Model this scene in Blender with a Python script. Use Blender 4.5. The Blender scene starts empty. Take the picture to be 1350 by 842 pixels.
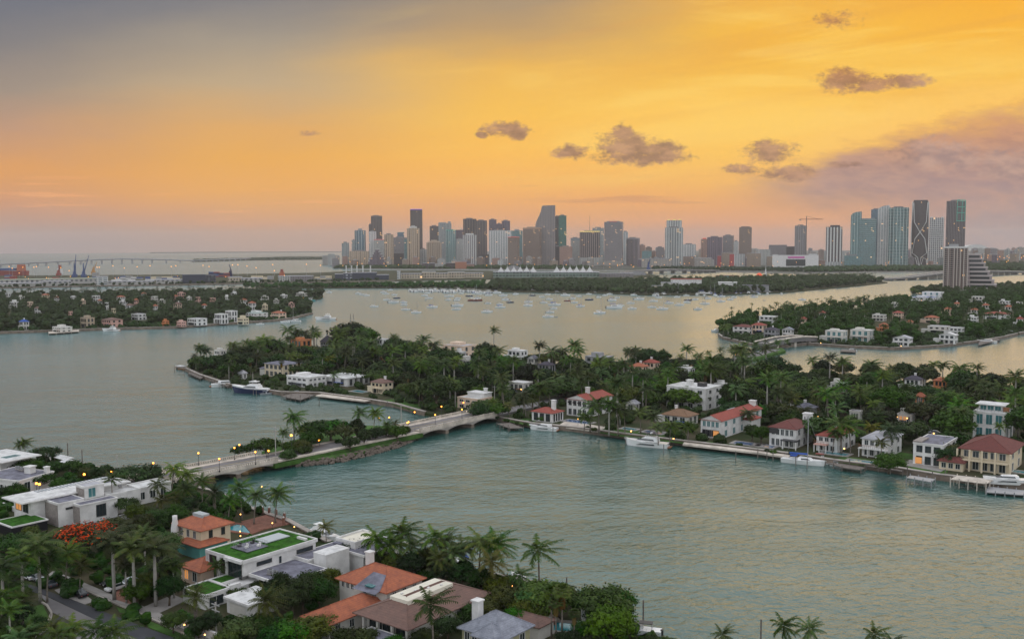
import bpy, math, random
from mathutils import Vector, Matrix, noise
R = math.radians
random.seed(7)
S = bpy.context.scene
COL = S.collection

# ------------------------------------------------------------------ camera
CAM_H, F, HOR = 74.0, 1300.0, 325.0
KD = F / 1700.0                            # skyline distances below are written for a 1700 px focal length
cam = bpy.data.cameras.new('camera'); cam_o = bpy.data.objects.new('camera', cam); COL.objects.link(cam_o)
cam.sensor_width = 36; cam.lens = 36 * F / 1350; cam.clip_start = 1; cam.clip_end = 60000
CM = Matrix.Translation((0, 0, CAM_H)) @ Matrix.Rotation(R(90) - math.atan((421 - HOR) / F), 4, 'X') @ Matrix.Rotation(R(-0.2), 4, 'Z')
cam_o.matrix_world = CM; S.camera = cam_o
CMI = CM.inverted()
def ray(px, py):
    return (CM.to_3x3() @ Vector(((px - 675) / F, -(py - 421) / F, -1)))
def P(px, py, z=0.0):                      # photo pixel -> point on the plane z
    d = ray(px, py); o = Vector((0, 0, CAM_H)); t = (z - CAM_H) / d.z
    return o + d * t
def AD(px, D):                             # ground point in image column px at distance D
    D *= KD; d = ray(px, HOR); return Vector((d.x / d.y * D, D, 0))
def ZT(px, py, D):                         # height seen at pixel row py at distance D
    D *= KD; d = ray(px, py); return CAM_H + d.z / d.y * D
def PX(p):                                 # world -> photo pixel
    q = CMI @ Vector(p); return (675 - q.x / q.z * F, 421 + q.y / q.z * F)

# ------------------------------------------------------------------ node helper
class N:
    def __init__(s, nt, k): s.nt, s.k = nt, k
    def _m(s, op, *a, clamp=False):
        n = s.nt.nodes.new('ShaderNodeMath'); n.operation = op; n.use_clamp = clamp
        for i, v in enumerate(a):
            if isinstance(v, N): s.nt.links.new(v.k, n.inputs[i])
            else: n.inputs[i].default_value = v
        return N(s.nt, n.outputs[0])
    def __add__(s, o): return s._m('ADD', s, o)
    def __radd__(s, o): return s._m('ADD', s, o)
    def __sub__(s, o): return s._m('SUBTRACT', s, o)
    def __rsub__(s, o): return s._m('SUBTRACT', o, s)
    def __mul__(s, o): return s._m('MULTIPLY', s, o)
    def __rmul__(s, o): return s._m('MULTIPLY', s, o)
    def __truediv__(s, o): return s._m('DIVIDE', s, o)
    def max(s, o): return s._m('MAXIMUM', s, o)
    def min(s, o): return s._m('MINIMUM', s, o)
    def gt(s, o): return s._m('GREATER_THAN', s, o)
    def lt(s, o): return s._m('LESS_THAN', s, o)
    def frac(s): return s._m('FRACT', s)
    def floor(s): return s._m('FLOOR', s)
    def asin(s): return s._m('ARCSINE', s)
    def atan2(s, o): return s._m('ARCTAN2', s, o)
    def pow(s, o): return s._m('POWER', s, o)
    def abs(s): return s._m('ABSOLUTE', s)
    def ss(s, a, b, lo=0.0, hi=1.0):
        n = s.nt.nodes.new('ShaderNodeMapRange'); n.interpolation_type = 'SMOOTHSTEP'
        s.nt.links.new(s.k, n.inputs[0])
        for i, v in zip((1, 2, 3, 4), (a, b, lo, hi)): n.inputs[i].default_value = v
        return N(s.nt, n.outputs[0])
def put(nt, sock, v):
    if isinstance(v, N): nt.links.new(v.k, sock)
    elif isinstance(v, (tuple, list)) and len(v) == 3 and sock.type == 'RGBA': sock.default_value = (*v, 1)
    else: sock.default_value = v
def xyz(nt, vec):
    n = nt.nodes.new('ShaderNodeSeparateXYZ'); nt.links.new(vec.k, n.inputs[0]); return [N(nt, o) for o in n.outputs]
def comb(nt, x, y, z):
    n = nt.nodes.new('ShaderNodeCombineXYZ')
    for s_, v in zip(n.inputs, (x, y, z)): put(nt, s_, v)
    return N(nt, n.outputs[0])
def tc(nt, which):
    return N(nt, nt.nodes.new('ShaderNodeTexCoord').outputs[which])
def tnoise(nt, vec, scale, detail=4, rough=0.5, dist=0.0):
    n = nt.nodes.new('ShaderNodeTexNoise'); nt.links.new(vec.k, n.inputs['Vector'])
    n.inputs['Scale'].default_value = scale; n.inputs['Detail'].default_value = detail
    n.inputs['Roughness'].default_value = rough; n.inputs['Distortion'].default_value = dist
    return N(nt, n.outputs[0])
def mixc(nt, f, a, b, mode='MIX'):
    n = nt.nodes.new('ShaderNodeMix'); n.data_type = 'RGBA'; n.blend_type = mode
    put(nt, n.inputs[0], f); put(nt, n.inputs[6], a); put(nt, n.inputs[7], b)
    return N(nt, n.outputs[2])
def ramp(nt, f, stops):
    n = nt.nodes.new('ShaderNodeValToRGB'); nt.links.new(f.k, n.inputs[0]); e = n.color_ramp.elements
    n.color_ramp.interpolation = 'EASE' if False else 'LINEAR'
    while len(e) < len(stops): e.new(0.5)
    for el, (p, c) in zip(e, stops): el.position = p; el.color = (*c, 1)
    return N(nt, n.outputs[0])
def srgb(r, g, b):
    return tuple(((c / 255) / 12.92 if c <= 10 else ((c / 255 + 0.055) / 1.055) ** 2.4) for c in (r, g, b))

# ------------------------------------------------------------------ world
SUN_AZ, SUN_EL = 24.0, 5.0                 # degrees right of the view axis, above the horizon
W = bpy.data.worlds.new('World'); S.world = W; W.use_nodes = True
nt = W.node_tree; nt.nodes.clear()
D_ = tc(nt, 'Generated'); dx, dy, dz = xyz(nt, D_)
el = dz.asin() * F                          # elevation in photo pixels
az = dx.atan2(dy) * F                       # azimuth, 0 = view axis
fr_ = dy.max(0.3)
u = dx / fr_ * F + 675; v = HOR - dz / fr_ * F   # gnomonic chart of the western sky
warp = tnoise(nt, comb(nt, u * 0.0022, v * 0.009, 0.0), 1.0, 5, 0.55) - 0.5
fine = tnoise(nt, comb(nt, u * 0.004 + v * 0.006, v * 0.032 + u * 0.004, 3.0), 1.0, 6, 0.6) - 0.5
vv = v + warp * 60 + fine * 14
COLS = {0: [(0,(110,113,123)),(60,(130,125,124)),(120,(158,141,126)),(175,(190,148,118)),(225,(222,156,88)),(265,(212,150,105)),(300,(180,146,130)),(328,(158,140,138))],
 337: [(0,(126,124,126)),(55,(162,149,132)),(115,(190,165,130)),(165,(222,168,98)),(205,(233,170,80)),(250,(236,170,85)),(290,(216,158,112)),(328,(178,148,130))],
 675: [(0,(160,142,120)),(45,(185,152,108)),(90,(233,180,85)),(150,(246,190,80)),(200,(250,188,80)),(250,(248,178,86)),(292,(235,165,100)),(328,(205,152,118))],
 1012: [(0,(236,176,72)),(50,(245,186,64)),(100,(243,186,72)),(150,(250,194,80)),(205,(250,192,82)),(250,(240,170,92)),(295,(234,163,108)),(328,(200,150,125))],
 1350: [(0,(244,174,50)),(50,(245,180,58)),(100,(246,188,72)),(150,(248,188,80)),(210,(238,165,95)),(270,(215,155,115)),(300,(190,148,130)),(328,(172,145,138))]}
fv = (vv + 10) / 360
cols = []
for cx in sorted(COLS):
    cols.append((cx, ramp(nt, fv, [((y + 10) / 360, srgb(*c)) for y, c in COLS[cx]])))
uw = u + warp * 130
sky = cols[0][1]
for (a, _), (b, c) in zip(cols, cols[1:]): sky = mixc(nt, uw.ss(a, b), sky, c)
# thin bright cirrus streaks fanning out of the glow
str1 = tnoise(nt, comb(nt, (u - v * 1.6) * 0.0022, (v + u * 0.10) * 0.016, 1.0), 1.0, 7, 0.62, 0.6)
str1 = str1.ss(0.47, 0.66) * u.ss(380, 900) * v.ss(290, 200)
sky = mixc(nt, str1 * 0.42, sky, srgb(255, 216, 112))
str3 = tnoise(nt, comb(nt, (u + v * 2.2) * 0.0016, (v + u * 0.16) * 0.022, 21.0), 1.0, 7, 0.6, 0.9).ss(0.50, 0.70) * u.ss(560, 900) * v.ss(230, 120)
sky = mixc(nt, str3 * 0.30, sky, srgb(222, 152, 70))
glow = (u - 1010) / 330.0; glv = (v - 190) / 95.0
sky = mixc(nt, (1 - glow * glow - glv * glv).ss(0, 1) * 0.35, sky, srgb(255, 204, 96))
str2 = tnoise(nt, comb(nt, u * 0.005, v * 0.10, 5.0), 1.0, 6, 0.6).ss(0.56, 0.70) * v.ss(225, 245) * v.ss(300, 275) * u.ss(760, 500)
sky = mixc(nt, str2 * 0.6, sky, srgb(250, 178, 112))
# broad mauve sheet of cloud at the right
edge = tnoise(nt, comb(nt, u * 0.006, v * 0.016, 8.0), 1.0, 6, 0.6) - 0.5
fray = tnoise(nt, comb(nt, u * 0.022 - v * 0.01, v * 0.06, 18.0), 1.0, 8, 0.68) - 0.5
top = v - (212 - (u - 1000) * 0.23) + edge * 110 + fray * 60
sheet = top.ss(-8, 40) * (v + edge * 60).ss(300, 245) * (u + edge * 160).ss(930, 1090)
sky = mixc(nt, sheet * 0.92, sky, mixc(nt, fray.ss(-0.14, 0.14) * 0.55, mixc(nt, v.ss(150, 250), srgb(190, 134, 104), srgb(158, 130, 130)), mixc(nt, v.ss(150, 250), srgb(222, 160, 112), srgb(196, 154, 136))))
rim = top.ss(-46, -8) * top.ss(12, -8) * u.ss(980, 1100) * v.ss(300, 240)
sky = mixc(nt, rim * 0.40, sky, srgb(255, 206, 110))
low = (v + edge * 50).ss(215, 290) * (u + edge * 130).ss(1120, 1310)
sky = mixc(nt, low * 0.8, sky, mixc(nt, fray.ss(-0.1, 0.16) * 0.5, srgb(166, 142, 140), srgb(206, 160, 134)))
dk = tnoise(nt, comb(nt, u * 0.004, v * 0.05, 12.0), 1.0, 5, 0.6).ss(0.52, 0.64) * v.ss(225, 245) * v.ss(290, 265) * u.ss(640, 760) * u.ss(1150, 1000)
sky = mixc(nt, dk * 0.55, sky, srgb(206, 140, 96))
# cumulus
PUFF = [(826,196,40,18,1),(846,208,60,12,1),(822,180,14,14,1),(868,203,34,14,1),(752,202,22,9,1),(668,172,30,9,1),(683,180,12,8,1),(637,180,8,4,1),
        (1108,112,34,15,1),(1140,117,44,9,1),(1188,113,34,8,.9),(1098,34,26,8,0.35),(1012,203,34,14,.9),(978,226,26,6,.7),(1040,231,34,10,.9),(1228,208,48,20,0.9),
        (1265,214,30,14,0.9),(1325,222,40,20,0.9),(410,177,14,3,0.5),(1110,220,18,4,0.7)]
pn = tnoise(nt, comb(nt, u * 0.045, v * 0.07, 2.0), 1.0, 7, 0.62) - 0.5
fld = None
for cx, cy, w, h, s_ in PUFF:
    q = (u - cx) / (w * 1.1); r = (v - cy) / (h * 1.15)
    e = (1 - q * q - r * r) * s_
    fld = e if fld is None else fld.max(e)
pf = tnoise(nt, comb(nt, u * 0.14, v * 0.20, 7.0), 1.0, 6, 0.65) - 0.5
body = (fld * 1.1 + pn * 3.0 + pf * 2.2).ss(-0.35, 0.95)
shade = tnoise(nt, comb(nt, u * 0.03, v * 0.06, 4.0), 1.0, 5, 0.6)
pc = mixc(nt, u.ss(1150, 1230), mixc(nt, shade.ss(0.35, 0.65), srgb(132, 98, 86), srgb(186, 140, 112)), mixc(nt, shade.ss(0.35, 0.65), srgb(158, 130, 124), srgb(196, 158, 140)))
pc = mixc(nt, v.ss(150, 80) * 0.5, pc, srgb(170, 100, 60))
sky = mixc(nt, body * 0.86, sky, pc)
# away from the frame: added bright pale sky overhead and behind, lighting walls and water
AMB = (0.95, 0.96, 1.02)
out = el.ss(330, 1150).max((az.abs()).ss(900, 2300))
sky = mixc(nt, el.ss(322, 430) * 0.95, sky, mixc(nt, u.ss(250, 1250), (0.98, 1.12, 1.20), (1.10, 1.12, 1.10)))
sky = mixc(nt, out, sky, AMB)
bg = nt.nodes.new('ShaderNodeBackground'); put(nt, bg.inputs[0], sky); bg.inputs[1].default_value = 1.0
ns = nt.nodes.new('ShaderNodeTexSky'); ns.sky_type = 'NISHITA'; ns.sun_disc = False
ns.sun_elevation = R(SUN_EL); ns.sun_rotation = R(SUN_AZ)
bg2 = nt.nodes.new('ShaderNodeBackground'); nt.links.new(ns.outputs[0], bg2.inputs[0]); put(nt, bg2.inputs[1], out * 0.06)
ad = nt.nodes.new('ShaderNodeAddShader'); nt.links.new(bg.outputs[0], ad.inputs[0]); nt.links.new(bg2.outputs[0], ad.inputs[1])
wo = nt.nodes.new('ShaderNodeOutputWorld'); nt.links.new(ad.outputs[0], wo.inputs[0])
W.cycles.sampling_method = 'MANUAL'; W.cycles.sample_map_resolution = 1024
sl = bpy.data.lights.new('sun', 'SUN'); sl.energy = 0.12; sl.angle = R(28); sl.color = (1.0, 0.72, 0.42)
so = bpy.data.objects.new('sun', sl); COL.objects.link(so)
sd = Vector((math.sin(R(SUN_AZ)) * math.cos(R(SUN_EL)), math.cos(R(SUN_AZ)) * math.cos(R(SUN_EL)), math.sin(R(SUN_EL))))
so.rotation_euler = sd.to_track_quat('Z', 'Y').to_euler()
S.view_settings.view_transform = 'Standard'; S.view_settings.look = 'None'; S.view_settings.gamma = 1
S.view_settings.exposure = 0.1; S.view_settings.use_curve_mapping = False
S.render.engine = 'CYCLES'; S.cycles.max_bounces = 6; S.cycles.diffuse_bounces = 2; S.cycles.glossy_bounces = 3
S.cycles.transmission_bounces = 2; S.cycles.transparent_max_bounces = 8; S.cycles.volume_bounces = 0
S.cycles.use_denoising = True; S.cycles.sample_clamp_indirect = 4

# ------------------------------------------------------------------ materials
MATS = {}
def mat(name, color, rough=0.7, spec=0.5, metal=0.0, var=0.0, vs=0.3, bump=0.0, bs=2.0, emit=None, es=0.0, col2=None):
    if name in MATS: return MATS[name]
    m = bpy.data.materials.new(name); m.use_nodes = True; t = m.node_tree; b = t.nodes['Principled BSDF']
    c = (*color, 1)
    b.inputs['Base Color'].default_value = c; b.inputs['Roughness'].default_value = rough
    b.inputs['Metallic'].default_value = metal; b.inputs['Specular IOR Level'].default_value = spec
    o = tc(t, 'Object')
    if var or col2:
        n = tnoise(t, o, vs, 5, 0.6)
        c2 = col2 or tuple(max(0, x * (1 - var)) for x in color)
        put(t, b.inputs['Base Color'], mixc(t, n.ss(0.35, 0.65), color, c2))
    if bump:
        n = tnoise(t, o, bs, 4, 0.6); bn = t.nodes.new('ShaderNodeBump'); bn.inputs['Strength'].default_value = bump; bn.inputs['Distance'].default_value = 0.3
        t.links.new(n.k, bn.inputs['Height']); t.links.new(bn.outputs[0], b.inputs['Normal'])
    if emit: b.inputs['Emission Color'].default_value = (*emit, 1); b.inputs['Emission Strength'].default_value = es
    if emit and es < 6: m.cycles.emission_sampling = 'NONE'
    MATS[name] = m; return m
WHITE = mat('white stucco', (0.72, 0.71, 0.69), 0.8, 0.3, var=0.22, vs=0.35)
OFFW = mat('off white render', (0.62, 0.60, 0.55), 0.8, 0.3, var=0.14, vs=0.3)
CREAM = mat('cream stucco', (0.66, 0.56, 0.40), 0.85, 0.3, var=0.12, vs=0.3)
PEACH = mat('peach stucco', (0.72, 0.55, 0.42), 0.85, 0.3, var=0.12, vs=0.3)
PINK = mat('pink stucco', (0.62, 0.38, 0.32), 0.85, 0.3, var=0.12, vs=0.3)
ORANGE = mat('orange stucco', (0.62, 0.24, 0.10), 0.85, 0.3, var=0.15, vs=0.3)
BEIGE = mat('beige stone', (0.46, 0.37, 0.27), 0.85, 0.3, var=0.2, vs=0.4)
GREYW = mat('grey render', (0.30, 0.30, 0.31), 0.8, 0.3, var=0.15, vs=0.3)
TAUPE = mat('taupe boards', (0.28, 0.25, 0.23), 0.7, 0.3, var=0.25, vs=1.5)
BLACKP = mat('black panel', (0.012, 0.013, 0.018), 0.35, 0.5)
GREYR = mat('grey roof felt', (0.19, 0.19, 0.235), 0.85, 0.25, var=0.42, vs=0.5)
LGREYR = mat('light grey roof', (0.42, 0.42, 0.45), 0.85, 0.3, var=0.25, vs=0.4)
WHITER = mat('white roof membrane', (0.66, 0.66, 0.65), 0.8, 0.3, var=0.3, vs=0.5)
CREAMR = mat('cream roof membrane', (0.70, 0.66, 0.55), 0.8, 0.3, var=0.12, vs=0.4)
TURF = mat('roof turf', (0.040, 0.140, 0.014), 0.95, 0.1, var=0.55, vs=0.8, bump=0.6, bs=6)
TEALP = mat('teal painted wall', (0.10, 0.32, 0.30), 0.7, 0.3, var=0.2, vs=0.4)
WOOD = mat('weathered wood', (0.19, 0.165, 0.145), 0.85, 0.2, var=0.35, vs=1.2)
WARMWOOD = mat('warm wood', (0.30, 0.13, 0.06), 0.6, 0.3, var=0.3, vs=1.5)
CONC = mat('concrete', (0.42, 0.38, 0.34), 0.9, 0.2, var=0.25, vs=0.2)
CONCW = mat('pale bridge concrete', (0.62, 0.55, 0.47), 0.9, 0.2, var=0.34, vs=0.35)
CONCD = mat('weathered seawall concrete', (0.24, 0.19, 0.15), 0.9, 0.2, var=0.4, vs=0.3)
BRICK = mat('brick paving', (0.26, 0.12, 0.085), 0.85, 0.2, var=0.3, vs=0.8)
ASPH = mat('asphalt', (0.060, 0.062, 0.070), 0.9, 0.2, var=0.25, vs=0.15)
ASPHL = mat('worn pale asphalt', (0.19, 0.18, 0.18), 0.9, 0.2, var=0.25, vs=0.12)
PAVE = mat('pale paving', (0.33, 0.31, 0.29), 0.9, 0.2, var=0.2, vs=0.3)
GRASS = mat('lawn', (0.065, 0.14, 0.03), 0.95, 0.1, var=0.45, vs=0.25, bump=0.4, bs=3)
SOIL = mat('island soil', (0.030, 0.045, 0.016), 0.95, 0.1, col2=(0.07, 0.06, 0.035), vs=0.06)
CITYG = mat('city ground', (0.10, 0.10, 0.095), 0.9, 0.1, col2=(0.05, 0.06, 0.035), vs=0.01)
GLASS = mat('dark window glass', (0.02, 0.03, 0.035), 0.12, 0.9)
TEALG = mat('teal tinted glass', (0.05, 0.17, 0.18), 0.12, 0.9)
LIT = mat('warmly lit room glass', (0.3, 0.15, 0.06), 0.3, 0.5, emit=(1.0, 0.42, 0.12), es=0.45)
FRAME = mat('white window frame', (0.6, 0.6, 0.58), 0.5)
DFRAME = mat('bronze window frame', (0.05, 0.045, 0.04), 0.5)
POOL = mat('pool water', (0.03, 0.27, 0.32), 0.06, 0.7, var=0.2, vs=0.5, bump=0.1)
POOLB = mat('deep pool water', (0.015, 0.09, 0.24), 0.06, 0.7, bump=0.1)
METAL = mat('galvanised metal', (0.35, 0.35, 0.36), 0.45, 0.5, 0.6)
DMETAL = mat('dark metal', (0.03, 0.03, 0.033), 0.5)
GEL = mat('white gelcoat', (0.78, 0.78, 0.77), 0.25, 0.6)
NAVY = mat('navy hull paint', (0.012, 0.02, 0.07), 0.25, 0.6)
BLUEC = mat('blue canvas', (0.02, 0.08, 0.35), 0.8)
GREENC = mat('green canvas', (0.01, 0.14, 0.10), 0.8)
REDP = mat('red paint', (0.24, 0.04, 0.03), 0.6)
TEALH = mat('turquoise hull paint', (0.05, 0.30, 0.30), 0.3)
GREYC = mat('grey canvas', (0.25, 0.27, 0.29), 0.8)
TRUNK = mat('palm trunk', (0.22, 0.19, 0.16), 0.95, 0.1, var=0.4, vs=1.5)
RTRUNK = mat('pale royal palm trunk', (0.36, 0.34, 0.31), 0.9, 0.1, var=0.25, vs=0.8)
BARK = mat('bark', (0.11, 0.085, 0.06), 0.95, 0.1, var=0.4, vs=1.5)
SHAFT = mat('green crownshaft', (0.10, 0.20, 0.05), 0.6)
STONE = mat('riprap stone', (0.17, 0.14, 0.115), 0.95, 0.2, var=0.45, vs=0.8)
LAMPG = mat('amber lamp globe', (1.0, 0.7, 0.2), 0.4, emit=(1.0, 0.30, 0.03), es=6.1)
LAMPW = mat('warm white lamp', (1.0, 0.8, 0.4), 0.4, emit=(1.0, 0.45, 0.1), es=6.1)
LAMPF = mat('distant sodium lamp', (1.0, 0.7, 0.2), 0.4, emit=(1.0, 0.36, 0.05), es=2)
TYRE = mat('tyre rubber', (0.015, 0.015, 0.015), 0.9)
TLIGHT = mat('red tail light', (0.6, 0.02, 0.01), 0.4, emit=(1, 0.05, 0.02), es=3)
HLIGHT = mat('headlight', (0.9, 0.85, 0.7), 0.3, emit=(1, 0.85, 0.6), es=3)
SKIN = mat('skin', (0.35, 0.2, 0.14), 0.7)

LK = 0.32
def leafmat(name, c1, c2, c3=None, vs=0.5, lk=LK):
    m = bpy.data.materials.new(name); m.use_nodes = True; t = m.node_tree; b = t.nodes['Principled BSDF']
    o = tc(t, 'Object'); oi = t.nodes.new('ShaderNodeObjectInfo'); rnd = N(t, oi.outputs['Random'])
    off = comb(t, rnd * 37.0, rnd * 91.0, rnd * 13.0)
    va = t.nodes.new('ShaderNodeVectorMath'); t.links.new(o.k, va.inputs[0]); t.links.new(off.k, va.inputs[1]); vec = N(t, va.outputs[0])
    n = tnoise(t, vec, vs, 4, 0.65)
    q_ = lambda k: (k[0] * lk * .95, k[1] * lk, k[2] * lk * .45)
    c1, c2 = q_(c1), q_(c2)
    c = mixc(t, n.ss(0.36, 0.66), c1, c2)
    if c3: c3 = q_(c3); c = mixc(t, tnoise(t, vec, vs * 3.1, 3, 0.6).ss(0.58, 0.72) * 0.6, c, c3)
    hs = t.nodes.new('ShaderNodeHueSaturation'); t.links.new(c.k, hs.inputs['Color'])
    big_ = tnoise(t, vec, 0.07, 3, 0.6)
    put(t, hs.inputs['Hue'], rnd * 0.06 + 0.45 + big_ * 0.03); put(t, hs.inputs['Value'], ((rnd * 7.31).frac() * 1.0 + 0.55) * big_.ss(0.35, 0.65, 0.7, 1.35))
    put(t, hs.inputs['Saturation'], (rnd * 3.17).frac() * 0.3 + 0.8)
    t.links.new(hs.outputs[0], b.inputs['Base Color']); b.inputs['Roughness'].default_value = 0.6
    b.inputs['Specular IOR Level'].default_value = 0.10
    MATS[name] = m; return m
LEAF = leafmat('broadleaf foliage', (0.030, 0.085, 0.018), (0.065, 0.155, 0.025), (0.10, 0.17, 0.03))
LEAFD = leafmat('dark foliage', (0.018, 0.055, 0.016), (0.04, 0.10, 0.022))
LEAFL = leafmat('bright foliage', (0.05, 0.14, 0.018), (0.10, 0.22, 0.03))
LEAFO = leafmat('olive foliage', (0.07, 0.11, 0.03), (0.14, 0.17, 0.04))
LEAFP = leafmat('palm fronds', (0.035, 0.085, 0.022), (0.085, 0.14, 0.03), (0.20, 0.17, 0.04), 0.35, 0.58)
LEAFY = leafmat('yellowing palm fronds', (0.10, 0.14, 0.02), (0.22, 0.20, 0.03), (0.28, 0.16, 0.04))
LEAFB = leafmat('silver palm fronds', (0.10, 0.16, 0.14), (0.18, 0.24, 0.22))
DEADF = leafmat('dry palm skirt', (0.20, 0.12, 0.05), (0.30, 0.18, 0.07))
FLOWER = leafmat('flame red blossom', (0.8, 0.045, 0.012), (0.95, 0.12, 0.02))
BUSHF = leafmat('shrub foliage', (0.025, 0.075, 0.018), (0.07, 0.14, 0.025), (0.12, 0.14, 0.04))

def tile(name, c1, c2, pitch=0.35):
    m = bpy.data.materials.new(name); m.use_nodes = True; t = m.node_tree; b = t.nodes['Principled BSDF']
    o = tc(t, 'Object'); x, y, z = xyz(t, o)
    n = tnoise(t, o, 0.9, 5, 0.7); n2 = tnoise(t, o, 7.0, 2, 0.5)
    c = mixc(t, n.ss(0.3, 0.7), c1, c2)
    c = mixc(t, n2.ss(0.45, 0.75) * 0.5, c, tuple(q * 0.55 for q in c1))
    st_ = tnoise(t, comb(t, x * 0.5, y * 0.5, z * 3.0), 1.0, 4, 0.7); c = mixc(t, st_.ss(0.5, 0.72) * 0.45, c, tuple(q * 0.45 for q in c2))
    c = mixc(t, (z / 0.21).frac().lt(0.22) * 0.35, c, tuple(q * 0.4 for q in c1))
    put(t, b.inputs['Base Color'], c); b.inputs['Roughness'].default_value = 0.85
    row = (z / 0.21).frac() + ((x + y) / pitch).frac() * 0.5
    bn = t.nodes.new('ShaderNodeBump'); bn.inputs['Strength'].default_value = 0.5; bn.inputs['Distance'].default_value = 0.08
    t.links.new(row.k, bn.inputs['Height']); t.links.new(bn.outputs[0], b.inputs['Normal'])
    MATS[name] = m; return m
TERRA = tile('terracotta tile', (0.44, 0.135, 0.06), (0.27, 0.085, 0.05))
REDT = tile('red clay tile', (0.34, 0.075, 0.05), (0.25, 0.055, 0.04))
BROWNT = tile('brown tile', (0.20, 0.11, 0.085), (0.14, 0.085, 0.07))
MAROON = tile('maroon tile', (0.17, 0.045, 0.035), (0.12, 0.035, 0.03))
OCHRE = tile('ochre tile', (0.26, 0.15, 0.08), (0.18, 0.10, 0.06))
SLATE = tile('mottled grey tile', (0.30, 0.32, 0.37), (0.17, 0.18, 0.22))
PURPT = tile('dark violet tile', (0.07, 0.06, 0.085), (0.05, 0.045, 0.06))

def facade(name, wall, glass, fl=3.6, bay=4.0, vf=0.35, hf=0.4, lit=0.012, gr=0.25):
    if name in MATS: return MATS[name]
    m = bpy.data.materials.new(name); m.use_nodes = True; t = m.node_tree; b = t.nodes['Principled BSDF']
    o = tc(t, 'Object'); x, y, z = xyz(t, o); h = x + y * 0.97
    iswall = ((h / bay).frac().lt(vf)).max((z / fl).frac().lt(hf))
    geo = t.nodes.new('ShaderNodeNewGeometry'); nn = xyz(t, N(t, geo.outputs['True Normal']))
    iswall = iswall.max(nn[2].gt(0.5))
    wn = t.nodes.new('ShaderNodeTexWhiteNoise'); t.links.new(comb(t, (h / bay).floor(), (z / fl).floor(), 1.0).k, wn.inputs['Vector']); w = N(t, wn.outputs[0])
    g = mixc(t, w, tuple(q * 0.6 for q in glass), tuple(min(1, q * 1.7) for q in glass))
    bigv = tnoise(t, o, 0.02, 3, 0.5)
    c = mixc(t, iswall, g, mixc(t, bigv, wall, tuple(q * 0.8 for q in wall)))
    put(t, b.inputs['Base Color'], c)
    put(t, b.inputs['Roughness'], iswall * (0.85 - gr) + gr)
    on = w.gt(1 - lit) * (1 - iswall)
    b.inputs['Emission Color'].default_value = (1, 0.55, 0.2, 1); put(t, b.inputs['Emission Strength'], on * 1.4)
    m.cycles.emission_sampling = 'NONE'
    MATS[name] = m; return m

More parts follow.
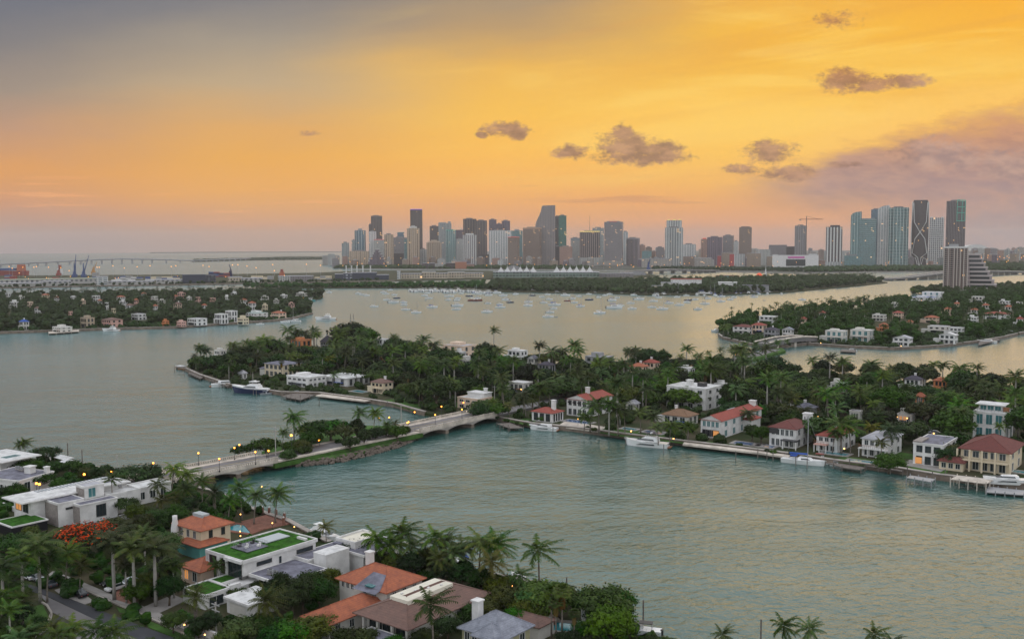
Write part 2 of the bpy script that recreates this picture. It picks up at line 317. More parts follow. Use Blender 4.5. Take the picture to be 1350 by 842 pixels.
# ------------------------------------------------------------------ mesh helper
class MB:
    def __init__(s): s.v = []; s.f = []; s.mi = []; s.cur = 0
    def add(s, vs, fs):
        o = len(s.v); s.v.extend(tuple(q) for q in vs)
        for f in fs: s.f.append([i + o for i in f]); s.mi.append(s.cur)
        return s
    def box(s, x0, x1, y0, y1, z0, z1):
        return s.add([(x0,y0,z0),(x1,y0,z0),(x1,y1,z0),(x0,y1,z0),(x0,y0,z1),(x1,y0,z1),(x1,y1,z1),(x0,y1,z1)],
                     [(3,2,1,0),(4,5,6,7),(0,1,5,4),(1,2,6,5),(2,3,7,6),(3,0,4,7)])
    def prism(s, pts, z0, z1, cap=True):
        a = sum(p[0] * q[1] - q[0] * p[1] for p, q in zip(pts, pts[1:] + pts[:1]))
        if a < 0: pts = pts[::-1]
        n = len(pts)
        fs = [(i, (i + 1) % n, (i + 1) % n + n, i + n) for i in range(n)]
        if cap: fs += [tuple(range(n, 2 * n)), tuple(range(n - 1, -1, -1))]
        z0f = (lambda i: z0) if not callable(z0) else z0
        return s.add([(p[0], p[1], z0) for p in pts] + [(p[0], p[1], z1) for p in pts], fs)
    def cyl(s, x, y, z0, z1, r0, r1=None, n=8, cap=True):
        r1 = r0 if r1 is None else r1
        vs = [(x + r * math.cos(2*math.pi*i/n), y + r * math.sin(2*math.pi*i/n), z) for z, r in ((z0, r0), (z1, r1)) for i in range(n)]
        fs = [(i, (i + 1) % n, (i + 1) % n + n, i + n) for i in range(n)]
        if cap: fs += [tuple(range(n, 2 * n)), tuple(range(n - 1, -1, -1))]
        return s.add(vs, fs)
    def lathe(s, x, y, prof, n=10):
        k = len(prof)
        vs = [(x + r * math.cos(2*math.pi*i/n), y + r * math.sin(2*math.pi*i/n), z) for r, z in prof for i in range(n)]
        fs = [(j*n+i, j*n+(i+1)%n, (j+1)*n+(i+1)%n, (j+1)*n+i) for j in range(k-1) for i in range(n)]
        fs += [tuple(range((k-1)*n, k*n)), tuple(range(n-1, -1, -1))]
        return s.add(vs, fs)
    def tube(s, pts, rad, n=6):
        pts = [Vector(p) for p in pts]; m = len(pts)
        if not hasattr(rad, '__len__'): rad = [rad] * m
        vs = []
        for i, p in enumerate(pts):
            d = (pts[min(i+1, m-1)] - pts[max(i-1, 0)]).normalized()
            a = d.cross(Vector((0,0,1)) if abs(d.z) < 0.95 else Vector((1,0,0))).normalized(); b = d.cross(a)
            vs += [p + (a * math.cos(2*math.pi*k/n) + b * math.sin(2*math.pi*k/n)) * rad[i] for k in range(n)]
        fs = [(j*n+i, j*n+(i+1)%n, (j+1)*n+(i+1)%n, (j+1)*n+i) for j in range(m-1) for i in range(n)]
        fs += [tuple(range((m-1)*n, m*n)), tuple(range(n-1, -1, -1))]
        return s.add(vs, fs)
    def ball(s, c, r, n=8, k=5, sq=1.0, jit=0.0, seed=0):
        vs = []; rr = random.Random(seed)
        for j in range(k + 1):
            t = math.pi * j / k
            for i in range(n):
                q = r * (1 + (rr.random() - 0.5) * jit)
                vs.append((c[0] + q*math.sin(t)*math.cos(2*math.pi*i/n), c[1] + q*math.sin(t)*math.sin(2*math.pi*i/n), c[2] - q*sq*math.cos(t)))
        fs = [(j*n+i, j*n+(i+1)%n, (j+1)*n+(i+1)%n, (j+1)*n+i) for j in range(k) for i in range(n)]
        return s.add(vs, fs)
    def mesh(s, name, mats, smooth=False):
        me = bpy.data.meshes.new(name); me.from_pydata(s.v, [], s.f)
        for m in (mats if isinstance(mats, (list, tuple)) else [mats]): me.materials.append(m)
        if any(s.mi): me.polygons.foreach_set('material_index', s.mi)
        if smooth: me.polygons.foreach_set('use_smooth', [True] * len(s.f))
        me.update(); return me
    def build(s, name, mats, parent=None, smooth=False, loc=None, rz=0):
        return link(name, s.mesh(name, mats, smooth), parent, loc, rz)
def link(name, me, parent=None, loc=None, rz=0):
    o = bpy.data.objects.new(name, me); COL.objects.link(o)
    if parent: o.parent = parent
    if loc is not None: o.location = loc
    o.rotation_euler[2] = rz
    return o
def tag(o, label=None, cat=None, group=None, kind=None):
    if label: o['label'] = label
    if cat: o['category'] = cat
    if group: o['group'] = group
    if kind: o['kind'] = kind
    return o
def thing(name, label, cat, loc, rz=0, group=None):
    o = bpy.data.objects.new(name, None); COL.objects.link(o); o.empty_display_size = 0.5
    o.location = loc; o.rotation_euler[2] = rz
    return tag(o, label, cat, group)
KIDS = {}
def dup(root, loc, rz=0, sc=1.0, label=None, group=None):
    def cp(o, par):
        c = o.copy(); COL.objects.link(c)
        if par: c.parent = par
        for ch in o.children: cp(ch, c)
        return c
    r = cp(root, None); r.location = loc; r.rotation_euler[2] = rz
    r.scale = (sc, sc, sc) if not isinstance(sc, tuple) else sc
    if label: r['label'] = label
    if group: r['group'] = group
    return r
# landmarks: short phrase, image rect, distance; used to describe neighbours
LM = []
def landmark(phrase, x0, y0, x1, y1, D): LM.append((phrase, x0, y0, x1, y1, D))
# ------------------------------------------------------------------ water
m = bpy.data.materials.new('bay water'); m.use_nodes = True; t = m.node_tree; b = t.nodes['Principled BSDF']
o = tc(t, 'Object'); wx, wy, wz = xyz(t, o)
big = tnoise(t, comb(t, wx * 0.004, wy * 0.009, 0.0), 1.0, 4, 0.55, 0.8)
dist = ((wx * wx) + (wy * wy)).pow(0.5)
body = mixc(t, dist.ss(300, 900), (0.020, 0.080, 0.068), (0.056, 0.135, 0.136))  # far body colour raised to stand in for paler sky reflection
body = mixc(t, tnoise(t, comb(t, wx * 0.02, wy * 0.03, 4.0), 1.0, 3, 0.5).ss(0.35, 0.7) * 0.5, body, (0.036, 0.108, 0.100))
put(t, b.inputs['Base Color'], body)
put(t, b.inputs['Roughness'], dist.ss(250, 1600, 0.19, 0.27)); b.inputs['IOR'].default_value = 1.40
b.inputs['Specular IOR Level'].default_value = 0.75
w1 = tnoise(t, comb(t, (wx * 0.86 + wy * 0.5) * 0.30, (wy * 0.86 - wx * 0.5) * 0.46, 0.0), 1.0, 3, 0.5, 0.7)
w2 = tnoise(t, comb(t, (wx * 0.8 - wy * 0.6) * 0.75, (wy * 0.8 + wx * 0.6) * 1.2, 2.0), 1.0, 3, 0.55)
w3 = tnoise(t, comb(t, wx * 0.05, wy * 0.09, 6.0), 1.0, 3, 0.5)
calm = big.ss(0.38, 0.60, 0.50, 1.0)
h = ((w1 * 0.56 + w2 * 0.17) * calm + w3 * 0.8) * dist.ss(300, 1500, 1.0, 0.75)
bn = t.nodes.new('ShaderNodeBump'); bn.inputs['Distance'].default_value = 0.9; bn.inputs['Strength'].default_value = 0.9
t.links.new(h.k, bn.inputs['Height']); t.links.new(bn.outputs[0], b.inputs['Normal'])
WATER = m
RW = 15800.0
wm = MB(); NR = 96
rings = [0, 300, 700, 1500, 4000, 9000, RW]
vs = [(0, 0, 0)] + [(r * math.sin(2*math.pi*i/NR), r * math.cos(2*math.pi*i/NR), 0) for r in rings[1:] for i in range(NR)]
fs = [(0, 1 + (i + 1) % NR, 1 + i) for i in range(NR)]
for k in range(len(rings) - 2):
    a = 1 + k * NR; c = a + NR
    fs += [(a + i, a + (i+1) % NR, c + (i+1) % NR, c + i) for i in range(NR)]
wm.add(vs, fs)
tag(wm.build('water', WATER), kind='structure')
# ------------------------------------------------------------------ haze
hm = bpy.data.materials.new('evening air'); hm.use_nodes = True; ht = hm.node_tree; ht.nodes.clear()
pv = ht.nodes.new('ShaderNodeVolumePrincipled'); pv.inputs['Color'].default_value = (0.84, 0.78, 0.75, 1); pv.inputs['Density'].default_value = 0.000052
ho = ht.nodes.new('ShaderNodeOutputMaterial'); ht.links.new(pv.outputs[0], ho.inputs['Volume'])
hb = MB().box(-16500, 16500, -16500, 16500, -6, 330)
haze = tag(hb.build('haze', hm), kind='stuff')

# ------------------------------------------------------------------ land
def wpts(px, z=0.0): return [tuple(P(x, y, z))[:2] for x, y in px]
def land(px, z=1.4, m_=SOIL, extra=None):
    pts = wpts(px) + (extra or [])
    return tag(MB().prism(pts, -3, z).build('ground', m_), kind='structure')
MID = [(245,489),(262,497),(300,510),(370,521),(420,522),(480,530),(522,537),(560,548),(625,556),(642,551),(662,556),(700,563),(760,569),(820,577),(900,587),(960,594),(1040,604),(1100,613),(1180,623),(1240,633),(1300,640),(1350,645),(1450,659),(1560,640),(1500,560),(1350,521),(1200,507),(1080,499),(1000,492),(930,490),(800,484),(650,479),(540,466),(460,459),(380,463),(300,473),(250,480)]
ISLET = [(352,612),(366,614),(400,613),(440,609),(480,600),(520,589),(543,578),(548,571),(520,566),(480,566),(430,573),(392,584),(360,594),(345,601)]
LEFT = [(-120,447),(0,440),(60,438),(150,435),(230,433),(300,428),(360,424),(385,421),(412,414),(410,405),(404,399),(412,396),(424,394),(426,390),(400,388.6),(300,389.5),(200,391),(0,394),(-120,397)]
RIGHT = [(947,442),(953,447),(975,452),(1004,459),(1035,458),(1064,455),(1120,459),(1180,461.5),(1240,458),(1290,452),(1320,447),(1350,440),(1450,425),(1450,388),(1350,386),(1250,395),(1180,402),(1100,409),(1020,419),(965,427),(948,436)]
PORT = [(-120,381.5),(0,380.5),(120,378),(230,376.5),(430,373),(520,371),(640,368.5),(700,368),(830,368),(870,364),(840,359.5),(600,357),(480,357),(420,360),(300,362),(0,364),(-120,365)]
WATSON = [(340,380.5),(430,380.5),(520,380.3),(600,381),(640,385),(700,386),(800,387.5),(850,389.5),(960,389),(1040,386),(1085,381.5),(1140,376.5),(1170,373),(1140,368.2),(1030,369),(900,372),(800,373.5),(640,375),(520,377),(340,378.5)]
SANDS = [(1180,389),(1262,390),(1330,387),(1450,384),(1450,378),(1330,380),(1240,382),(1190,385)]
NEAR = [(-160,600),(0,602),(60,612),(120,622),(170,629),(212,641),(262,650),(300,662),(330,678),(378,694),(400,706),(430,722),(480,740),(560,754),(640,766),(700,778),(760,800),(812,822),(835,845),(900,870),(1000,905),(1120,925),(1300,940),(1500,950),(1500,1300),(300,1500),(-600,1200),(-400,640)]
for poly in (MID, LEFT, RIGHT, PORT, WATSON): land(poly)
land(NEAR, 1.5); land(ISLET, 1.6, GRASS)
CITY = [(446,353.5),(470,355),(540,355.5),(640,356),(860,357.5),(940,358.5),(1060,361),(1150,359.5),(1250,359),(1350,360),(1480,361)]
land(CITY, 1.6, CITYG, [(15000, 5000), (12000, 9500), (4000, 15000), (-600, 15400), (-1100, 8000)])
KEY = [(252,345.5),(330,343.5),(420,342.5),(450,341),(440,338),(380,338),(260,342)]
land(KEY, 1)
tag(MB().prism([(-5200,14200),(-2600,14800),(-2600,15100),(-5200,14700)], -3, 10).build('hills', mat('far wooded shore', (0.03, 0.05, 0.04), 0.9)), kind='structure')

def wall_along(px, name='seawall', label='', w=0.9, z=1.9, m_=CONCD, off=0.0, group=None):
    pts = [P(x, y, 0) for x, y in px]; mb = MB(); cap = MB()
    for a, b_ in zip(pts, pts[1:]):
        d = (b_ - a).normalized(); n_ = Vector((-d.y, d.x, 0)) * w
        a2 = a - d * 0.2
        mb.prism([tuple(a2 - n_*0.55)[:2], tuple(b_ - n_*0.55)[:2], tuple(b_ + n_*0.45)[:2], tuple(a2 + n_*0.45)[:2]], -2, z)
        cap.prism([tuple(a2 - n_*0.8)[:2], tuple(b_ - n_*0.8)[:2], tuple(b_ + n_)[:2], tuple(a2 + n_)[:2]], z + 0.002, z + 0.22)
    r = thing(name, label, 'seawall', (0, 0, 0), 0, group)
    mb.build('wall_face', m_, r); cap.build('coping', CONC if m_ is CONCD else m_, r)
    return r
wall_along(MID[:8], label='low stained seawall along the western cove of the middle island')
wall_along(MID[9:23], label='long brown seawall below the waterfront villas of the middle island')
wall_along(LEFT[:9], label='grey seawall along the front of the far left island')
wall_along(RIGHT[:14], label='grey seawall round the front of the far right island')
wall_along(PORT[:6], label='pale seawall of the container port behind the far left island', w=2, z=2.5)
wall_along(CITY, label='low pale bulkhead at the foot of the downtown skyline', w=3, z=3, m_=CONC)
wall_along(NEAR[2:17], label='seawall at the edge of the foreground island', w=0.8)

# ------------------------------------------------------------------ towers
DARKB = (0.085, 0.075, 0.075); TAN = (0.36, 0.27, 0.20); PALE = (0.50, 0.50, 0.48); TEAL = (0.06, 0.14, 0.145); GLS = (0.04, 0.06, 0.07)
def fins(w, d, h, n, prot, wid, z0=0, side=True):
    mb = MB()
    for i in range(n):
        x = -w/2 + w * (i + 0.5) / n
        mb.box(x - wid/2, x + wid/2, -prot, -0.02, z0, h)
    if side:
        k = max(2, int(n * d / w))
        for sx in (-1, 1):
            for i in range(k):
                y = d * (i + 0.5) / k
                xs = sorted((sx * (w/2 + 0.02), sx * (w/2 + prot))); mb.box(xs[0], xs[1], y - wid/2, y + wid/2, z0, h)
    return mb
def slabs(w, d, h, step, prot, z0=6, th=0.5):
    mb = MB(); z = z0
    while z < h - 1: mb.box(-w/2 - prot, w/2 + prot, -prot, d + prot, z, z + th); z += step
    return mb
def poly_front(w, d, kind):
    if kind == 'rect': return [(-w/2,0),(w/2,0),(w/2,d),(-w/2,d)]
    if kind == 'bow': return [(-w/2 + w*i/10, d*0.28*(1 - math.sin(math.pi*i/10))) for i in range(11)] + [(w/2,d),(-w/2,d)]
    if kind == 'oct': c = min(w, d) * 0.26; return [(-w/2+c,0),(w/2-c,0),(w/2,c),(w/2,d-c),(w/2-c,d),(-w/2+c,d),(-w/2,d-c),(-w/2,c)]
    if kind == 'notch': c = w*0.2; return [(-w/2,0),(-c,0),(-c,d*0.15),(c,d*0.15),(c,0),(w/2,0),(w/2,d),(-w/2,d)]
def tower(x0, x1, yt, D, fm, label, rot=0, dep=None, shape='rect', fin=None, slab=None, cap=None, crown=None, pod=None, name='skyscraper', finm=None, cat='skyscraper', mast=None, z0=1.6):
    fullw = (x1 - x0) * D/1700; a = R(abs(rot)); dep = dep or min(fullw * 0.8, 34)
    if rot: dep = min(dep, fullw * 0.6 / max(0.05, math.sin(a)))
    w = (fullw - dep * math.sin(a)) / math.cos(a)
    g = AD((x0 + x1) / 2, D); az_ = math.atan2(g.x, g.y)
    h = ZT((x0 + x1) / 2, yt, D) - z0
    rz = -az_ + R(rot)
    t_ = thing(name, label, cat, (g.x, g.y, z0), rz)
    MB().prism(poly_front(w, dep, shape), 0, h).build('tower_body', fm, t_)
    if fin: fins(w, dep, h - 1, fin[0], fin[1], fin[2]).build('pier_fins', finm or mat('tower pier', tuple(fin[3])), t_)
    if slab: slabs(w, dep, h, slab[0], slab[1]).build('balcony_slabs', mat('balcony slab', (0.5, 0.5, 0.48)), t_)
    if cap:
        for (fx0, fx1, ch, cm_) in cap: MB().box(-w/2 + w*fx0, -w/2 + w*fx1, dep*0.2, dep*0.8, h, h + ch).build('roof_box', cm_, t_)
    else:
        MB().box(-w*0.28, w*0.22, dep*0.25, dep*0.7, h, h + 4).build('roof_box', mat('roof plant', (0.2, 0.19, 0.19)), t_)
    if crown: MB().box(-w/2 - 0.4, w/2 + 0.4, -0.4, dep + 0.4, h - crown[0], h + 1.2).build('crown_band', crown[1], t_)
    if pod:
        MB().box(-w/2 - pod[0], w/2 + pod[1], -pod[3], dep*0.9, 0, pod[2]).build('podium', pod[4], t_)
    if mast: MB().cyl(0, dep/2, h, h + mast, 0.9, 0.4, 5).build('antenna', DMETAL, t_)
    landmark(label if len(label.split()) < 7 else ' '.join(label.split()[:7]), x0, yt, x1, 350, D)
    return t_
LM_T = []
def FC(nm, wall, glass, **k): return facade(nm, wall, glass, **k)
f_tealst = FC('teal grey balconies', (0.36,0.38,0.37), (0.07,0.11,0.12), bay=6, vf=.3, hf=.45)
f_pale = FC('pale balcony grid', (0.48,0.47,0.44), (0.10,0.13,0.14), bay=5, vf=.4, hf=.45)
f_tan = FC('tan precast grid', (0.36,0.28,0.21), (0.07,0.065,0.06), bay=4, vf=.45, hf=.45)
f_tanv = FC('sand vertical piers', (0.48,0.37,0.26), (0.12,0.10,0.09), bay=7, vf=.5, hf=.25)
f_dark = FC('dark bronze glass', (0.085,0.07,0.068), (0.035,0.034,0.038), bay=3.4, vf=.3, hf=.3, gr=.2)
f_dark2 = FC('charcoal ribbed glass', (0.12,0.10,0.095), (0.04,0.038,0.042), bay=6, vf=.35, hf=.2, gr=.2)
f_white = FC('white balcony bands', (0.60,0.60,0.58), (0.10,0.14,0.16), bay=9, vf=.25, hf=.5)
f_blue = FC('blue grey curtain wall', (0.13,0.20,0.24), (0.05,0.10,0.14), bay=5, vf=.25, hf=.3, gr=.15)
f_teal = FC('teal curtain wall', (0.17,0.27,0.27), (0.04,0.12,0.13), bay=5, vf=.3, hf=.4, gr=.18)
f_green = FC('emerald curtain wall', (0.03,0.13,0.10), (0.015,0.10,0.08), bay=4, vf=.15, hf=.2, gr=.12)
f_pink = FC('rose granite grid', (0.38,0.24,0.19), (0.12,0.08,0.07), bay=4, vf=.5, hf=.5)
f_brown = FC('brown precast grid', (0.27,0.20,0.16), (0.07,0.06,0.055), bay=4, vf=.4, hf=.45)
f_grey = FC('grey granite grid', (0.26,0.24,0.24), (0.10,0.10,0.11), bay=3.6, vf=.35, hf=.45)
f_violet = FC('violet grey grid', (0.17,0.14,0.17), (0.06,0.05,0.07), bay=5, vf=.4, hf=.4)
f_low = FC('low block windows', (0.40,0.37,0.33), (0.06,0.07,0.08), bay=5, vf=.4, hf=.5, lit=.05)
WP = mat('white pier', (0.6, 0.6, 0.58)); GP = mat('grey pier', (0.3, 0.3, 0.3)); BP = mat('bronze pier', (0.16, 0.12, 0.10)); TP = mat('sand pier', (0.50, 0.40, 0.30))
YEL = mat('yellow lit crown', (0.8, 0.6, 0.2), emit=(1, 0.75, 0.2), es=0.3); REDS = mat('red lit sign', (0.7, 0.05, 0.03), emit=(0.8, 0.1, 0.06), es=0.2)
GRNL = mat('green neon line', (0.05, 0.35, 0.27), emit=(0.05, 0.8, 0.5), es=0.12); PURL = mat('violet lit roof edge', (0.3, 0.1, 0.8), emit=(0.35, 0.15, 0.9), es=0.2); MAGL = mat('magenta screen', (0.45, 0.08, 0.3), emit=(0.9, 0.08, 0.5), es=0.05)
tower(450.6,460.3,320,4800,f_tealst,'slim pale tower at the far left end of the skyline',shape='oct')
tower(463.7,469,316.7,5200,f_tealst,'narrow pale slab hugging the blunt teal condominium tower')
tower(468,482,303.7,5000,f_blue,'blunt teal condominium tower with dark centre, left skyline',shape='oct',cap=[(.3,.7,7,GP)],fin=(4,.6,3,(0.4,0.42,0.42)),finm=mat('teal pier',(0.33,0.38,0.38)))
tower(486.5,490.5,296,5350,f_dark2,'thin dark slab on the left flank of the bronze tower')
tower(489.7,504,284.8,5400,f_dark2,'tall bronze grey tower with flat top, left skyline',crown=(3,BP),fin=(7,.5,1.5,DARKB),finm=BP)
tower(487,496,305,4950,f_white,'white striped tower in front of the bronze tower',fin=(4,.8,3,PALE),finm=WP)
tower(493,507,316,4900,f_pale,'broad beige block with red roof light beside striped tower',crown=(.3,REDS))
tower(460.7,486,331,4700,f_tanv,'long low beige apartment slab at left waterfront',dep=30,fin=(14,.8,2,TAN),finm=TP)
# stepped building
def stepped(x0, x1, yt, D, n, label, fm, flip=False, name='stepped_block'):
    g = AD(x0, D); w = (x1 - x0) * D/1700; h = ZT(x0, yt, D) - 1.6
    t_ = thing(name, label, 'apartment block', (g.x, g.y, 1.6)); mb = MB(); rl = MB()
    for i in range(n):
        a, b_ = w*i/n, w*(i+1)/n; hh = h * (1 - (i if not flip else n-1-i) / n * 0.82)
        mb.box(a, b_, 0, 34, 0, hh); rl.box(a, b_, -1.2, 34, hh + .01, hh + 1.3)
    mb.build('tower_body', fm, t_); rl.build('terrace_edges', WP, t_); landmark(label, x0, yt, x1, 350, D)
    return t_
stepped(485, 496.5, 329, 4650, 6, 'left half of the sawtooth stepped apartments', f_violet, True)
stepped(496.5, 508, 329, 4660, 6, 'right half of the sawtooth stepped apartments', f_violet)
tower(507,518.6,309,4750,f_tanv,'slender sand coloured tower with white edge stripes',shape='oct',fin=(5,.8,2.4,TAN),finm=TP)
tower(524,533,307,5350,f_blue,'small dark blue tower poking over the grey office block',cap=[(0,1,3,TEALG)])
tower(518,538,313,5200,f_grey,'wide grey office block left of the sand tower')
tower(518,532,334,4800,f_dark,'squat dark block behind waterfront left of sand tower')
tower(533,540,315,5100,f_teal,'teal sliver tower beside the sand coloured curved tower')
tower(541.4,557,276,5500,f_dark,'tallest charcoal slab tower with violet lit top edge',crown=(1.2,PURL),fin=(9,.5,1.2,DARKB),finm=BP,cap=[(.1,.9,1,GP)])
tower(537,553,300.7,4750,f_tanv,'sand coloured curved tower with domed crown',shape='bow',fin=(6,.9,3,TAN),finm=TP,cap=[(.2,.8,6,WP),(.35,.65,9,WP)])
tower(553,562.6,328.5,4800,f_white,'small pale blue block between two sand coloured towers')
tower(562.6,582,319.5,4720,f_tan,'broad beige tower with arched roof',shape='bow',fin=(8,.8,1.6,TAN),finm=TP,cap=[(.12,.88,5,TP),(.3,.7,9,TP)])
tower(566.7,579,298,5500,f_dark2,'dark flat topped tower behind the beige arched tower')
tower(578.4,595,294,5200,f_tealst,'grey teal tower with pointed right corner',fin=(6,.7,2,PALE),finm=GP,cap=[(.75,.95,7,GP),(0,.6,3,GP)])
tower(588,601,303.5,4850,f_teal,'greenish glass tower with green neon top',shape='oct',crown=(1,GRNL),fin=(5,.6,2,PALE),finm=mat('pale teal pier',(0.4,0.5,0.48)))
tower(601,612,303,5500,f_violet,'dark tower with white tips right of green neon tower',cap=[(.6,.72,7,WP),(.85,.97,7,WP)])
tower(601.7,611,315,5100,f_pale,'beige block below the dark white tipped tower')
tower(610.5,628,309.5,4800,f_grey,'light grey tower with strong vertical stripes',shape='oct',fin=(7,1,3,PALE),finm=WP,cap=[(.2,.8,5,WP)])
tower(611,628,288.5,5400,f_dark,'left shaft of the twin dark brown towers',fin=(5,.6,3,DARKB),finm=BP)
tower(627.5,642,290.7,5350,f_dark2,'right shaft of the twin dark brown towers',fin=(4,.6,3,DARKB),finm=BP,pod=(4,16,40,6,f_dark2))
tower(644.8,654.6,289.4,5500,f_violet,'slim dark tower just right of the twin brown towers')
tower(654.6,662,295,5600,f_violet,'low shouldered dark tower between slim and rounded towers')
tower(661.5,672.5,291,5500,f_violet,'dark tower with rounded glass top',shape='bow')
tower(645,674,304,4800,f_white,'wide whitish blue condominium tower with stripes',fin=(9,1,3.2,PALE),finm=WP,slab=None)
tower(667.6,683,312.7,4650,f_brown,'rosy beige office block with red lit top',crown=(.4,REDS),rot=-18)
tower(674,689,304,5200,f_teal,'teal tower with rounded shoulder behind rosy block',shape='oct',cap=[(.3,.7,6,GP)])
tower(688,712.5,300.5,4800,f_brown,'broad brown precast office slab',rot=-14,crown=(4,mat('tan crown',(0.42,0.27,0.18))))
# tower with sloping left shoulder
def custom_prism(prof, D, dep, label, fm, name='skyscraper', fin_n=10, finm=GP):
    x0 = min(p[0] for p in prof); x1 = max(p[0] for p in prof); cx = (x0 + x1) / 2; g = AD(cx, D)
    pts = [((p[0] - cx) * D/1700, ZT(p[0], p[1], D) - 1.6) for p in prof]
    pts = [(pts[0][0], 0)] + pts + [(pts[-1][0], 0)]
    n = len(pts); mb = MB()
    mb.add([(x, 0, z) for x, z in pts] + [(x, dep, z) for x, z in pts], [tuple(range(n))] + [tuple(range(2*n-1, n-1, -1))] + [((i+1) % n, i, i + n, (i+1) % n + n) for i in range(n)])
    t_ = thing(name, label, 'skyscraper', (g.x, g.y, 1.6), -math.atan2(g.x, g.y)); mb.build('tower_body', fm, t_)
    fm_ = MB(); w = pts[-1][0] - pts[0][0]
    for i in range(fin_n):
        x = pts[0][0] + w * (i + .5) / fin_n; z = 0
        for (a, az_), (b_, bz) in zip(pts[1:], pts[2:]):
            if a <= x <= b_ and b_ > a: z = az_ + (bz - az_) * (x - a) / (b_ - a); break
        fm_.box(x - .7, x + .7, -.7, -.02, 0, z - 1)
    fm_.build('pier_fins', finm, t_); landmark(label, x0, min(p[1] for p in prof), x1, 350, D)
    return t_
custom_prism([(706,296),(708,290),(710,286),(713,279),(714.5,272),(716,271),(732,270.5)],4850,36,'great grey brown tower with stepped sloping left shoulder',f_grey,fin_n=12,finm=mat('taupe pier',(0.33,0.28,0.25)))
tower(732,737,285,5500,f_dark,'dark flank of the emerald glass tower')
tower(736.5,746.7,284,5450,f_green,'emerald glass tower behind the sloping shoulder tower')
tower(731,739,325,5000,f_dark,'low dark block below the emerald glass tower')
tower(737.7,754.5,325,4700,f_pink,'squat brick pink block right of the great tower')
tower(752.4,764.6,314,5000,f_pale,'pale white block with grey cap left of striped tower',crown=(8,mat('grey crown',(0.25,0.3,0.33))))
tower(781,796,300.5,5400,f_tealst,'pale tower peeping behind the yellow crowned tower')
tower(764.6,790.3,305,4850,f_dark,'dark striped tower with yellow lit crown and antenna',fin=(10,1.4,2.2,PALE),finm=mat('rose pier',(0.34,0.27,0.25)),crown=(3,YEL),pod=(1,13,30,8,f_pale),mast=60)
tower(795.8,820.8,292.5,4800,f_grey,'big plain grey office tower with red roof sign',cap=[(.12,.85,3.5,GP),(.25,.7,2.2,REDS)],pod=(2,4,18,8,f_low),rot=-8)
tower(820.8,828,305.6,5200,f_white,'narrow white slab behind the plain grey tower')
tower(824.7,842,314,4850,f_dark,'dark tower with fine white stripes and pink flank',fin=(9,.9,1.6,PALE),finm=mat('lilac pier',(0.36,0.31,0.33)),crown=(3,GP),rot=-12)
tower(842.6,850.5,323,5300,f_pink,'rounded rosy block right of the white striped tower',shape='bow')
tower(846.5,859,331,4700,f_teal,'low green glass block in front of the rosy block')
tower(851,859.5,326,5400,f_brown,'small brown block behind the low green glass block')
tower(865,875.5,326,5200,f_grey,'grey mid rise left of the yellow topped condominium')
tower(877,900,300,4700,f_tealst,'lower wings of the tall teal white condominium',shape='notch',fin=(7,.8,2.2,PALE),finm=WP)
tower(879,898,290.5,4725,f_tealst,'tall teal white condominium with yellow lights on top',shape='notch',fin=(6,1.2,3,PALE),finm=WP,cap=[(.05,.2,4,YEL),(.4,.6,4,YEL),(.8,.95,4,YEL)])
tower(900,917,322,5300,f_white,'light grey slab right of the tall teal white condominium',fin=(5,.8,3,PALE),finm=WP)
tower(924,933,315,5300,f_pink,'rosy stepped tower with rounded top and red lights',shape='bow',cap=[(.25,.75,4,REDS)])
tower(932.7,952,312.5,4900,f_violet,'dark violet broad block',fin=(7,.6,2,DARKB),finm=mat('violet pier',(0.2,0.16,0.19)))
tower(951.8,966,310.5,5000,f_grey,'beige grey block adjoining the dark violet block',rot=-12)
tower(966.8,973.6,318,5200,f_white,'thin white and teal striped slab',fin=(3,.6,3,PALE),finm=WP)
tower(974.5,990.5,299.5,5000,f_brown,'lone brown square tower with many small windows',cap=[(.15,.85,3,BP)])
tower(1048,1062.7,297.5,4900,f_grey,'unfinished grey tower beneath the construction crane',fin=(5,.6,2,PALE),finm=GP)
tower(1089.4,1109.4,299,4600,f_dark,'dark tower with white vertical bands and black cap',fin=(5,1.2,5,PALE),finm=WP,cap=[(.25,.85,6,DMETAL)],pod=(1,1,14,4,f_white))
tower(1133,1154,288.5,4500,f_teal,'lower right wing of the curved teal tower pair',slab=(7,.8),cap=[(.1,.9,2,GP)])
custom_prism([(1121.3,284),(1124,281),(1128,279.5),(1134.8,278.8)],4520,30,'curved topped left wing of the teal tower pair',f_teal,fin_n=4,finm=mat('pale teal pier',(0.4,0.5,0.48)))
tower(1114,1136,337,4400,f_teal,'low glass podium block below the curved teal towers')
tower(1147.8,1160,276,4650,f_blue,'dark blue slab behind the tall striped condominium')
custom_prism([(1157,275),(1163,271.5),(1171,270.5),(1172,274),(1177.6,274)],4500,36,'tall pale striped condominium with peaked glass roof',f_white,fin_n=7,finm=WP)
tower(1172,1196,273.5,4450,f_teal,'broad teal condominium with curved balconies',shape='bow',fin=(6,1,2,PALE),finm=mat('pale teal pier',(0.4,0.5,0.48)),slab=(10,1.2))
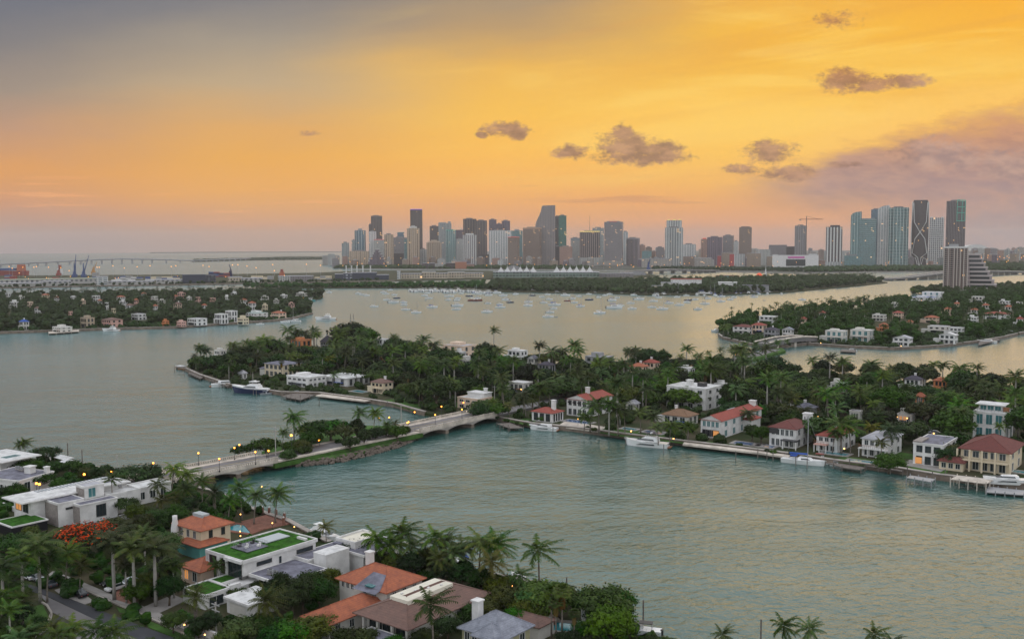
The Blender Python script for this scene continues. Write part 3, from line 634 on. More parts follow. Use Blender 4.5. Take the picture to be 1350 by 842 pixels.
# exoskeleton tower
D = 4550; x0, x1 = 1202.3, 1222.5; g = AD(1212.4, D); w = (x1 - x0) * D/1700; h = ZT(1212, 265.5, D) - 1.6
t_ = thing('skyscraper', 'dark curved tower wrapped in a pale crossing exoskeleton', 'skyscraper', (g.x, g.y, 1.6), -math.atan2(g.x, g.y))
mb = MB(); n = 12
def ww(k): return w / 2 * (0.93 + 0.09 * math.sin(math.pi * k) + (0.0))
vs = []; 
for j in range(n + 1):
    k = j / n
    vs += [(-ww(k), 4, h*k), (-ww(k)*.6, 0, h*k), (ww(k)*.6, 0, h*k), (ww(k), 4, h*k), (ww(k), 34, h*k), (-ww(k), 34, h*k)]
fs = [(j*6+i, j*6+(i+1)%6, (j+1)*6+(i+1)%6, (j+1)*6+i) for j in range(n) for i in range(6)] + [tuple(range(n*6, n*6+6))]
mb.add(vs, fs).build('tower_body', f_dark, t_)
ex = MB()
for s_ in (-1, 1):
    ex.tube([(s_*w*.02, -1.6, 0), (s_*w*.10, -1.6, h*.13), (s_*w*.44, -1.2, h*.20), (s_*w*.30, -1.6, h*.42), (-s_*w*.02, -1.8, h*.53), (-s_*w*.36, -1.4, h*.68), (-s_*w*.42, -1.2, h*.98)], 1.5, 5)
    ex.tube([(s_*w*.46, -1.2, 0), (s_*w*.42, -1.4, h*.1), (s_*w*.24, -1.6, h*.13), (s_*w*.12, -1.6, h*.02)], 1.5, 5)
    ex.tube([(s_*w*.5, 3, 0), (s_*w*.53, 3, h*.5), (s_*w*.48, 3, h)], 1.4, 5)
ex.build('exoskeleton', WP, t_)
MB().box(-w*.42, w*.42, 6, 30, h, h + 5).build('roof_box', DMETAL, t_)
landmark('the dark tower with pale exoskeleton', x0, 265, x1, 350, D)
tower(1225.6,1243,287,4900,FC('white grid facade',(0.6,0.6,0.58),(0.07,0.08,0.09),bay=7,vf=.4,hf=.3,fl=7),'white gridded tower between two dark towers',cap=[(.05,.2,3,WP),(.8,.95,3,WP)])
t_ = tower(1247.6,1270.5,264.8,4500,f_dark,'dark slab tower with green neon frame on its upper corner',fin=(12,.5,1.3,DARKB),finm=mat('mauve pier',(0.2,0.17,0.18)),rot=0)
nb = MB(); w = 22.9*4500/1700; h = ZT(1260, 264.8, 4500) - 1.6; xa, xb = w*.06, w*.47
for z in (h - 2, h - 22, h - 42, h - 70, h + 3): nb.box(xa, xb, -2.0, -1.2, z, z + 1.6)
for x in (xa, (xa + xb) / 2 + 3, xb): nb.box(x - .8, x + .8, -2.0, -1.2, h - 70, h + 3)
nb.build('neon_frame', GRNL, t_)
# crane on unfinished tower
def crane_on(px, ytop, jx0, jx1, jy, D, zb, label):
    g = AD(px, D); zt = ZT(px, ytop, D); zj = ZT(px, jy, D); t_ = thing('tower_crane', label, 'crane', (g.x, g.y - 2, zb))
    MB().box(-1, 1, -1, 1, 0, zt - zb).build('mast', DMETAL, t_)
    MB().tube([((jx0 - px)*D/1700, 0, zj - zb), ((jx1 - px)*D/1700, 0, zj - zb)], 1.0, 4).build('jib', REDP, t_)
    MB().tube([(0, 0, zt - zb), ((jx1 - px)*D/1700*.7, 0, zj - zb + .8)], .35, 4).build('tie', DMETAL, t_)
    MB().box((jx0-px)*D/1700, (jx0-px)*D/1700 + 6, -1.5, 1.5, zj - zb - 5, zj - zb - .9).build('counterweight', CONC, t_)
crane_on(1062.4, 285, 1053, 1084, 289, 4880, 1.6, 'red construction crane rising over the unfinished grey tower')

# near tower with stepped annex
D = 1950; g = AD(1260.5, D); az_ = math.atan2(g.x, g.y); w = 29 * D/1700; h = ZT(1260, 327, D) - 1.6
t_ = thing('apartment_tower', 'dark brown balconied tower standing behind the far right island', 'apartment tower', (g.x, g.y, 1.6), -az_)
MB().box(-w/2, w/2, 0, 22, 0, h).build('tower_body', FC('bronze balcony tower', (0.17,0.125,0.11), (0.02,0.02,0.025), bay=4.2, vf=.35, hf=.38, fl=3.1, lit=.02), t_)
fb = MB()
for fx in (-.49, -.3, -.06, .06, .2, .34, .49): fb.box(w*fx - .8, w*fx + .8, -1.6, -.02, 0, h + .5)
fb.build('pier_fins', mat('pale stone pier', (0.42, 0.36, 0.32)), t_)
sb = MB(); z = 3.2
while z < h - 1:
    for a, b_ in ((-.45, -.34), (-.26, -.1), (.1, .16), (.38, .45)): sb.box(w*a, w*b_, -1.4, -.03, z, z + .9)
    z += 3.1
sb.build('balcony_slabs', mat('rose balcony slab', (0.36, 0.29, 0.26)), t_)
MB().box(-w*.5, w*.5, 0.5, 21.5, h, h + 2.2).build('parapet', WP, t_); MB().box(-w*.3, w*.1, 4, 16, h + 2.2, h + 6).build('roof_box', GP, t_)
MB().box(-w*.7, w*1.1, -8, 16, 0, 6).build('podium', f_low, t_)
landmark('the brown balconied tower', 1246, 326, 1275, 385, D)
g = AD(1276, 1980)
t_ = thing('stepped_block', 'mauve terraced building stepping down beside the brown balconied tower', 'apartment block', (g.x, g.y, 1.6), -az_)
mb = MB(); ed = MB(); gl = MB(); n = 9; tot = 38 * 1980/1700; H0 = ZT(1276, 335, 1980) - 1.6
for i in range(n):
    wid = tot * (0.42 + 0.58 * i / (n - 1)); z1 = H0 * (1 - i / n); z0_ = H0 * (1 - (i + 1) / n)
    mb.box(0, wid, 0.6, 26, z0_, z1 - .5); ed.box(-.2, wid + .6, 0, 26.4, z1 - 1.6, z1 + .3)
    gl.box(wid*.12, wid*.9, 0.4, .58, z0_ + 1.0, z1 - 2.0)
mb.build('tower_body', mat('mauve render', (0.36, 0.30, 0.30)), t_); ed.build('terrace_edges', mat('pale mauve edge', (0.52, 0.46, 0.45)), t_); gl.build('window_band', GLASS, t_)
# stadium
D = 7000; g = AD(1287, D); t_ = thing('stadium', 'low white arched stadium roof on the horizon at far right', 'stadium', (g.x, g.y, 1.6)); w = 33 * D/1700
H_ = ZT(1287, 322.5, D); mb = MB()
pr = [(w/2*math.cos(math.pi*i/12), H_*(0.55 + 0.45*math.sin(math.pi*i/12))) for i in range(13)]
mb.add([(x, 0, z) for x, z in pr] + [(x*.9, 90, z*.95) for x, z in pr], [(i, i+1, i+14, i+13) for i in range(12)] + [tuple(range(12, -1, -1))]); mb.build('roof', WP, t_)
MB().box(-w/2, w/2, 2, 80, 0, H_*.53).build('wall', f_low, t_)
# arena and low named blocks
def block(x0, x1, yt, D, m_, label, cat='building', name='building', roofm=None, dep=30, rot=0, extra=None):
    g = AD((x0+x1)/2, D); w = (x1-x0)*D/1700; h = max(4, ZT((x0+x1)/2, yt, D) - 1.6)
    t_ = thing(name, label, cat, (g.x, g.y, 1.6), -math.atan2(g.x, g.y) + R(rot))
    MB().box(-w/2, w/2, 0, dep, 0, h).build('wall', m_, t_)
    MB().box(-w/2 - .5, w/2 + .5, -.5, dep + .5, h, h + .8).build('roof', roofm or LGREYR, t_)
    if extra: extra(t_, w, h, dep)
    if label: landmark(label, x0, yt, x1, 350, D)
    return t_
def scr(t_, w, h, d):
    MB().box(-w*.16, w*.2, -1.2, -.6, h*.76, h*.90).build('screen', MAGL, t_); MB().box(-w*.2, w*.22, -1.0, -.1, h*.1, h*.66).build('window_band', GLASS, t_)
    MB().cyl(w*.38, 14, 0, h + 4, 12, 13, 14).build('drum', WP, t_); MB().cyl(-w*.44, 12, 0, h + 3, 9, 9, 12).build('drum', WP, t_)
block(1019.5,1078,336.5,4350,WHITE,'long white waterfront arena with magenta screen',cat='arena',name='arena',dep=60,extra=scr)
block(1014,1037,323,5200,f_grey,'grey block with red lit edge behind the white arena',dep=40)
block(846,886,341,4400,f_low,'long low green tinted marketplace by the waterfront')
block(901,916,338,4600,f_brown,'brown brick block right of the tall teal white condominium')
block(916,938,340,4500,f_low,'pale green block in front of the dark violet block')
block(946,951,337,4480,mat('deep red wall',(0.3,0.04,0.04)),'narrow deep red block beside the dark violet block',dep=14)
block(952,966,333,4700,f_tan,'peach block below the beige grey block')
block(962,968,335,4450,mat('crimson wall',(0.36,0.05,0.05)),'crimson block left of the white apartment block',dep=14)
block(968,982,335,4550,f_white,'small white block below the lone brown tower')
block(985,1003,334,4500,f_tan,'broad tan block right of the lone brown tower')
block(1002,1016,329,4800,f_pale,'stepped grey block left of the white arena')
block(1037,1049,325,5000,f_dark,'dark glass block left of the unfinished grey tower')
block(556,573,347,4300,f_dark,'low dark museum block below the beige arched tower')
block(571,584,348,4310,f_pale,'low pale block right of the low dark museum block')
block(600,615,345,4250,mat('rust cladding',(0.34,0.14,0.08)),'low rust red block on the left waterfront')
block(588,600,346.5,4290,f_dark,'low black fronted block left of the rust red block')
block(615,625,348,4280,f_pink,'low pink block right of the rust red block')
block(425,447,337,5400,f_low,'pale cluster block at the far left foot of the skyline',dep=60)
block(432,441,335,5200,f_pale,'small cream block before the slim pale tower',dep=20)
# filler low rise, each its own building
fm_all = [f_low, f_pale, f_tan, f_grey, f_brown, f_white, f_pink, f_tealst, f_violet]
cn = ['putty', 'pale', 'tan', 'grey', 'brown', 'white', 'rosy', 'pale teal', 'mauve']
AUTO = []      # (object, noun phrase, px, py, group) to be labelled later
rr = random.Random(11)
def filler(x, D, w, yt, dep=24):
    k = rr.randrange(len(fm_all))
    g = AD(x, D); h = max(5, ZT(x, yt, D) - 1.6)
    o = thing('city_block', None, 'building', (g.x, g.y, 1.6), -math.atan2(g.x, g.y) + R(rr.uniform(-25, 25)), 'low and mid rise blocks of the city')
    wm_ = w * D/1700; MB().box(-wm_/2, wm_/2, 0, dep, 0, h).build('wall', fm_all[k], o)
    MB().box(-wm_*.3, wm_*.2, dep*.3, dep*.7, h, h + 3.5).build('roof_box', GP, o)
    AUTO.append((o, cn[k] + (' city block' if h > 25 else ' low city building'), x, yt, 'city'))
for i in range(78):
    x = 790 + 560 * (i + rr.random()) / 78
    filler(x, rr.uniform(5300, 7800), rr.uniform(4, 9), rr.uniform(326, 333))
for i in range(26):
    x = 440 + 350 * (i + rr.random()) / 26
    filler(x, rr.uniform(4550, 4750), rr.uniform(5, 10), rr.uniform(337, 345))
for i in range(34):
    x = 835 + 520 * (i + rr.random()) / 34
    filler(x, rr.uniform(4450, 5100), rr.uniform(5, 11), rr.uniform(337, 345) if x < 1230 else rr.uniform(334, 341))
for i in range(24):
    x = 1278 + 75 * (i + rr.random()) / 24
    filler(x, rr.uniform(5200, 9000), rr.uniform(3, 8), rr.uniform(326.5, 334))
# ------------------------------------------------------------------ vegetation templates (kept as mesh data, placed as objects)
def frond(mb, base, az0, elev, L, droop, nl, lw, rr, ll=0.75):
    pts = []; p = Vector(base); e = elev; seg = 7
    d = Vector((math.cos(az0), math.sin(az0), 0))
    pts.append(p.copy())
    for i in range(seg):
        p = p + Vector((.035 * i, .02 * i, 0)) + (d * math.cos(e) + Vector((0, 0, math.sin(e)))) * (L / seg); e -= droop / seg * (0.6 + 0.9 * i / seg); pts.append(p.copy())
    side = Vector((-d.y, d.x, 0))
    mb.tube([pts[0], pts[3], pts[-1]], [0.045, 0.03, 0.01], 3)
    for i in range(nl):
        t = 0.12 + 0.88 * (i + .5) / nl; k = min(seg - 1, int(t * seg)); q = pts[k].lerp(pts[k+1], t * seg - k); tg = (pts[k+1] - pts[k]).normalized()
        l = ll * (0.35 + 0.65 * math.sin(math.pi * min(1, t * 0.9 + 0.12)))
        for s_ in (-1, 1):
            dr = rr.uniform(0.25, 0.75)
            tip = q + side * s_ * l * math.cos(dr) * .9 + tg * l * 0.45 + Vector((0, 0, -l * math.sin(dr)))
            hw = tg * lw * .5
            mb.add([q - hw, q + hw, tip + hw * .25, tip - hw * .25], [(0, 1, 2, 3)])
def palm_mesh(kind, seed):
    rr = random.Random(seed); tr = MB(); cr = MB(); ex = None
    drp = rr.uniform(.75, 1.35)
    if kind == 'coconut':
        H = 8.5; lean = rr.uniform(0.3, 1.4); la = rr.uniform(0, 6.28)
        pts = [(lean*(i/6)**1.8*math.cos(la), lean*(i/6)**1.8*math.sin(la), H*i/6) for i in range(7)]
        tr.tube(pts, [.26, .19, .16, .15, .14, .13, .12], 6); top = Vector(pts[-1])
        n = rr.randrange(17, 27)
        for i in range(n):
            e = 1.15 - 1.75 * (i / n) + rr.uniform(-.1, .1)
            frond(cr, top + Vector((0, 0, .1)), i * 2.399 + rr.uniform(-.2, .2), e, rr.uniform(3.7, 4.6), rr.uniform(1.0, 1.7) * drp, 14, .27, rr, 1.0)
        for i in range(5): cr.ball(top + Vector((.25*math.cos(i*1.25), .25*math.sin(i*1.25), -.15)), .13, 5, 3)
    elif kind == 'royal':
        H = 11.0
        tr.tube([(0,0,0),(0,0,H*.25),(0,0,H*.55),(0,0,H*.85),(0,0,H)], [.30,.24,.27,.21,.17], 8); top = Vector((0, 0, H + 1.3))
        ex = MB(); ex.tube([(0,0,H),(0,0,H+.5),(0,0,H+1.4)], [.2,.2,.09], 6)
        n = rr.randrange(16, 24)
        for i in range(n):
            e = 1.25 - 1.6 * (i / n) + rr.uniform(-.1, .1)
            frond(cr, top, i * 2.399 + rr.uniform(-.2, .2), e, rr.uniform(3.8, 4.7), rr.uniform(1.1, 1.8) * drp, 15, .30, rr, 1.05)
    elif kind == 'date':
        H = 6.5; tr.tube([(0,0,0),(0,0,H*.5),(0,0,H)], [.42,.34,.40], 8); top = Vector((0, 0, H))
        n = 42
        for i in range(n):
            e = 1.35 - 2.1 * (i / n) + rr.uniform(-.1, .1)
            frond(cr, top, i * 2.399, e, rr.uniform(3.2, 4.0), rr.uniform(.8, 1.3), 12, .18, rr, .6)
    elif kind == 'fan':
        H = 10.5; tr.tube([(0,0,0),(0,0,H*.5),(0,0,H)], [.22,.15,.13], 6); top = Vector((0, 0, H))
        for i in range(30):
            e = 1.3 - 1.9 * (i / 30); a = i * 2.399; d = Vector((math.cos(a)*math.cos(e), math.sin(a)*math.cos(e), math.sin(e))); c = top + d * 1.0
            cr.tube([top, c], [.03, .02], 3); sd_ = d.cross(Vector((0,0,1))).normalized(); up = sd_.cross(d)
            for k in range(9):
                th = -1.25 + 2.5 * k / 8; dd = d * math.cos(th) + sd_ * math.sin(th); tip = c + dd * 1.0 + Vector((0,0,-.28)); w_ = (sd_*math.cos(th) - d*math.sin(th)) * .11
                cr.add([c, c + dd*.55 + w_, tip, c + dd*.55 - w_], [(0,1,2,3)])
        ex = MB()
        for i in range(60):
            a = i * 2.399; z = H - .3 - 2.3 * (i / 60); d = Vector((math.cos(a), math.sin(a), 0)); q = Vector((0, 0, z)); sd_ = Vector((-d.y, d.x, 0)) * .3
            ex.add([q, q + d*.55 - Vector((0,0,.5)) + sd_, q + d*.45 - Vector((0,0,1.3)), q + d*.55 - Vector((0,0,.5)) - sd_], [(0,1,2,3)])
    return tr, cr, ex
def clumps(cr, centres, per, ls, rr, core=0.62):
    for c, r in centres:
        cr.ball(c, r * core, 6, 4, .8, .5, rr.random())
        for i in range(per):
            z = rr.uniform(-.75, 1); a = rr.uniform(0, 6.283); q = math.sqrt(1 - z*z); d = Vector((q*math.cos(a), q*math.sin(a), z))
            p = Vector(c) + Vector((d.x, d.y, d.z*.8)) * r * rr.uniform(.62, 1.08)
            nrm = (d + Vector((rr.uniform(-.7,.7), rr.uniform(-.7,.7), rr.uniform(-.3,.8)))).normalized()
            u_ = nrm.cross(Vector((rr.uniform(-1,1), rr.uniform(-1,1), .3))).normalized(); w_ = nrm.cross(u_)
            l = ls * rr.uniform(.6, 1.25)
            cr.add([p - u_*l, p + w_*l*.55, p + u_*l, p - w_*l*.55], [(0,1,2,3)])
def tree_mesh(kind, seed, seed_=0):
    rr = random.Random(seed); tr = MB(); cr = MB(); fl = None
    if kind == 'spread': H, rx, n, cz, fl_ = 3.2, 4.6, 20, 1.7, 0
    elif kind == 'round': H, rx, n, cz = 2.6, 3.4, 22, 3.0
    elif kind == 'tall': H, rx, n, cz = 4.0, 3.6, 26, 4.0
    elif kind == 'flame': H, rx, n, cz = 3.6, 4.6, 22, 1.9
    else: H, rx, n, cz = 3.0, 3.6, 20, 2.4
    base = Vector((0, 0, 0)); fork = Vector((rr.uniform(-.3,.3), rr.uniform(-.3,.3), H * .6))
    tr.tube([base, fork * .5, fork], [.34, .27, .24], 7)
    cs = []
    for i in range(n):
        a = i * 2.399 + rr.uniform(-.3,.3); k = math.sqrt((i + .5) / n); rad = rx * k * rr.uniform(.8, 1.0)
        zz = H + cz * math.sqrt(max(0, 1 - (k*.92)**2)) * rr.uniform(.75, 1.15) - (0.3 if kind != 'round' else cz*.2)
        c = Vector((rad*math.cos(a), rad*math.sin(a), zz)); cs.append((c, rr.uniform(1.0, 1.65)))
        if kind in ('round', 'tall', 'mid') and i % 2: cs.append((Vector((rad*.8*math.cos(a+.5), rad*.8*math.sin(a+.5), H - .2 + (zz - H)*.35)), rr.uniform(1.0, 1.5)))
        if i % 3 == 0: tr.tube([fork, fork.lerp(c, .5) + Vector((0,0,-.3)), c], [.16, .10, .04], 5)
    far = seed_ >= 3; per = 56 if far else 90; ls_ = .40 if far else .25; co = .42 if far else .5
    if kind == 'flame':
        clumps(cr, cs, per, ls_, rr, co); fl = MB(); top = sorted(cs, key=lambda q: -q[0].z)[:20]
        clumps(fl, [(c + Vector((0, 0, .35)), r * .92) for c, r in top], 60, .22, rr, .3)
    else: clumps(cr, cs, per, ls_, rr, co)
    return tr, cr, fl
TP_ = {}
LM_LEAF = {'spread': LEAF, 'round': LEAFL, 'tall': LEAFD, 'mid': LEAF, 'flame': LEAFD}
def tpl(kind, seed):
    k = (kind, seed)
    if k in TP_: return TP_[k]
    if kind in ('coconut', 'royal', 'date', 'fan', 'silver', 'yellow'):
        kk = {'silver': 'fan', 'yellow': 'coconut'}.get(kind, kind); tr, cr, ex = palm_mesh(kk, seed * 13 + 5)
        lm = {'silver': LEAFB, 'yellow': LEAFY, 'date': LEAFO}.get(kind, LEAFP)
        parts = [('trunk', tr.mesh('trunk', RTRUNK if kind == 'royal' else TRUNK, True)), ('crown', cr.mesh('crown', lm))]
        if ex: parts.append(('crownshaft' if kind == 'royal' else 'dry_skirt', ex.mesh('skirt', SHAFT if kind == 'royal' else DEADF)))
    else:
        tr, cr, fl = tree_mesh(kind, seed * 17 + 3, seed)
        lm = LM_LEAF.get(kind, LEAF) if seed not in (1, 5) or kind == 'flame' else (LEAFO if seed == 1 or kind in ('mid', 'spread') else LEAFL)
        parts = [('trunk', tr.mesh('trunk', BARK, True)), ('crown', cr.mesh('crown', lm))]
        if fl: parts.append(('blossom', fl.mesh('blossom', FLOWER)))
    TP_[k] = parts; return parts
HT = {'coconut': 10.2, 'royal': 14.2, 'date': 9.0, 'fan': 11.8, 'silver': 11.8, 'yellow': 10.2, 'spread': 6.4, 'round': 7.2, 'tall': 9.2, 'mid': 6.9, 'flame': 7.0}
NM = {'coconut': 'coconut_palm', 'royal': 'royal_palm', 'date': 'date_palm', 'fan': 'fan_palm', 'silver': 'silver_palm', 'yellow': 'coconut_palm', 'flame': 'flame_tree'}
WD = {'coconut': 'feathery coconut palm', 'royal': 'pale trunked royal palm', 'date': 'dense date palm', 'fan': 'fan palm with dry skirt', 'silver': 'silvery fan palm', 'yellow': 'yellowish coconut palm',
      'flame': 'red flowering flame tree', 'spread': 'wide spreading tree', 'round': 'bright round headed tree', 'tall': 'tall dark green tree', 'mid': 'leafy green tree'}
PLANTS = []
def plant(kind, x, y, h=None, z=1.4, seed=None, label=None, group=None, wide=1.0, rr=random):
    seed = (rr.randrange(5 if kind in ('coconut', 'royal') else 3) + (3 if y > 330 and kind in LM_LEAF else 0)) if seed is None else seed
    sc = (h / HT[kind]) if h else rr.uniform(.85, 1.15)
    name = NM.get(kind, 'broadleaf_tree')
    o = thing(name, label, 'palm tree' if 'palm' in name else 'tree', (x, y, z), rr.uniform(-.7, .7) if 'palm' in name else rr.uniform(0, 6.28), group)
    o.scale = (sc * wide, sc * wide, sc)
    for n_, me in tpl(kind, seed):
        c = bpy.data.objects.new(n_, me); COL.objects.link(c); c.parent = o
    p = PX((x, y, z + HT[kind] * sc * .8))
    PLANTS.append((o, kind, HT[kind] * sc))
    if not label: AUTO.append((o, WD[kind], p[0], p[1], 'tree'))
    return o
def plant_px(kind, px, py, h, z=1.5, **k):
    """crown top at photo position px, py for a plant h metres tall"""
    p = P(px, py, z + h * .93); return plant(kind, p.x, p.y, h, z, **k)
def inside(x, y, poly):
    c = False; n = len(poly); j = n - 1
    for i in range(n):
        xi, yi = poly[i]; xj, yj = poly[j]
        if (yi > y) != (yj > y) and x < (xj - xi) * (y - yi) / (yj - yi) + xi: c = not c
        j = i
    return c
def edge_dist(x, y, poly):
    best = 1e9; p = Vector((x, y))
    for a, b_ in zip(poly, poly[1:] + poly[:1]):
        a = Vector(a); b_ = Vector(b_); d = b_ - a; t_ = max(0, min(1, (p - a).dot(d) / max(1e-6, d.length_squared))); best = min(best, (p - a - d * t_).length)
    return best
def canopy(name, poly, spacing, hh, rad, label, per=26, ls=.5, seed=1, mats_=LEAF, keep=None, z=1.4, palms=0.0, ymax=None):
    """a far wood that reads as one mass"""
    rr = random.Random(seed); xs = [p[0] for p in poly]; ys = [p[1] for p in poly]; mb = MB(); y = min(ys)
    if ymax: ys = ys + [ymax]; 
    while y < (ymax or max(ys)):
        x = min(xs)
        while x < max(xs):
            px, py = x + rr.uniform(-.45, .45) * spacing, y + rr.uniform(-.45, .45) * spacing
            if inside(px, py, poly) and edge_dist(px, py, poly) > rad * .5:
                h = rr.uniform(*hh); r = rad * rr.uniform(.75, 1.25)
                if not keep or keep(px, py, h, r):
                    if rr.random() < palms:
                        h *= 1.35; mb.tube([(px, py, z), (px, py, z + h)], .22, 4)
                        for i in range(9):
                            a = i * .698 + rr.random(); e = rr.uniform(-.3, .9); d = Vector((math.cos(a), math.sin(a), 0)); q = Vector((px, py, z + h))
                            m_ = q + d * 1.7 + Vector((0, 0, 1.6 * e)); tip = q + d * 3.1 + Vector((0, 0, 1.6 * e - 1.7)); s_ = Vector((-d.y, d.x, 0)) * .45
                            mb.add([q, m_ + s_ - Vector((0,0,.3)), tip, m_ - s_ - Vector((0,0,.3))], [(0,1,2,3)])
                    else:
                        cs = [(Vector((px + rr.uniform(-.5,.5)*r, py + rr.uniform(-.5,.5)*r, z + h - r*.55 + rr.uniform(-.3,.2)*r)), r * rr.uniform(.55, .8)) for _ in range(3)]
                        cs.append((Vector((px, py, z + h * .38)), r * .8))
                        clumps(mb, cs, per // 4, ls, rr, .8)
            x += spacing
        y += spacing
    return tag(mb.build(name, mats_), label, 'woodland', kind='stuff')
def hedge(pts, w, h, label, z=1.45, m_=BUSHF):
    mb = MB(); rr = random.Random(len(PLANTS) + int(pts[0][0]))
    for a, b_ in zip(pts, pts[1:]):
        a = Vector((*a, 0)); b_ = Vector((*b_, 0)); L = (b_ - a).length; n = max(1, int(L / (w * .7)))
        for i in range(n):
            p = a.lerp(b_, (i + .5) / n); clumps(mb, [(Vector((p.x, p.y, z + h * .5)), max(w, h) * .62)], 34, .2, rr, .85)
    return tag(mb.build('hedge', m_), label, 'hedge')
def bush(x, y, r, label=None, z=1.4, m_=BUSHF, group=None, w='rounded green shrub'):
    rr = random.Random(int(x * 7 + y * 3)); mb = MB()
    clumps(mb, [(Vector((rr.uniform(-.5,.5)*r, rr.uniform(-.5,.5)*r, r*.5)), r*.7) for _ in range(4)], 45, .17, rr, .8)
    o = mb.build('shrub', m_, loc=(x, y, z)); tag(o, label, 'shrub', group)
    if not label: p = PX((x, y, z + r)); AUTO.append((o, w, p[0], p[1], 'shrub'))
    return o
# view corridors: things in the photo that vegetation must not stand in front of
KEEP = []      # (x0, y0, x1, y1, distance)
def clear_of(x, y, h, r, z=1.4, slack=0):
    d = math.hypot(x, y); pt = PX((x, y, z + h)); pb = PX((x, y, z)); rp = r * F / d
    for x0, y0, x1, y1, D in KEEP:
        if d < D - 1 and pt[0] + rp > x0 + slack and pt[0] - rp < x1 - slack and pt[1] < y1 and pb[1] > y0: return False
    return True
FOOT = []      # (x, y, radius) footprints
def foot_ok(x, y, r):
    return all((x - a)**2 + (y - b_)**2 > (c + r)**2 for a, b_, c in FOOT)

# ------------------------------------------------------------------ houses
class House:
    def __init__(s, label, loc, rz, name='house', cat='house', group=None, short=None, detail=2):
        s.o = thing(name, label, cat, loc, rz, group); s.wall = {}; s.detail = detail; s.short = short; s.ext = []; s.top = 0
    def blk(s, x0, x1, y0, y1, z0, z1, m_=WHITE, key='wall'):
        s.wall.setdefault((key, m_.name), (MB(), m_))[0].box(x0, x1, y0, y1, z0, z1)
        s.ext += [(x0, y0, z0), (x1, y1, z1), (x0, y1, z1), (x1, y0, z1), (x1, y0, z0)]; return s
    def flat(s, x0, x1, y0, y1, z, over=.3, th=.35, edge=WHITE, top=LGREYR, par=.25, name='roof'):
        mb = MB(); a, b_, c, d = x0-over, x1+over, y0-over, y1+over
        mb.box(a, b_, c, d, z + .003, z + th); q = .3
        if par:
            z2 = z + th + par
            mb.box(a, b_, c, c+q, z+th, z2); mb.box(a, b_, d-q, d, z+th, z2); mb.box(a, a+q, c+q, d-q, z+th, z2); mb.box(b_-q, b_, c+q, d-q, z+th, z2)
        r_ = mb.build(name, edge, s.o)
        MB().box(a+q+.02, b_-q-.02, c+q+.02, d-q-.02, z+th+.004, z+th+.06).build('roof_surface', top, r_)
        s.ext += [(a, c, z), (b_, d, z + th + par)]; return r_
    def hip(s, x0, x1, y0, y1, z, rise, over=.6, m_=TERRA, gable=False, axis=None, ridge=True, th=.18):
        a, b_, c, d = x0-over, x1+over, y0-over, y1+over; w, l = b_-a, d-c
        axis = axis or ('x' if w > l else 'y'); k = 0 if gable else (min(w, l) / 2)
        if axis == 'x': k = min(k, w/2 - .05); r0, r1 = (a+k, (c+d)/2), (b_-k, (c+d)/2)
        else: k = min(k, l/2 - .05); r0, r1 = ((a+b_)/2, c+k), ((a+b_)/2, d-k)
        mb = MB(); V = [(a,c,z),(b_,c,z),(b_,d,z),(a,d,z),(*r0, z+rise),(*r1, z+rise)]
        Vl = [(x, y, q - th) for x, y, q in V[:4]]
        if axis == 'x': fs = [(0,1,5,4),(2,3,4,5)] + ([] if gable else [(1,2,5),(3,0,4)])
        else: fs = [(1,2,5,4),(3,0,4,5)] + ([] if gable else [(0,1,4),(2,3,5)])
        mb.add(V + Vl, fs + [(6,7,1,0),(7,8,2,1),(8,9,3,2),(9,6,0,3),(9,8,7,6)])
        if gable and axis == 'x':
            s.wall.setdefault(('gable', WHITE.name), (MB(), WHITE))[0].add([(a+over,c+over,z),(a+over,d-over,z),(a+over,(c+d)/2,z+rise*.92)], [(0,2,1)]).add([(b_-over,c+over,z),(b_-over,d-over,z),(b_-over,(c+d)/2,z+rise*.92)], [(0,1,2)])
        if gable and axis == 'y':
            s.wall.setdefault(('gable', WHITE.name), (MB(), WHITE))[0].add([(a+over,c+over,z),(b_-over,c+over,z),((a+b_)/2,c+over,z+rise*.92)], [(0,1,2)]).add([(a+over,d-over,z),(b_-over,d-over,z),((a+b_)/2,d-over,z+rise*.92)], [(0,2,1)])
        r_ = mb.build('roof', m_, s.o)
        if ridge and s.detail > 1:
            rm = MB(); rm.tube([V[4], V[5]], .13, 5)
            if not gable:
                for q, e in ((0,4),(3,4 if axis=='x' else 5),(1,5 if axis=='x' else 4),(2,5)): rm.tube([V[q], V[e]], .11, 5)
            rm.build('ridge_tiles', m_, r_)
        s.ext += [V[0], V[2], V[4]]; return r_
    def face(s, side, pos, a, b_, z0, z1, t0, t1):
        if side == 'f': return (a, b_, pos - t1, pos - t0, z0, z1)
        if side == 'b': return (a, b_, pos + t0, pos + t1, z0, z1)
        if side == 'r': return (pos + t0, pos + t1, a, b_, z0, z1)
        return (pos - t1, pos - t0, a, b_, z0, z1)
    def win(s, side, pos, a, b_, z0, z1, bars=1, g=None, fr=None, arch=False, lit=False, name='window'):
        g = LIT if lit else (g or GLASS); fr = fr or FRAME
        if s.detail < 2:
            MB().box(*s.face(side, pos, a, b_, z0, z1, .02, .09)).build(name, g, s.o); return
        mb = MB(); q = .09 if b_ - a > 1 else .06; B = lambda *k: mb.box(*s.face(side, pos, *k))
        B(a-q, b_+q, z1, z1+q, .0, .12); B(a-q, b_+q, z0-q, z0, .0, .16); B(a-q, a, z0, z1, .0, .12); B(b_, b_+q, z0, z1, .0, .12)
        for i in range(1, bars + 1):
            x = a + (b_ - a) * i / (bars + 1); B(x - .035, x + .035, z0, z1, .05, .10)
        w = mb.build(name, fr, s.o); MB().box(*s.face(side, pos, a, b_, z0, z1, .012, .05)).build('pane', g, w)
        return w
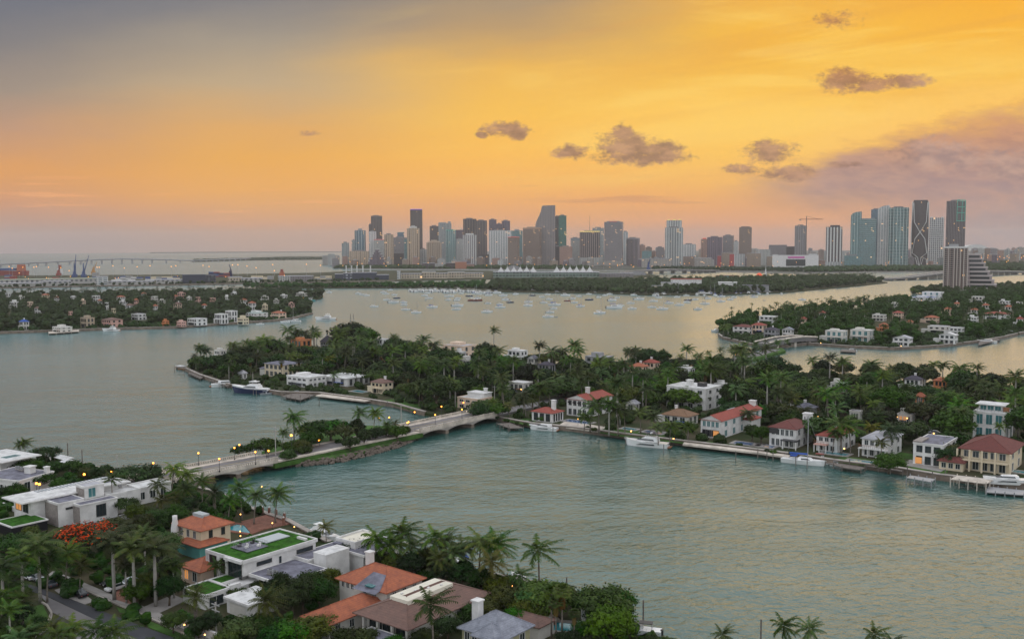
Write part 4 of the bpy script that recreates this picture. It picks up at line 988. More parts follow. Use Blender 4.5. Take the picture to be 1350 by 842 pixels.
    def wins(s, side, pos, a, b_, n, z0, z1, w, **k):
        lits = k.pop('lits', ())
        for i in range(n):
            c = a + (b_ - a) * (i + .5) / n; s.win(side, pos, c - w/2, c + w/2, z0, z1, lit=(i in lits), **k)
    def part(s, name, mb, m_, par=None): return mb.build(name, m_, par or s.o)
    def box(s, name, x0, x1, y0, y1, z0, z1, m_): return MB().box(x0, x1, y0, y1, z0, z1).build(name, m_, s.o)
    def chim(s, x, y, z0, z1, w=.9, m_=WHITE):
        c = MB().box(x-w/2, x+w/2, y-w/2, y+w/2, z0, z1).build('chimney', m_, s.o); MB().box(x-w*.62, x+w*.62, y-w*.62, y+w*.62, z1+.003, z1+.25).build('cap', m_, c)
    def rail(s, x0, x1, y0, y1, z, m_=DMETAL, sides='fblr', h=1.0, name='railing', st=1.2):
        mb = MB()
        segs = {'f': ((x0,y0),(x1,y0)), 'b': ((x0,y1),(x1,y1)), 'l': ((x0,y0),(x0,y1)), 'r': ((x1,y0),(x1,y1))}
        for k in sides:
            a, b_ = segs[k]; L = math.dist(a, b_); mb.tube([(*a, z+h), (*b_, z+h)], .04, 4)
            for i in range(int(L/st) + 1):
                t_ = min(1, i*st/max(.1, L)); mb.cyl(a[0]+(b_[0]-a[0])*t_, a[1]+(b_[1]-a[1])*t_, z, z+h, .03, n=4)
        return mb.build(name, m_, s.o)
    def done(s, keep=True, pad=2, lm=True):
        for (k, _), (mb, m_) in s.wall.items(): mb.build(k, m_, s.o)
        M_ = Matrix.Translation(s.o.location) @ Matrix.Rotation(s.o.rotation_euler[2], 4, 'Z')
        W_ = [M_ @ Vector(e) for e in s.ext]; pp = [PX(w) for w in W_]
        x0, x1 = min(p[0] for p in pp), max(p[0] for p in pp); y0, y1 = min(p[1] for p in pp), max(p[1] for p in pp)
        cx = sum(w.x for w in W_) / len(W_); cy = sum(w.y for w in W_) / len(W_); D = math.hypot(cx, cy)
        if keep: KEEP.append((x0 + pad, y0, x1 - pad, y1 - (y1 - y0) * (keep if keep is not True else .15), D))
        FOOT.append((cx, cy, max((w - Vector((cx, cy, w.z))).length for w in W_) * .78))
        if lm and s.short: landmark(s.short, x0, y0, x1, y1, D)
        s.rect = (x0, y0, x1, y1); return s.o
def slab_on_ground(name, label, cat, px, m_, z=1.5, th=.15):
    pts = wpts(px, z); o = MB().prism(pts, z - .3, z + th).build(name, m_); return tag(o, label, cat) if cat else tag(o, kind='structure')
def pool(cx, cy, w, d, rz, label, z=1.5, m_=POOL, rim=PAVE):
    o = thing('swimming_pool', label, 'pool', (cx, cy, z), rz); r = 1.2; mb = MB()
    mb.box(-w/2-r, w/2+r, -d/2-r, -d/2, -.3, .2); mb.box(-w/2-r, w/2+r, d/2, d/2+r, -.3, .2); mb.box(-w/2-r, -w/2, -d/2, d/2, -.3, .2); mb.box(w/2, w/2+r, -d/2, d/2, -.3, .2)
    mb.build('pool_deck', rim, o); MB().box(-w/2, w/2, -d/2, d/2, -.3, .1).build('pool_surface', m_, o)
    FOOT.append((cx, cy, max(w, d) * .5)); p = PX((cx, cy, z)); q = max(w, d) * .4 * F / math.hypot(cx, cy); KEEP.append((p[0]-q, p[1]-5, p[0]+q, p[1]+2, math.hypot(cx, cy)))
    return o
# ------------------------------------------------------------------ foreground island
RZN = R(-38); UX = Vector((math.cos(RZN), math.sin(RZN), 0)); UY = Vector((-math.sin(RZN), math.cos(RZN), 0))
def frame(A, B, C, z):
    a, b_, c = P(*A, z), P(*B, z), P(*C, z)
    return a, max(4, (b_ - a).dot(UX)), max(4, (c - b_).dot(UY))
def at(p, z0=1.5): return (p.x, p.y, z0)

def strip(name, px, m_, z, kind='structure'): 
    return tag(MB().prism(wpts(px, z), z - .2, z).build(name, m_), kind=kind)
strip('road', [(6,760),(27,765.5),(114,797),(180,822),(300,866),(270,882),(140,823),(60,784),(5,770)], ASPH, 1.56)
strip('road', [(50,781),(60,785),(142,824),(268,882),(215,905),(112,905),(78,850),(95,819),(68,806),(60,792)], ASPHL, 1.55)
strip('road', [(66,818),(80,812),(95,822),(98,842),(94,870),(60,870),(50,838)], ASPH, 1.562)
strip('pavement', [(63,757),(95,768),(153,793),(178,803),(245,834),(300,858),(306,848),(250,824),(183,796),(155,786),(98,762),(70,752)], PAVE, 1.60)
strip('driveway', [(176,805),(228,783),(246,790),(200,812)], PAVE, 1.605)
strip('driveway', [(150,789),(158,768),(172,769),(176,797)], BRICK, 1.606)
strip('driveway', [(88,772),(100,776),(112,783),(124,792),(112,796),(80,783),(72,777)], PAVE, 1.604)
strip('lawn', [(153,799),(168,804),(170,809),(158,806)], GRASS, 1.615)
strip('lawn', [(187,814),(238,834),(232,840),(196,826)], GRASS, 1.617)
strip('lawn', [(40,800),(56,796),(64,812),(50,832),(20,842),(0,846),(-20,820),(10,806)], GRASS, 1.61)
def kerb(px, label, m_=CONC, w=.35, h=.16, z=1.5):
    mb = MB(); pts = [P(x, y, z) for x, y in px]
    for a, b_ in zip(pts, pts[1:]):
        d = (b_ - a).normalized(); n_ = Vector((-d.y, d.x, 0)) * w / 2
        mb.prism([tuple(a - n_)[:2], tuple(b_ - n_)[:2], tuple(b_ + n_)[:2], tuple(a + n_)[:2]], z - .1, z + .13 + h)
    return tag(mb.build('kerb', m_), kind='structure')
kerb([(55,794),(62,798),(68,808),(62,822),(42,834),(18,842),(-10,850)], 'kerb')
kerb([(68,810),(64,828),(46,840),(28,852)], 'kerb')
kerb([(66,759),(95,771),(153,796),(178,806),(245,837),(300,862)], 'kerb')

# green roofed white villa
a, w, d = frame((273.6,724),(325,737),(422,710),8.5); w, d = 12.6, 19.6
H = House('white modern villa with green turf roof and glass railed deck, foreground', at(a), RZN, short='the green roofed white villa')
H.blk(0, w, 0.0, d, 3.6, 6.3); H.blk(3.4, w, 2.2, d, 0, 3.6); H.blk(0, .5, 0, d, 0, 3.6)
H.blk(0.6, 3.6, -.03, 1.4, 0, 6.3, BLACKP, 'black_wall'); H.blk(3.75, 4.8, -.4, .6, 0, 6.35, WHITE, 'column'); H.blk(6.6, 7.2, -.3, .6, 0, 6.35, WHITE, 'column')
H.blk(-.3, 0, -.3, d, 0, 6.35); 
H.win('f', -.02, 5.0, 6.4, 3.0, 6.0, 0, fr=DFRAME); H.win('f', 0, 7.5, 11.9, 2.9, 6.0, 2, fr=DFRAME)
H.win('r', w, 3.4, 7.2, 5.0, 5.7, 0, fr=DFRAME); H.win('r', w, 14.2, 18.6, 4.9, 5.7, 0, fr=DFRAME); H.win('r', w, 9.2, 9.9, 3.2, 5.6, 0)
H.flat(0, w, 0, d, 6.35, .35, .45, WHITE, TURF, .3)
H.box('turf_step', 6.9, w + .1, -.9, -.36, 6.4, 7.0, WHITE)
H.box('roof_deck', 2.6, 8.6, 4.0, 9.6, 7.0, 7.12, GREYR); H.rail(2.7, 8.5, 4.1, 9.5, 7.12, METAL, h=1.1, st=.8, name='glass_rail')
H.box('skylight', 2.6, 6.6, 10.6, 17.2, 7.0, 7.2, mat('frosted skylight', (0.38, 0.42, 0.44), 0.25)); H.box('roof_vent', 8.8, 11.6, 17.4, 18.1, 6.9, 7.35, WHITE)
for x, y in ((3.6, 5), (5.6, 5.4), (6.8, 7.8), (4.0, 8.2)):
    c = MB().box(x, x+.7, y, y+.7, 7.13, 7.5).box(x, x+.7, y+.6, y+.75, 7.5, 8.0).build('deck_chair', WHITE if x > 5 else DMETAL, H.o)
H.done(keep=.1)
a2, w2, d2 = frame((241,776),(268,787),(330,757),4.2)
H = House('low white garden pavilion with a green turf roof below the green roofed villa', at(a2), RZN, short='the low turf roofed pavilion')
H.blk(0, w2, 0, 6, 0, 2.5); H.blk(2.6, w2, 6, 14, 0, 2.5); H.flat(0, w2, 0, 6, 2.52, .1, .3, WHITE, TURF, .25); H.flat(0, w2 * .55, 6.3, 14, 2.52, .1, .3, WHITE, TURF, .25, name='rear_roof')
H.win('r', w2, 1, 4.4, .3, 2.2, 1); H.blk(w2 - .5, w2 + .3, 6, 8.5, 0, 3.4, WHITE, 'garden_wall'); H.done()

# long roofed white villa on the left
a, w, d = frame((3,655),(29,663),(172,634),8.2)
H = House('large white modern villa with a long flat overhanging roof and grey roofed boxes', at(a), RZN, short='the long roofed white villa')
H.blk(.8, 10, 2.6, d - 1, 0, 6.4); H.flat(.2, 10.8, 0, d, 6.42, .2, .35, WHITE, WHITER, .0)
H.win('f', 2.6, 2, 5, 3.4, 6, 1, lit=True, fr=DFRAME); H.win('f', 2.6, 6, 8.6, 3.3, 6.2, 1, fr=DFRAME)
H.blk(10, 16.8, 6.5, 13.5, 0, 5.9, WHITE); H.flat(10.1, 16.8, 6.5, 13.5, 5.92, .1, .2, WHITE, GREYR, .2, name='box_roof'); H.blk(9.9, 10.02, 6.4, 9, 0, 5.8, TAUPE, 'timber_wall')
H.box('timber_screen', 10.4, 16.4, 6.32, 6.47, .2, 5.7, TAUPE)
H.blk(16.8, 20.2, 10.5, 21, 0, 5.2); H.flat(16.9, 20.3, 10.5, 21, 5.22, .1, .2, WHITE, GREYR, .15, name='box_roof'); H.box('timber_screen', 17.0, 20.1, 10.32, 10.47, .4, 4.9, TAUPE)
H.blk(10, 14.5, 15.0, 20.5, 5.2, 8.3, WHITE); H.flat(10, 14.5, 15, 20.5, 8.32, .15, .2, WHITE, LGREYR, .2, name='box_roof'); H.box('timber_screen', 10.3, 14.2, 14.86, 14.97, 5.4, 8.0, TAUPE)
H.blk(10, 16.8, 13.5, 30, 0, 5.0); H.flat(10.1, 16.7, 21, 30, 5.02, .1, .2, WHITE, WHITER, .5, name='terrace_roof')
H.blk(6, 13, 30, 42, 0, 4.2); H.flat(6, 13, 30.2, 42, 4.22, .1, .2, WHITE, WHITER, .4, name='terrace_roof')
H.win('r', 16.8, 8.5, 10.2, 4.3, 4.7, 0, fr=DFRAME); H.win('r', 20.2, 15, 17.6, 1.5, 4.6, 2, fr=DFRAME); H.win('r', 14.5, 16, 18, 5.6, 8.0, 1, g=TEALG); H.win('r', 16.8, 22.5, 25, 1.8, 4.2, 1); H.wins('r', 13, 31, 41, 3, 1.4, 3.4, 1.6)
for i in range(18): pass
sl_ = MB()
for i in range(22): sl_.box(.9, 3.2, 8 + i*1.0, 8.35 + i*1.0, 6.8, 7.0)
sl_.build('skylight', mat('glazed roof slats', (0.3, 0.33, 0.36), 0.3), H.o)
H.box('solar_panels', 5.4, 7.6, 24, 27.5, 6.85, 6.95, mat('solar panel', (0.03, 0.04, 0.06), 0.2))
H.done(keep=.35)
H = House('small flat annex with green turf roof at the left edge, beside long roofed villa', at(P(-6,690,3.5)), RZN, short='the turf roofed annex')
H.blk(0, 9, 0, 9, 0, 2.4, BLACKP); H.flat(0, 9, 0, 9, 2.42, .2, .25, WHITE, TURF, .12); H.done(keep=.2)
H = House('grey roofed white house with two white chimney blocks at the left edge', at(P(-30,628,6.5)), R(-20), short='the grey roofed white house at left edge')
H.blk(0, 16, 0, 13, 0, 4.6); H.flat(0, 16, 0, 13, 4.62, .2, .3, WHITE, GREYR, .2); H.chim(11, 9, 5, 6.9, 2.2); H.chim(15, 11.5, 5, 6.5, 1.2); H.win('r', 16, 2, 4, 1, 4, 1)
H.wins('f', 0, 3, 15, 3, 1.2, 3.4, 1.8); H.done(keep=.4)
H = House('white house with thin cantilevered white roof at far left by water', at(P(-40,601,8)), R(-30), short='the cantilevered white roof house')
H.blk(0, 13, 2, 12, 0, 6); H.flat(-1, 17, 0, 13, 6.02, .3, .3, WHITE, WHITER, .0); H.box('skylight', 10, 13, 4, 9, 6.35, 6.45, TEALG); H.wins('f', 2, 1, 12, 3, 2.5, 5.5, 2.4); H.done(keep=.3)

# red roofed cream house
a, w, d = frame((227,686),(263,698),(304,685),8.3); w, d = 11.4, 9.4
H = House('cream house with orange tiled hip roof, white chimney and flat skylight', at(a), RZN, short='the orange roofed cream house')
H.blk(.6, w-.6, .6, d-.6, 0, 6.2, CREAM); H.hip(.6, w-.6, .6, d-.6, 6.2, 2.3, .8, TERRA)
H.box('skylight', 3.4, 7.4, 3.4, 5.4, 7.5, 8.62, mat('grey skylight', (0.32, 0.36, 0.38), .3)); 
H.wins('r', w-.6, 1.5, 8.4, 2, 3.9, 5.6, .9, fr=DFRAME); H.wins('f', .6, 1.6, 9.6, 3, 3.8, 5.5, 1.0)
ch_ = MB(); ch_.lathe(1.6, -.3, [(1.0, 0), (1.0, 5.5), (.6, 7.4), (.6, 8.4)], 10); ch_.build('chimney', WHITE, H.o, True)
H.done(keep=.15)
a, w, d = frame((231,712),(262,722),(300,705),4.5)
H = House('low wing with red tiled roof and teal wall beside the cream house', at(a), RZN, short='the teal walled wing')
H.blk(.3, w-.3, .3, 8, 0, 3, TEALP); H.hip(.3, w-.3, .3, 8, 3.02, 1.2, .4, TERRA); H.done(keep=.2)
a, w, d = frame((235,744),(262,757),(330,722),5)
H = House('long low orange tiled roof wing beside the green roofed villa', at(a), RZN, short='the long low tiled wing')
H.blk(.4, 7.6, .4, 17.5, 0, 3.4, PEACH); H.hip(.4, 7.6, .4, 17.5, 3.42, 1.7, .6, TERRA); H.wins('f', .4, 1, 7, 2, .8, 2.8, 1.4, lits=(0,)); H.done(keep=.3)

# grey roofed white cluster
a, w, d = frame((329,757),(361,773),(405,753),5.2)
H = House('white villa with layered violet grey flat roofs in the foreground centre', at(a), RZN, short='the grey flat roofed villa')
H.blk(1, 9.5, 1, 11.5, 0, 3.4); H.flat(0, 10.4, 0, 12, 3.42, .2, .5, WHITE, GREYR, .1)
H.blk(5.0, 9, 13.2, 20.0, 0, 6.0); H.flat(5.0, 9, 13.2, 20.0, 6.02, .05, .2, WHITE, WHITER, .05, name='box_roof')
H.blk(-1, 4.6, 12, 30, 0, 4.2); H.flat(-1, 4.5, 12.2, 32, 4.22, .2, .35, WHITE, GREYR, .1, name='rear_roof')
H.blk(4.8, 11.5, 21.8, 33, 0, 4.4); H.flat(4.6, 12, 21.7, 33.5, 4.42, .6, .4, WHITE, GREYR, .1, name='east_roof')
H.blk(1.2, 7.6, 23, 31.5, 4.9, 5.9, WHITE); H.box('roof_patio', 1.4, 7.4, 23.2, 31.3, 5.92, 5.98, CREAMR); H.flat(1.2, 7.6, 23, 31.5, 5.95, 0, .05, WHITE, CREAMR, .5, name='patio_parapet')
H.box('roof_hatch', 2.0, 4.2, 21.4, 22.6, 4.9, 5.9, GREYR)
H.wins('r', 9.5, 2, 11, 2, .8, 2.8, 2.2); H.wins('r', 11.5, 23, 32, 3, 1, 3.6, 2); H.win('f', 1, 2, 8, .6, 3, 3)
H.done(keep=.3)
a, w, d = frame((299,789),(320,797),(343,785),4.2)
H = House('small white flat roofed garage in front of the grey roofed villa', at(a), RZN, short='the small white garage')
H.blk(0, 7, 0, 7, 0, 2.8); H.flat(0, 7, 0, 7, 2.82, .5, .4, WHITE, WHITER, .05); H.box('garage_door', 1, 6, -.06, -.01, 0, 2.3, OFFW); H.done(keep=.3)

# terracotta house with chimney
a, w, d = frame((441,761),(505,783),(558,756),7.2); w, d = 14.8, 11.5
H = House('white house with big terracotta hip roof and white chimney, foreground centre', at(a), RZN, short='the terracotta roofed white house')
H.blk(.7, w-.7, .7, d-.7, 0, 5.6, OFFW); H.hip(.7, w-.7, .7, d-.7, 5.62, 2.9, .7, TERRA); H.chim(2.6, 7.4, 7, 9.6, 1.3)
H.wins('f', .7, 1.2, 5.2, 3, 4.1, 5.2, .7); H.wins('f', .7, 6.6, 12.4, 2, 4.1, 5.2, .7); H.wins('r', w-.7, 1.4, 10, 3, 3.6, 5.0, .9)
mb = MB(); mb.add([(6.6, .1, 5.75), (13.0, .1, 5.75), (11.2, 3.6, 7.55), (7.6, 3.6, 7.55)], [(0,1,2,3)]); mb.add([(6.6, .1, 5.72), (13.0, .1, 5.72), (13.0,-1.3,5.35), (6.6,-1.3,5.35)], [(0,3,2,1)])
mb.build('flat_dormer_roof', GREYR, H.o); H.box('skylight', 9, 11, -.2, 1.2, 5.95, 6.2, TEALG)
H.done(keep=.12)
a, w, d = frame((396,812),(428,822),(500,787),4.6); w = 7.8
H = House('long low terracotta roofed wing in front of the terracotta house', at(a), RZN, short='the low terracotta wing')
H.blk(.5, w-.5, .5, d-.5, 0, 3.1, OFFW); H.hip(.5, w-.5, .5, d-.5, 3.12, 1.9, .6, TERRA, axis='y'); H.wins('r', w-.5, 1, d-1, 4, 1, 2.4, 1.1); H.done(keep=.3)
# brown roofed pavilion house
a, w, d = frame((464,805),(535,830),(643,779),6.2)
H = House('wide house with brown tiled hip roof and cream flat centre, foreground', at(a), RZN, short='the brown roofed house')
H.blk(1.2, w-1.2, 2.5, d-1.2, 0, 4.4, OFFW); H.hip(.9, w-.9, .9, d-.9, 4.45, 2.9, .9, BROWNT, axis='y')
H.box('flat_roof_centre', w*.33, w*.66, 5.2, d-6.4, 6.2, 7.2, CREAMR)
for i in range(4): H.box('roof_vent', w*.4 + i*.9, w*.4 + .35 + i*.9, 7 + i*2.7, 7.5 + i*2.7, 7.21, 7.45, WHITE)
H.wins('f', 2.5, 2, w-2, 3, .4, 3.6, 3.0, fr=DFRAME); H.wins('r', w-1.2, 3, d-3, 5, 1, 3.2, 1.4)
for i in range(4): H.box('column', 1.4 + (w-3.2)*i/3, 1.9 + (w-3.2)*i/3, 1.2, 1.7, 0, 4.3, OFFW)
H.done(keep=.1)
H = House('low grey flat roofed porch at the bottom, before the brown roofed house', at(P(455,842,4.0)), RZN, short='the low grey porch')
H.blk(.3, 7.7, .3, 6, 0, 2.4, OFFW); H.flat(0, 8, 0, 6.5, 2.42, .2, .25, WHITE, GREYR, .1); H.done(keep=.2)
# mottled grey hip roof
a, w, d = frame((603,826),(662,850),(709,832),6.0); w, d = 10.4, 9.2
H = House('olive house with mottled grey tiled roof and white chimney at bottom centre', at(a), RZN, short='the mottled grey roofed house')
H.blk(.6, w-.6, .6, d-.6, 0, 4.4, mat('olive render', (0.32, 0.31, 0.19), .85, .3, var=.1)); H.hip(.6, w-.6, .6, d-.6, 4.45, 3.0, .7, SLATE, axis='y')
H.hip(4.5, 9.0, -.8, 3.5, 4.45, 2.0, .5, SLATE, axis='y'); H.chim(.9, 4.6, 4.4, 8.2, 1.5); H.wins('f', .6, 1, 4.4, 2, 2.4, 3.9, 1.1); H.wins('r', w-.6, 1, 8, 2, 2, 3.8, 1.4); H.done(keep=.1)
a = P(664,812,4.5)
H = House('small brown roofed annex behind the mottled grey roof', at(a), RZN, short='the small brown annex'); H.blk(.3, 8, .3, 5, 0, 2.7, OFFW); H.hip(.3, 8, .3, 5, 2.72, 1.1, .4, BROWNT); H.done(keep=.3)
# plant and vents on the near flat roofs
def rooftop(px, z, label, n=2, fans=True):
    p = P(*px, z); o = thing('roof_equipment', label, 'air conditioner', (p.x, p.y, z), RZN)
    for i in range(n):
        c = MB().box(i*1.5, i*1.5+1.1, 0, .9, .12, .95).build('casing', METAL, o); MB().cyl(i*1.5+.55, .45, .952, 1.02, .36, n=12).build('fan', DMETAL, c)
    MB().box(-.1, n*1.5-.3, -.05, .95, 0, .1).build('base', CONC, o)
rooftop((352,756), 5.65, 'pair of air conditioners on the violet grey roof of the grey roofed villa')
rooftop((150,641), 6.9, 'pair of air conditioners on the far end of the long white roof')
rooftop((20,618), 6.85, 'air conditioners on the grey roof at the left edge', 3)
rooftop((458,713), 4.95, 'single air conditioner at the back of the grey roofed villa', 1)
# pools, terrace, walls
q = P(320,697,1.5); pool(q.x, q.y, 8.5, 5.0, RZN + R(12), 'turquoise pool between the cream house and the brick terrace', 1.5, POOL, BRICK)
tag(MB().prism(wpts([(330,702),(386,690),(352,679),(318,688)], 1.5), 1.2, 1.75).build('terrace', BRICK), 'brick paved waterfront terrace behind the turquoise pool', 'terrace')
FOOT.append((*tuple(P(350,690,1.5))[:2], 8)); KEEP.append((318, 680, 384, 698, 300)); KEEP.append((304, 690, 336, 702, 262))
r_ = thing('terrace_fence', 'dark railing with brick posts and white caps round the brick terrace', 'fence', at(P(345,678,1.5), 1.75), 0)
o0 = P(345,678,1.5); pts = [P(x, y, 1.5) - o0 for x, y in ((346,678),(355,678.5),(364,681),(375,686),(374,692))]
for p in pts:
    c = MB().box(p.x-.3, p.x+.3, p.y-.3, p.y+.3, 0, 1.7).build('post', BRICK, r_); MB().ball((p.x, p.y, 1.9), .26, 8, 5).build('globe', WHITE, c, True)
mb = MB()
for p, q in zip(pts, pts[1:]):
    mb.tube([p + Vector((0,0,1.2)), q + Vector((0,0,1.2))], .04, 4)
    n = int((q-p).length / .5) + 1
    for i in range(n): s_ = p.lerp(q, i/n); mb.cyl(s_.x, s_.y, 0, 1.2, .03, n=4)
mb.build('railing', DMETAL, r_)
q = P(736,826,1.5); pool(q.x, q.y, 9.5, 4.2, R(-12), 'long turquoise pool by the mottled grey roofed house', 1.5, POOL, PAVE)
q = P(720,818,1.9); o = thing('hot_tub', 'round teal spa with a brick rim behind the long pool', 'spa', (q.x, q.y, 1.5)); MB().lathe(0, 0, [(2.0,0),(2.0,.7),(1.5,.75)], 16).build('rim', BRICK, o); MB().cyl(0, 0, .5, .78, 1.5, n=16).build('pool_surface', POOL, o)
tag(MB().prism(wpts([(672,815),(700,806),(735,812),(738,818),(700,822)], 1.5), 1.2, 1.72).build('patio', mat('sand paving', (.5,.42,.34), .9)), 'sand coloured patio behind the long pool', 'patio')
q = P(697,830,2.6); o = tag(MB().box(-1.6,1.6,-1,1,0,.5).build('blue_cover', mat('bright blue cover',(0.02,0.12,0.5)), loc=(q.x,q.y,2.2), rz=RZN), 'bright blue covered box beside the mottled grey roof', 'pool cover')
MB().box(-1.4,1.4,-.8,.8,-.75,-.01).build('frame', METAL, o)
H = House('small white gabled boathouse wall beside the green canopied boat', at(P(766,815,2.0)), RZN, short='the white boathouse')
H.blk(0, 4.5, 0, 5, 0, 2.8); H.hip(0, 4.5, 0, 5, 2.82, 1.0, .1, WHITER, gable=True, axis='y'); H.win('f', 0, 1.2, 3.0, .3, 2.1, 1); H.done(keep=.3)
def wall_piece(px0, px1, h, label, m_=WHITE, z=1.5, th=.35):
    a, b_ = P(*px0, z), P(*px1, z); d_ = b_ - a; r_ = thing('garden_wall', label, 'wall', (a.x, a.y, z), math.atan2(d_.y, d_.x))
    MB().box(0, d_.length, -th/2, th/2, 0, h).build('wall', m_, r_); MB().box(-.1, d_.length+.1, -th/2-.08, th/2+.08, h+.002, h+.12).build('coping', m_, r_); return r_
wall_piece((217,824),(233,828),1.9,'first short white gate wall by the street driveway'); wall_piece((236,826),(250,831),1.7,'second white gate wall right of the driveway entrance')
wall_piece((262,836),(300,850),1.5,'white front garden wall lit by ground lamps'); wall_piece((4,668),(60,690),1.2,'pale garden wall below the long roofed villa'); wall_piece((120,697),(180,680),1.4,'grey garden wall in front of the grey roofed boxes',GREYW)
wall_piece((266,792),(300,778),1.1,'low white garden wall along the green lawn')
strip('lawn', [(120,640),(160,632),(120,622),(86,626),(88,634)], GRASS, 1.6)
# dock with boat lift canopies at far left
def piles(px, h=3.2, r=.16, label='', name='dock_pile', m_=WOOD, z=-2, group='mooring piles'):
    o = [];
    for i, (x, y) in enumerate(px):
        p = P(x, y, 0); q = MB().cyl(0, 0, z, h, r, r*.9, 7).build(name, m_, loc=(p.x, p.y, 0)); tag(q, None, 'mooring pile', group); AUTO.append((q, label or 'dark wooden mooring pile', x, y, 'pile')); o.append(q)
    return o
def dock(px, z=1.35, label='', m_=WOOD, step=4.0, th=.25):
    pts = [P(x, y, z) for x, y in px]; o = thing('dock', label, 'dock', (0, 0, 0)); MB().prism([tuple(p)[:2] for p in pts], z-th, z).build('deck', m_, o)
    mb = MB()
    for a, b_ in zip(pts, pts[1:] + pts[:1]):
        n = max(1, int((b_-a).length/step))
        for i in range(n): q = a.lerp(b_, i/n); mb.cyl(q.x, q.y, -2, z+.5, .16, n=6)
    mb.build('pile_row', m_, o); return o
dock([(86,624),(104,630),(120,626),(98,616)], label='pale dock with boat lift at the far left shore')
for k, (x, y) in enumerate(((84,600.5),(92,606))):
    p = P(x, y, 5.2); o = thing('boat_canopy', ('rear' if k == 0 else 'front') + ' white boat lift canopy on posts at left shore', 'boat lift', (p.x, p.y, 0), RZN)
    mb = MB(); mb.add([(-3.2,-2,4.6),(3.2,-2,4.6),(3.2,2,4.6),(-3.2,2,4.6),(-2.2,0,5.3),(2.2,0,5.3)], [(0,1,5,4),(2,3,4,5),(1,2,5),(3,0,4),(3,2,1,0)]); mb.build('canopy', WHITER, o)
    for sx in (-2.8, 2.8):
        for sy in (-1.6, 1.6): MB().cyl(sx, sy, -2, 4.58, .13, n=6).build('post', WOOD, o)
piles([(90,612),(109,622)], 7.5, .18); 
# ------------------------------------------------------------------ middle, right and left islands: houses
def villa(A, B, C, z, wall, roof, label, short=None, rt='flat', rise=1.8, fl=2, detail=2, nf=3, nr=2, z0=1.4, glass=None, fr=None, lits=(), keep=.3, wmin=None, dmax=None, extra=None, lm=True, name='house', group=None, ww=None, over=.5):
    a, w, d = frame(A, B, C, z)
    if detail < 2 or z < 6.65 or A[1] < 445:
        Wp = (C[0] - A[0]) * math.hypot(a.x, a.y) / F; d = Wp / 1.62 * (.86 if detail < 2 else 1); w = d * 1.28
    H = House(label, (a.x, a.y, z0), RZN, short=short, detail=detail, name=name, group=group)
    hh = z - z0; H.blk(over, w-over, over, d-over, 0, hh, wall)
    if rt == 'flat': H.flat(over, w-over, over, d-over, hh + .003, .15, .25, wall, roof, .25)
    else: H.hip(over, w-over, over, d-over, hh + .003, rise, over, roof, gable=(rt == 'gable'), axis='y' if rt == 'gable' else None)
    fh = hh / fl
    for k in range(fl):
        zb = k * fh + .9 if k else .5; zt = (k + 1) * fh - .55
        H.wins('f', over, over + .6, w-over-.6, nf, zb, zt, min(2.2, (w-2)/nf*.62), bars=1, g=glass, fr=fr, lits=lits if k == 0 else ())
        H.wins('r', w-over, over + .6, d-over-.6, nr, zb, zt, min(2.0, (d-2)/nr*.5), bars=1, g=glass, fr=fr)
    H.w, H.d, H.h = w, d, hh
    if extra: extra(H)
    elif w > 6:
        q = random.Random(int(A[0] * 7 + A[1])); k = q.random(); zf = hh * .5
        if fl > 1 and k < .65:
            a_, b_ = (over, w * q.uniform(.5, .9)) if q.random() < .5 else (w * q.uniform(.1, .4), w - over)
            H.box('balcony', a_, b_, -1.3, over - .02, zf - .12, zf + .08, wall); H.rail(a_ + .1, b_ - .1, -1.2, over, zf + .08, q.choice([DMETAL, METAL, WARMWOOD]), 'flr', name='balcony_rail')
            for i in range(3): H.box('post', a_ + (b_ - a_ - .25) * i / 2, a_ + (b_ - a_ - .25) * i / 2 + .25, -1.2, -.95, 0, zf - .13, wall)
        if k > .35: H.box('sliding_doors', w * .2, w * q.uniform(.45, .8), over - .09, over - .03, .15, min(2.6, hh * .42), GLASS)
        if rt == 'flat' and q.random() < .7: H.blk(w * .2, w * q.uniform(.45, .7), d * .3, d * .75, hh + .25, hh + q.uniform(1.4, 2.7), wall, 'penthouse')
        if rt != 'flat' and q.random() < .5: H.chim(w * q.uniform(.3, .7), d * .6, hh, hh + rise + .9)
        if q.random() < .5: H.blk(-w * .35, over, d * .25, d * .8, 0, hh * .48, wall, 'side_wing'); H.flat(-w * .35, over - .1, d * .25, d * .8, hh * .48 + .003, .2, .2, wall, roof if rt == 'flat' else LGREYR, .1, name='wing_roof')
        if q.random() < .35: H.box('awning', w * .55, w * .85, -.9, over - .1, hh * .40, hh * .44, q.choice([BLUEC, GREENC, GREYC, WARMWOOD]))
    if short is None and not label: pass
    H.done(keep=keep, lm=lm)
    if not label: AUTO.append((H.o, group_word(wall, roof, rt), (A[0]+C[0])/2, A[1], 'house'))
    return H
def group_word(wall, roof, rt):
    wn_ = {WHITE: 'white', OFFW: 'off white', CREAM: 'cream', PEACH: 'peach', PINK: 'pink', ORANGE: 'orange', BEIGE: 'beige', GREYW: 'grey'}[wall]
    rn = {TERRA: 'terracotta roofed', REDT: 'red roofed', BROWNT: 'brown roofed', MAROON: 'maroon roofed', OCHRE: 'ochre roofed', SLATE: 'slate roofed', PURPT: 'dark violet roofed'}.get(roof, 'flat roofed')
    return f'{rn} {wn_} house'
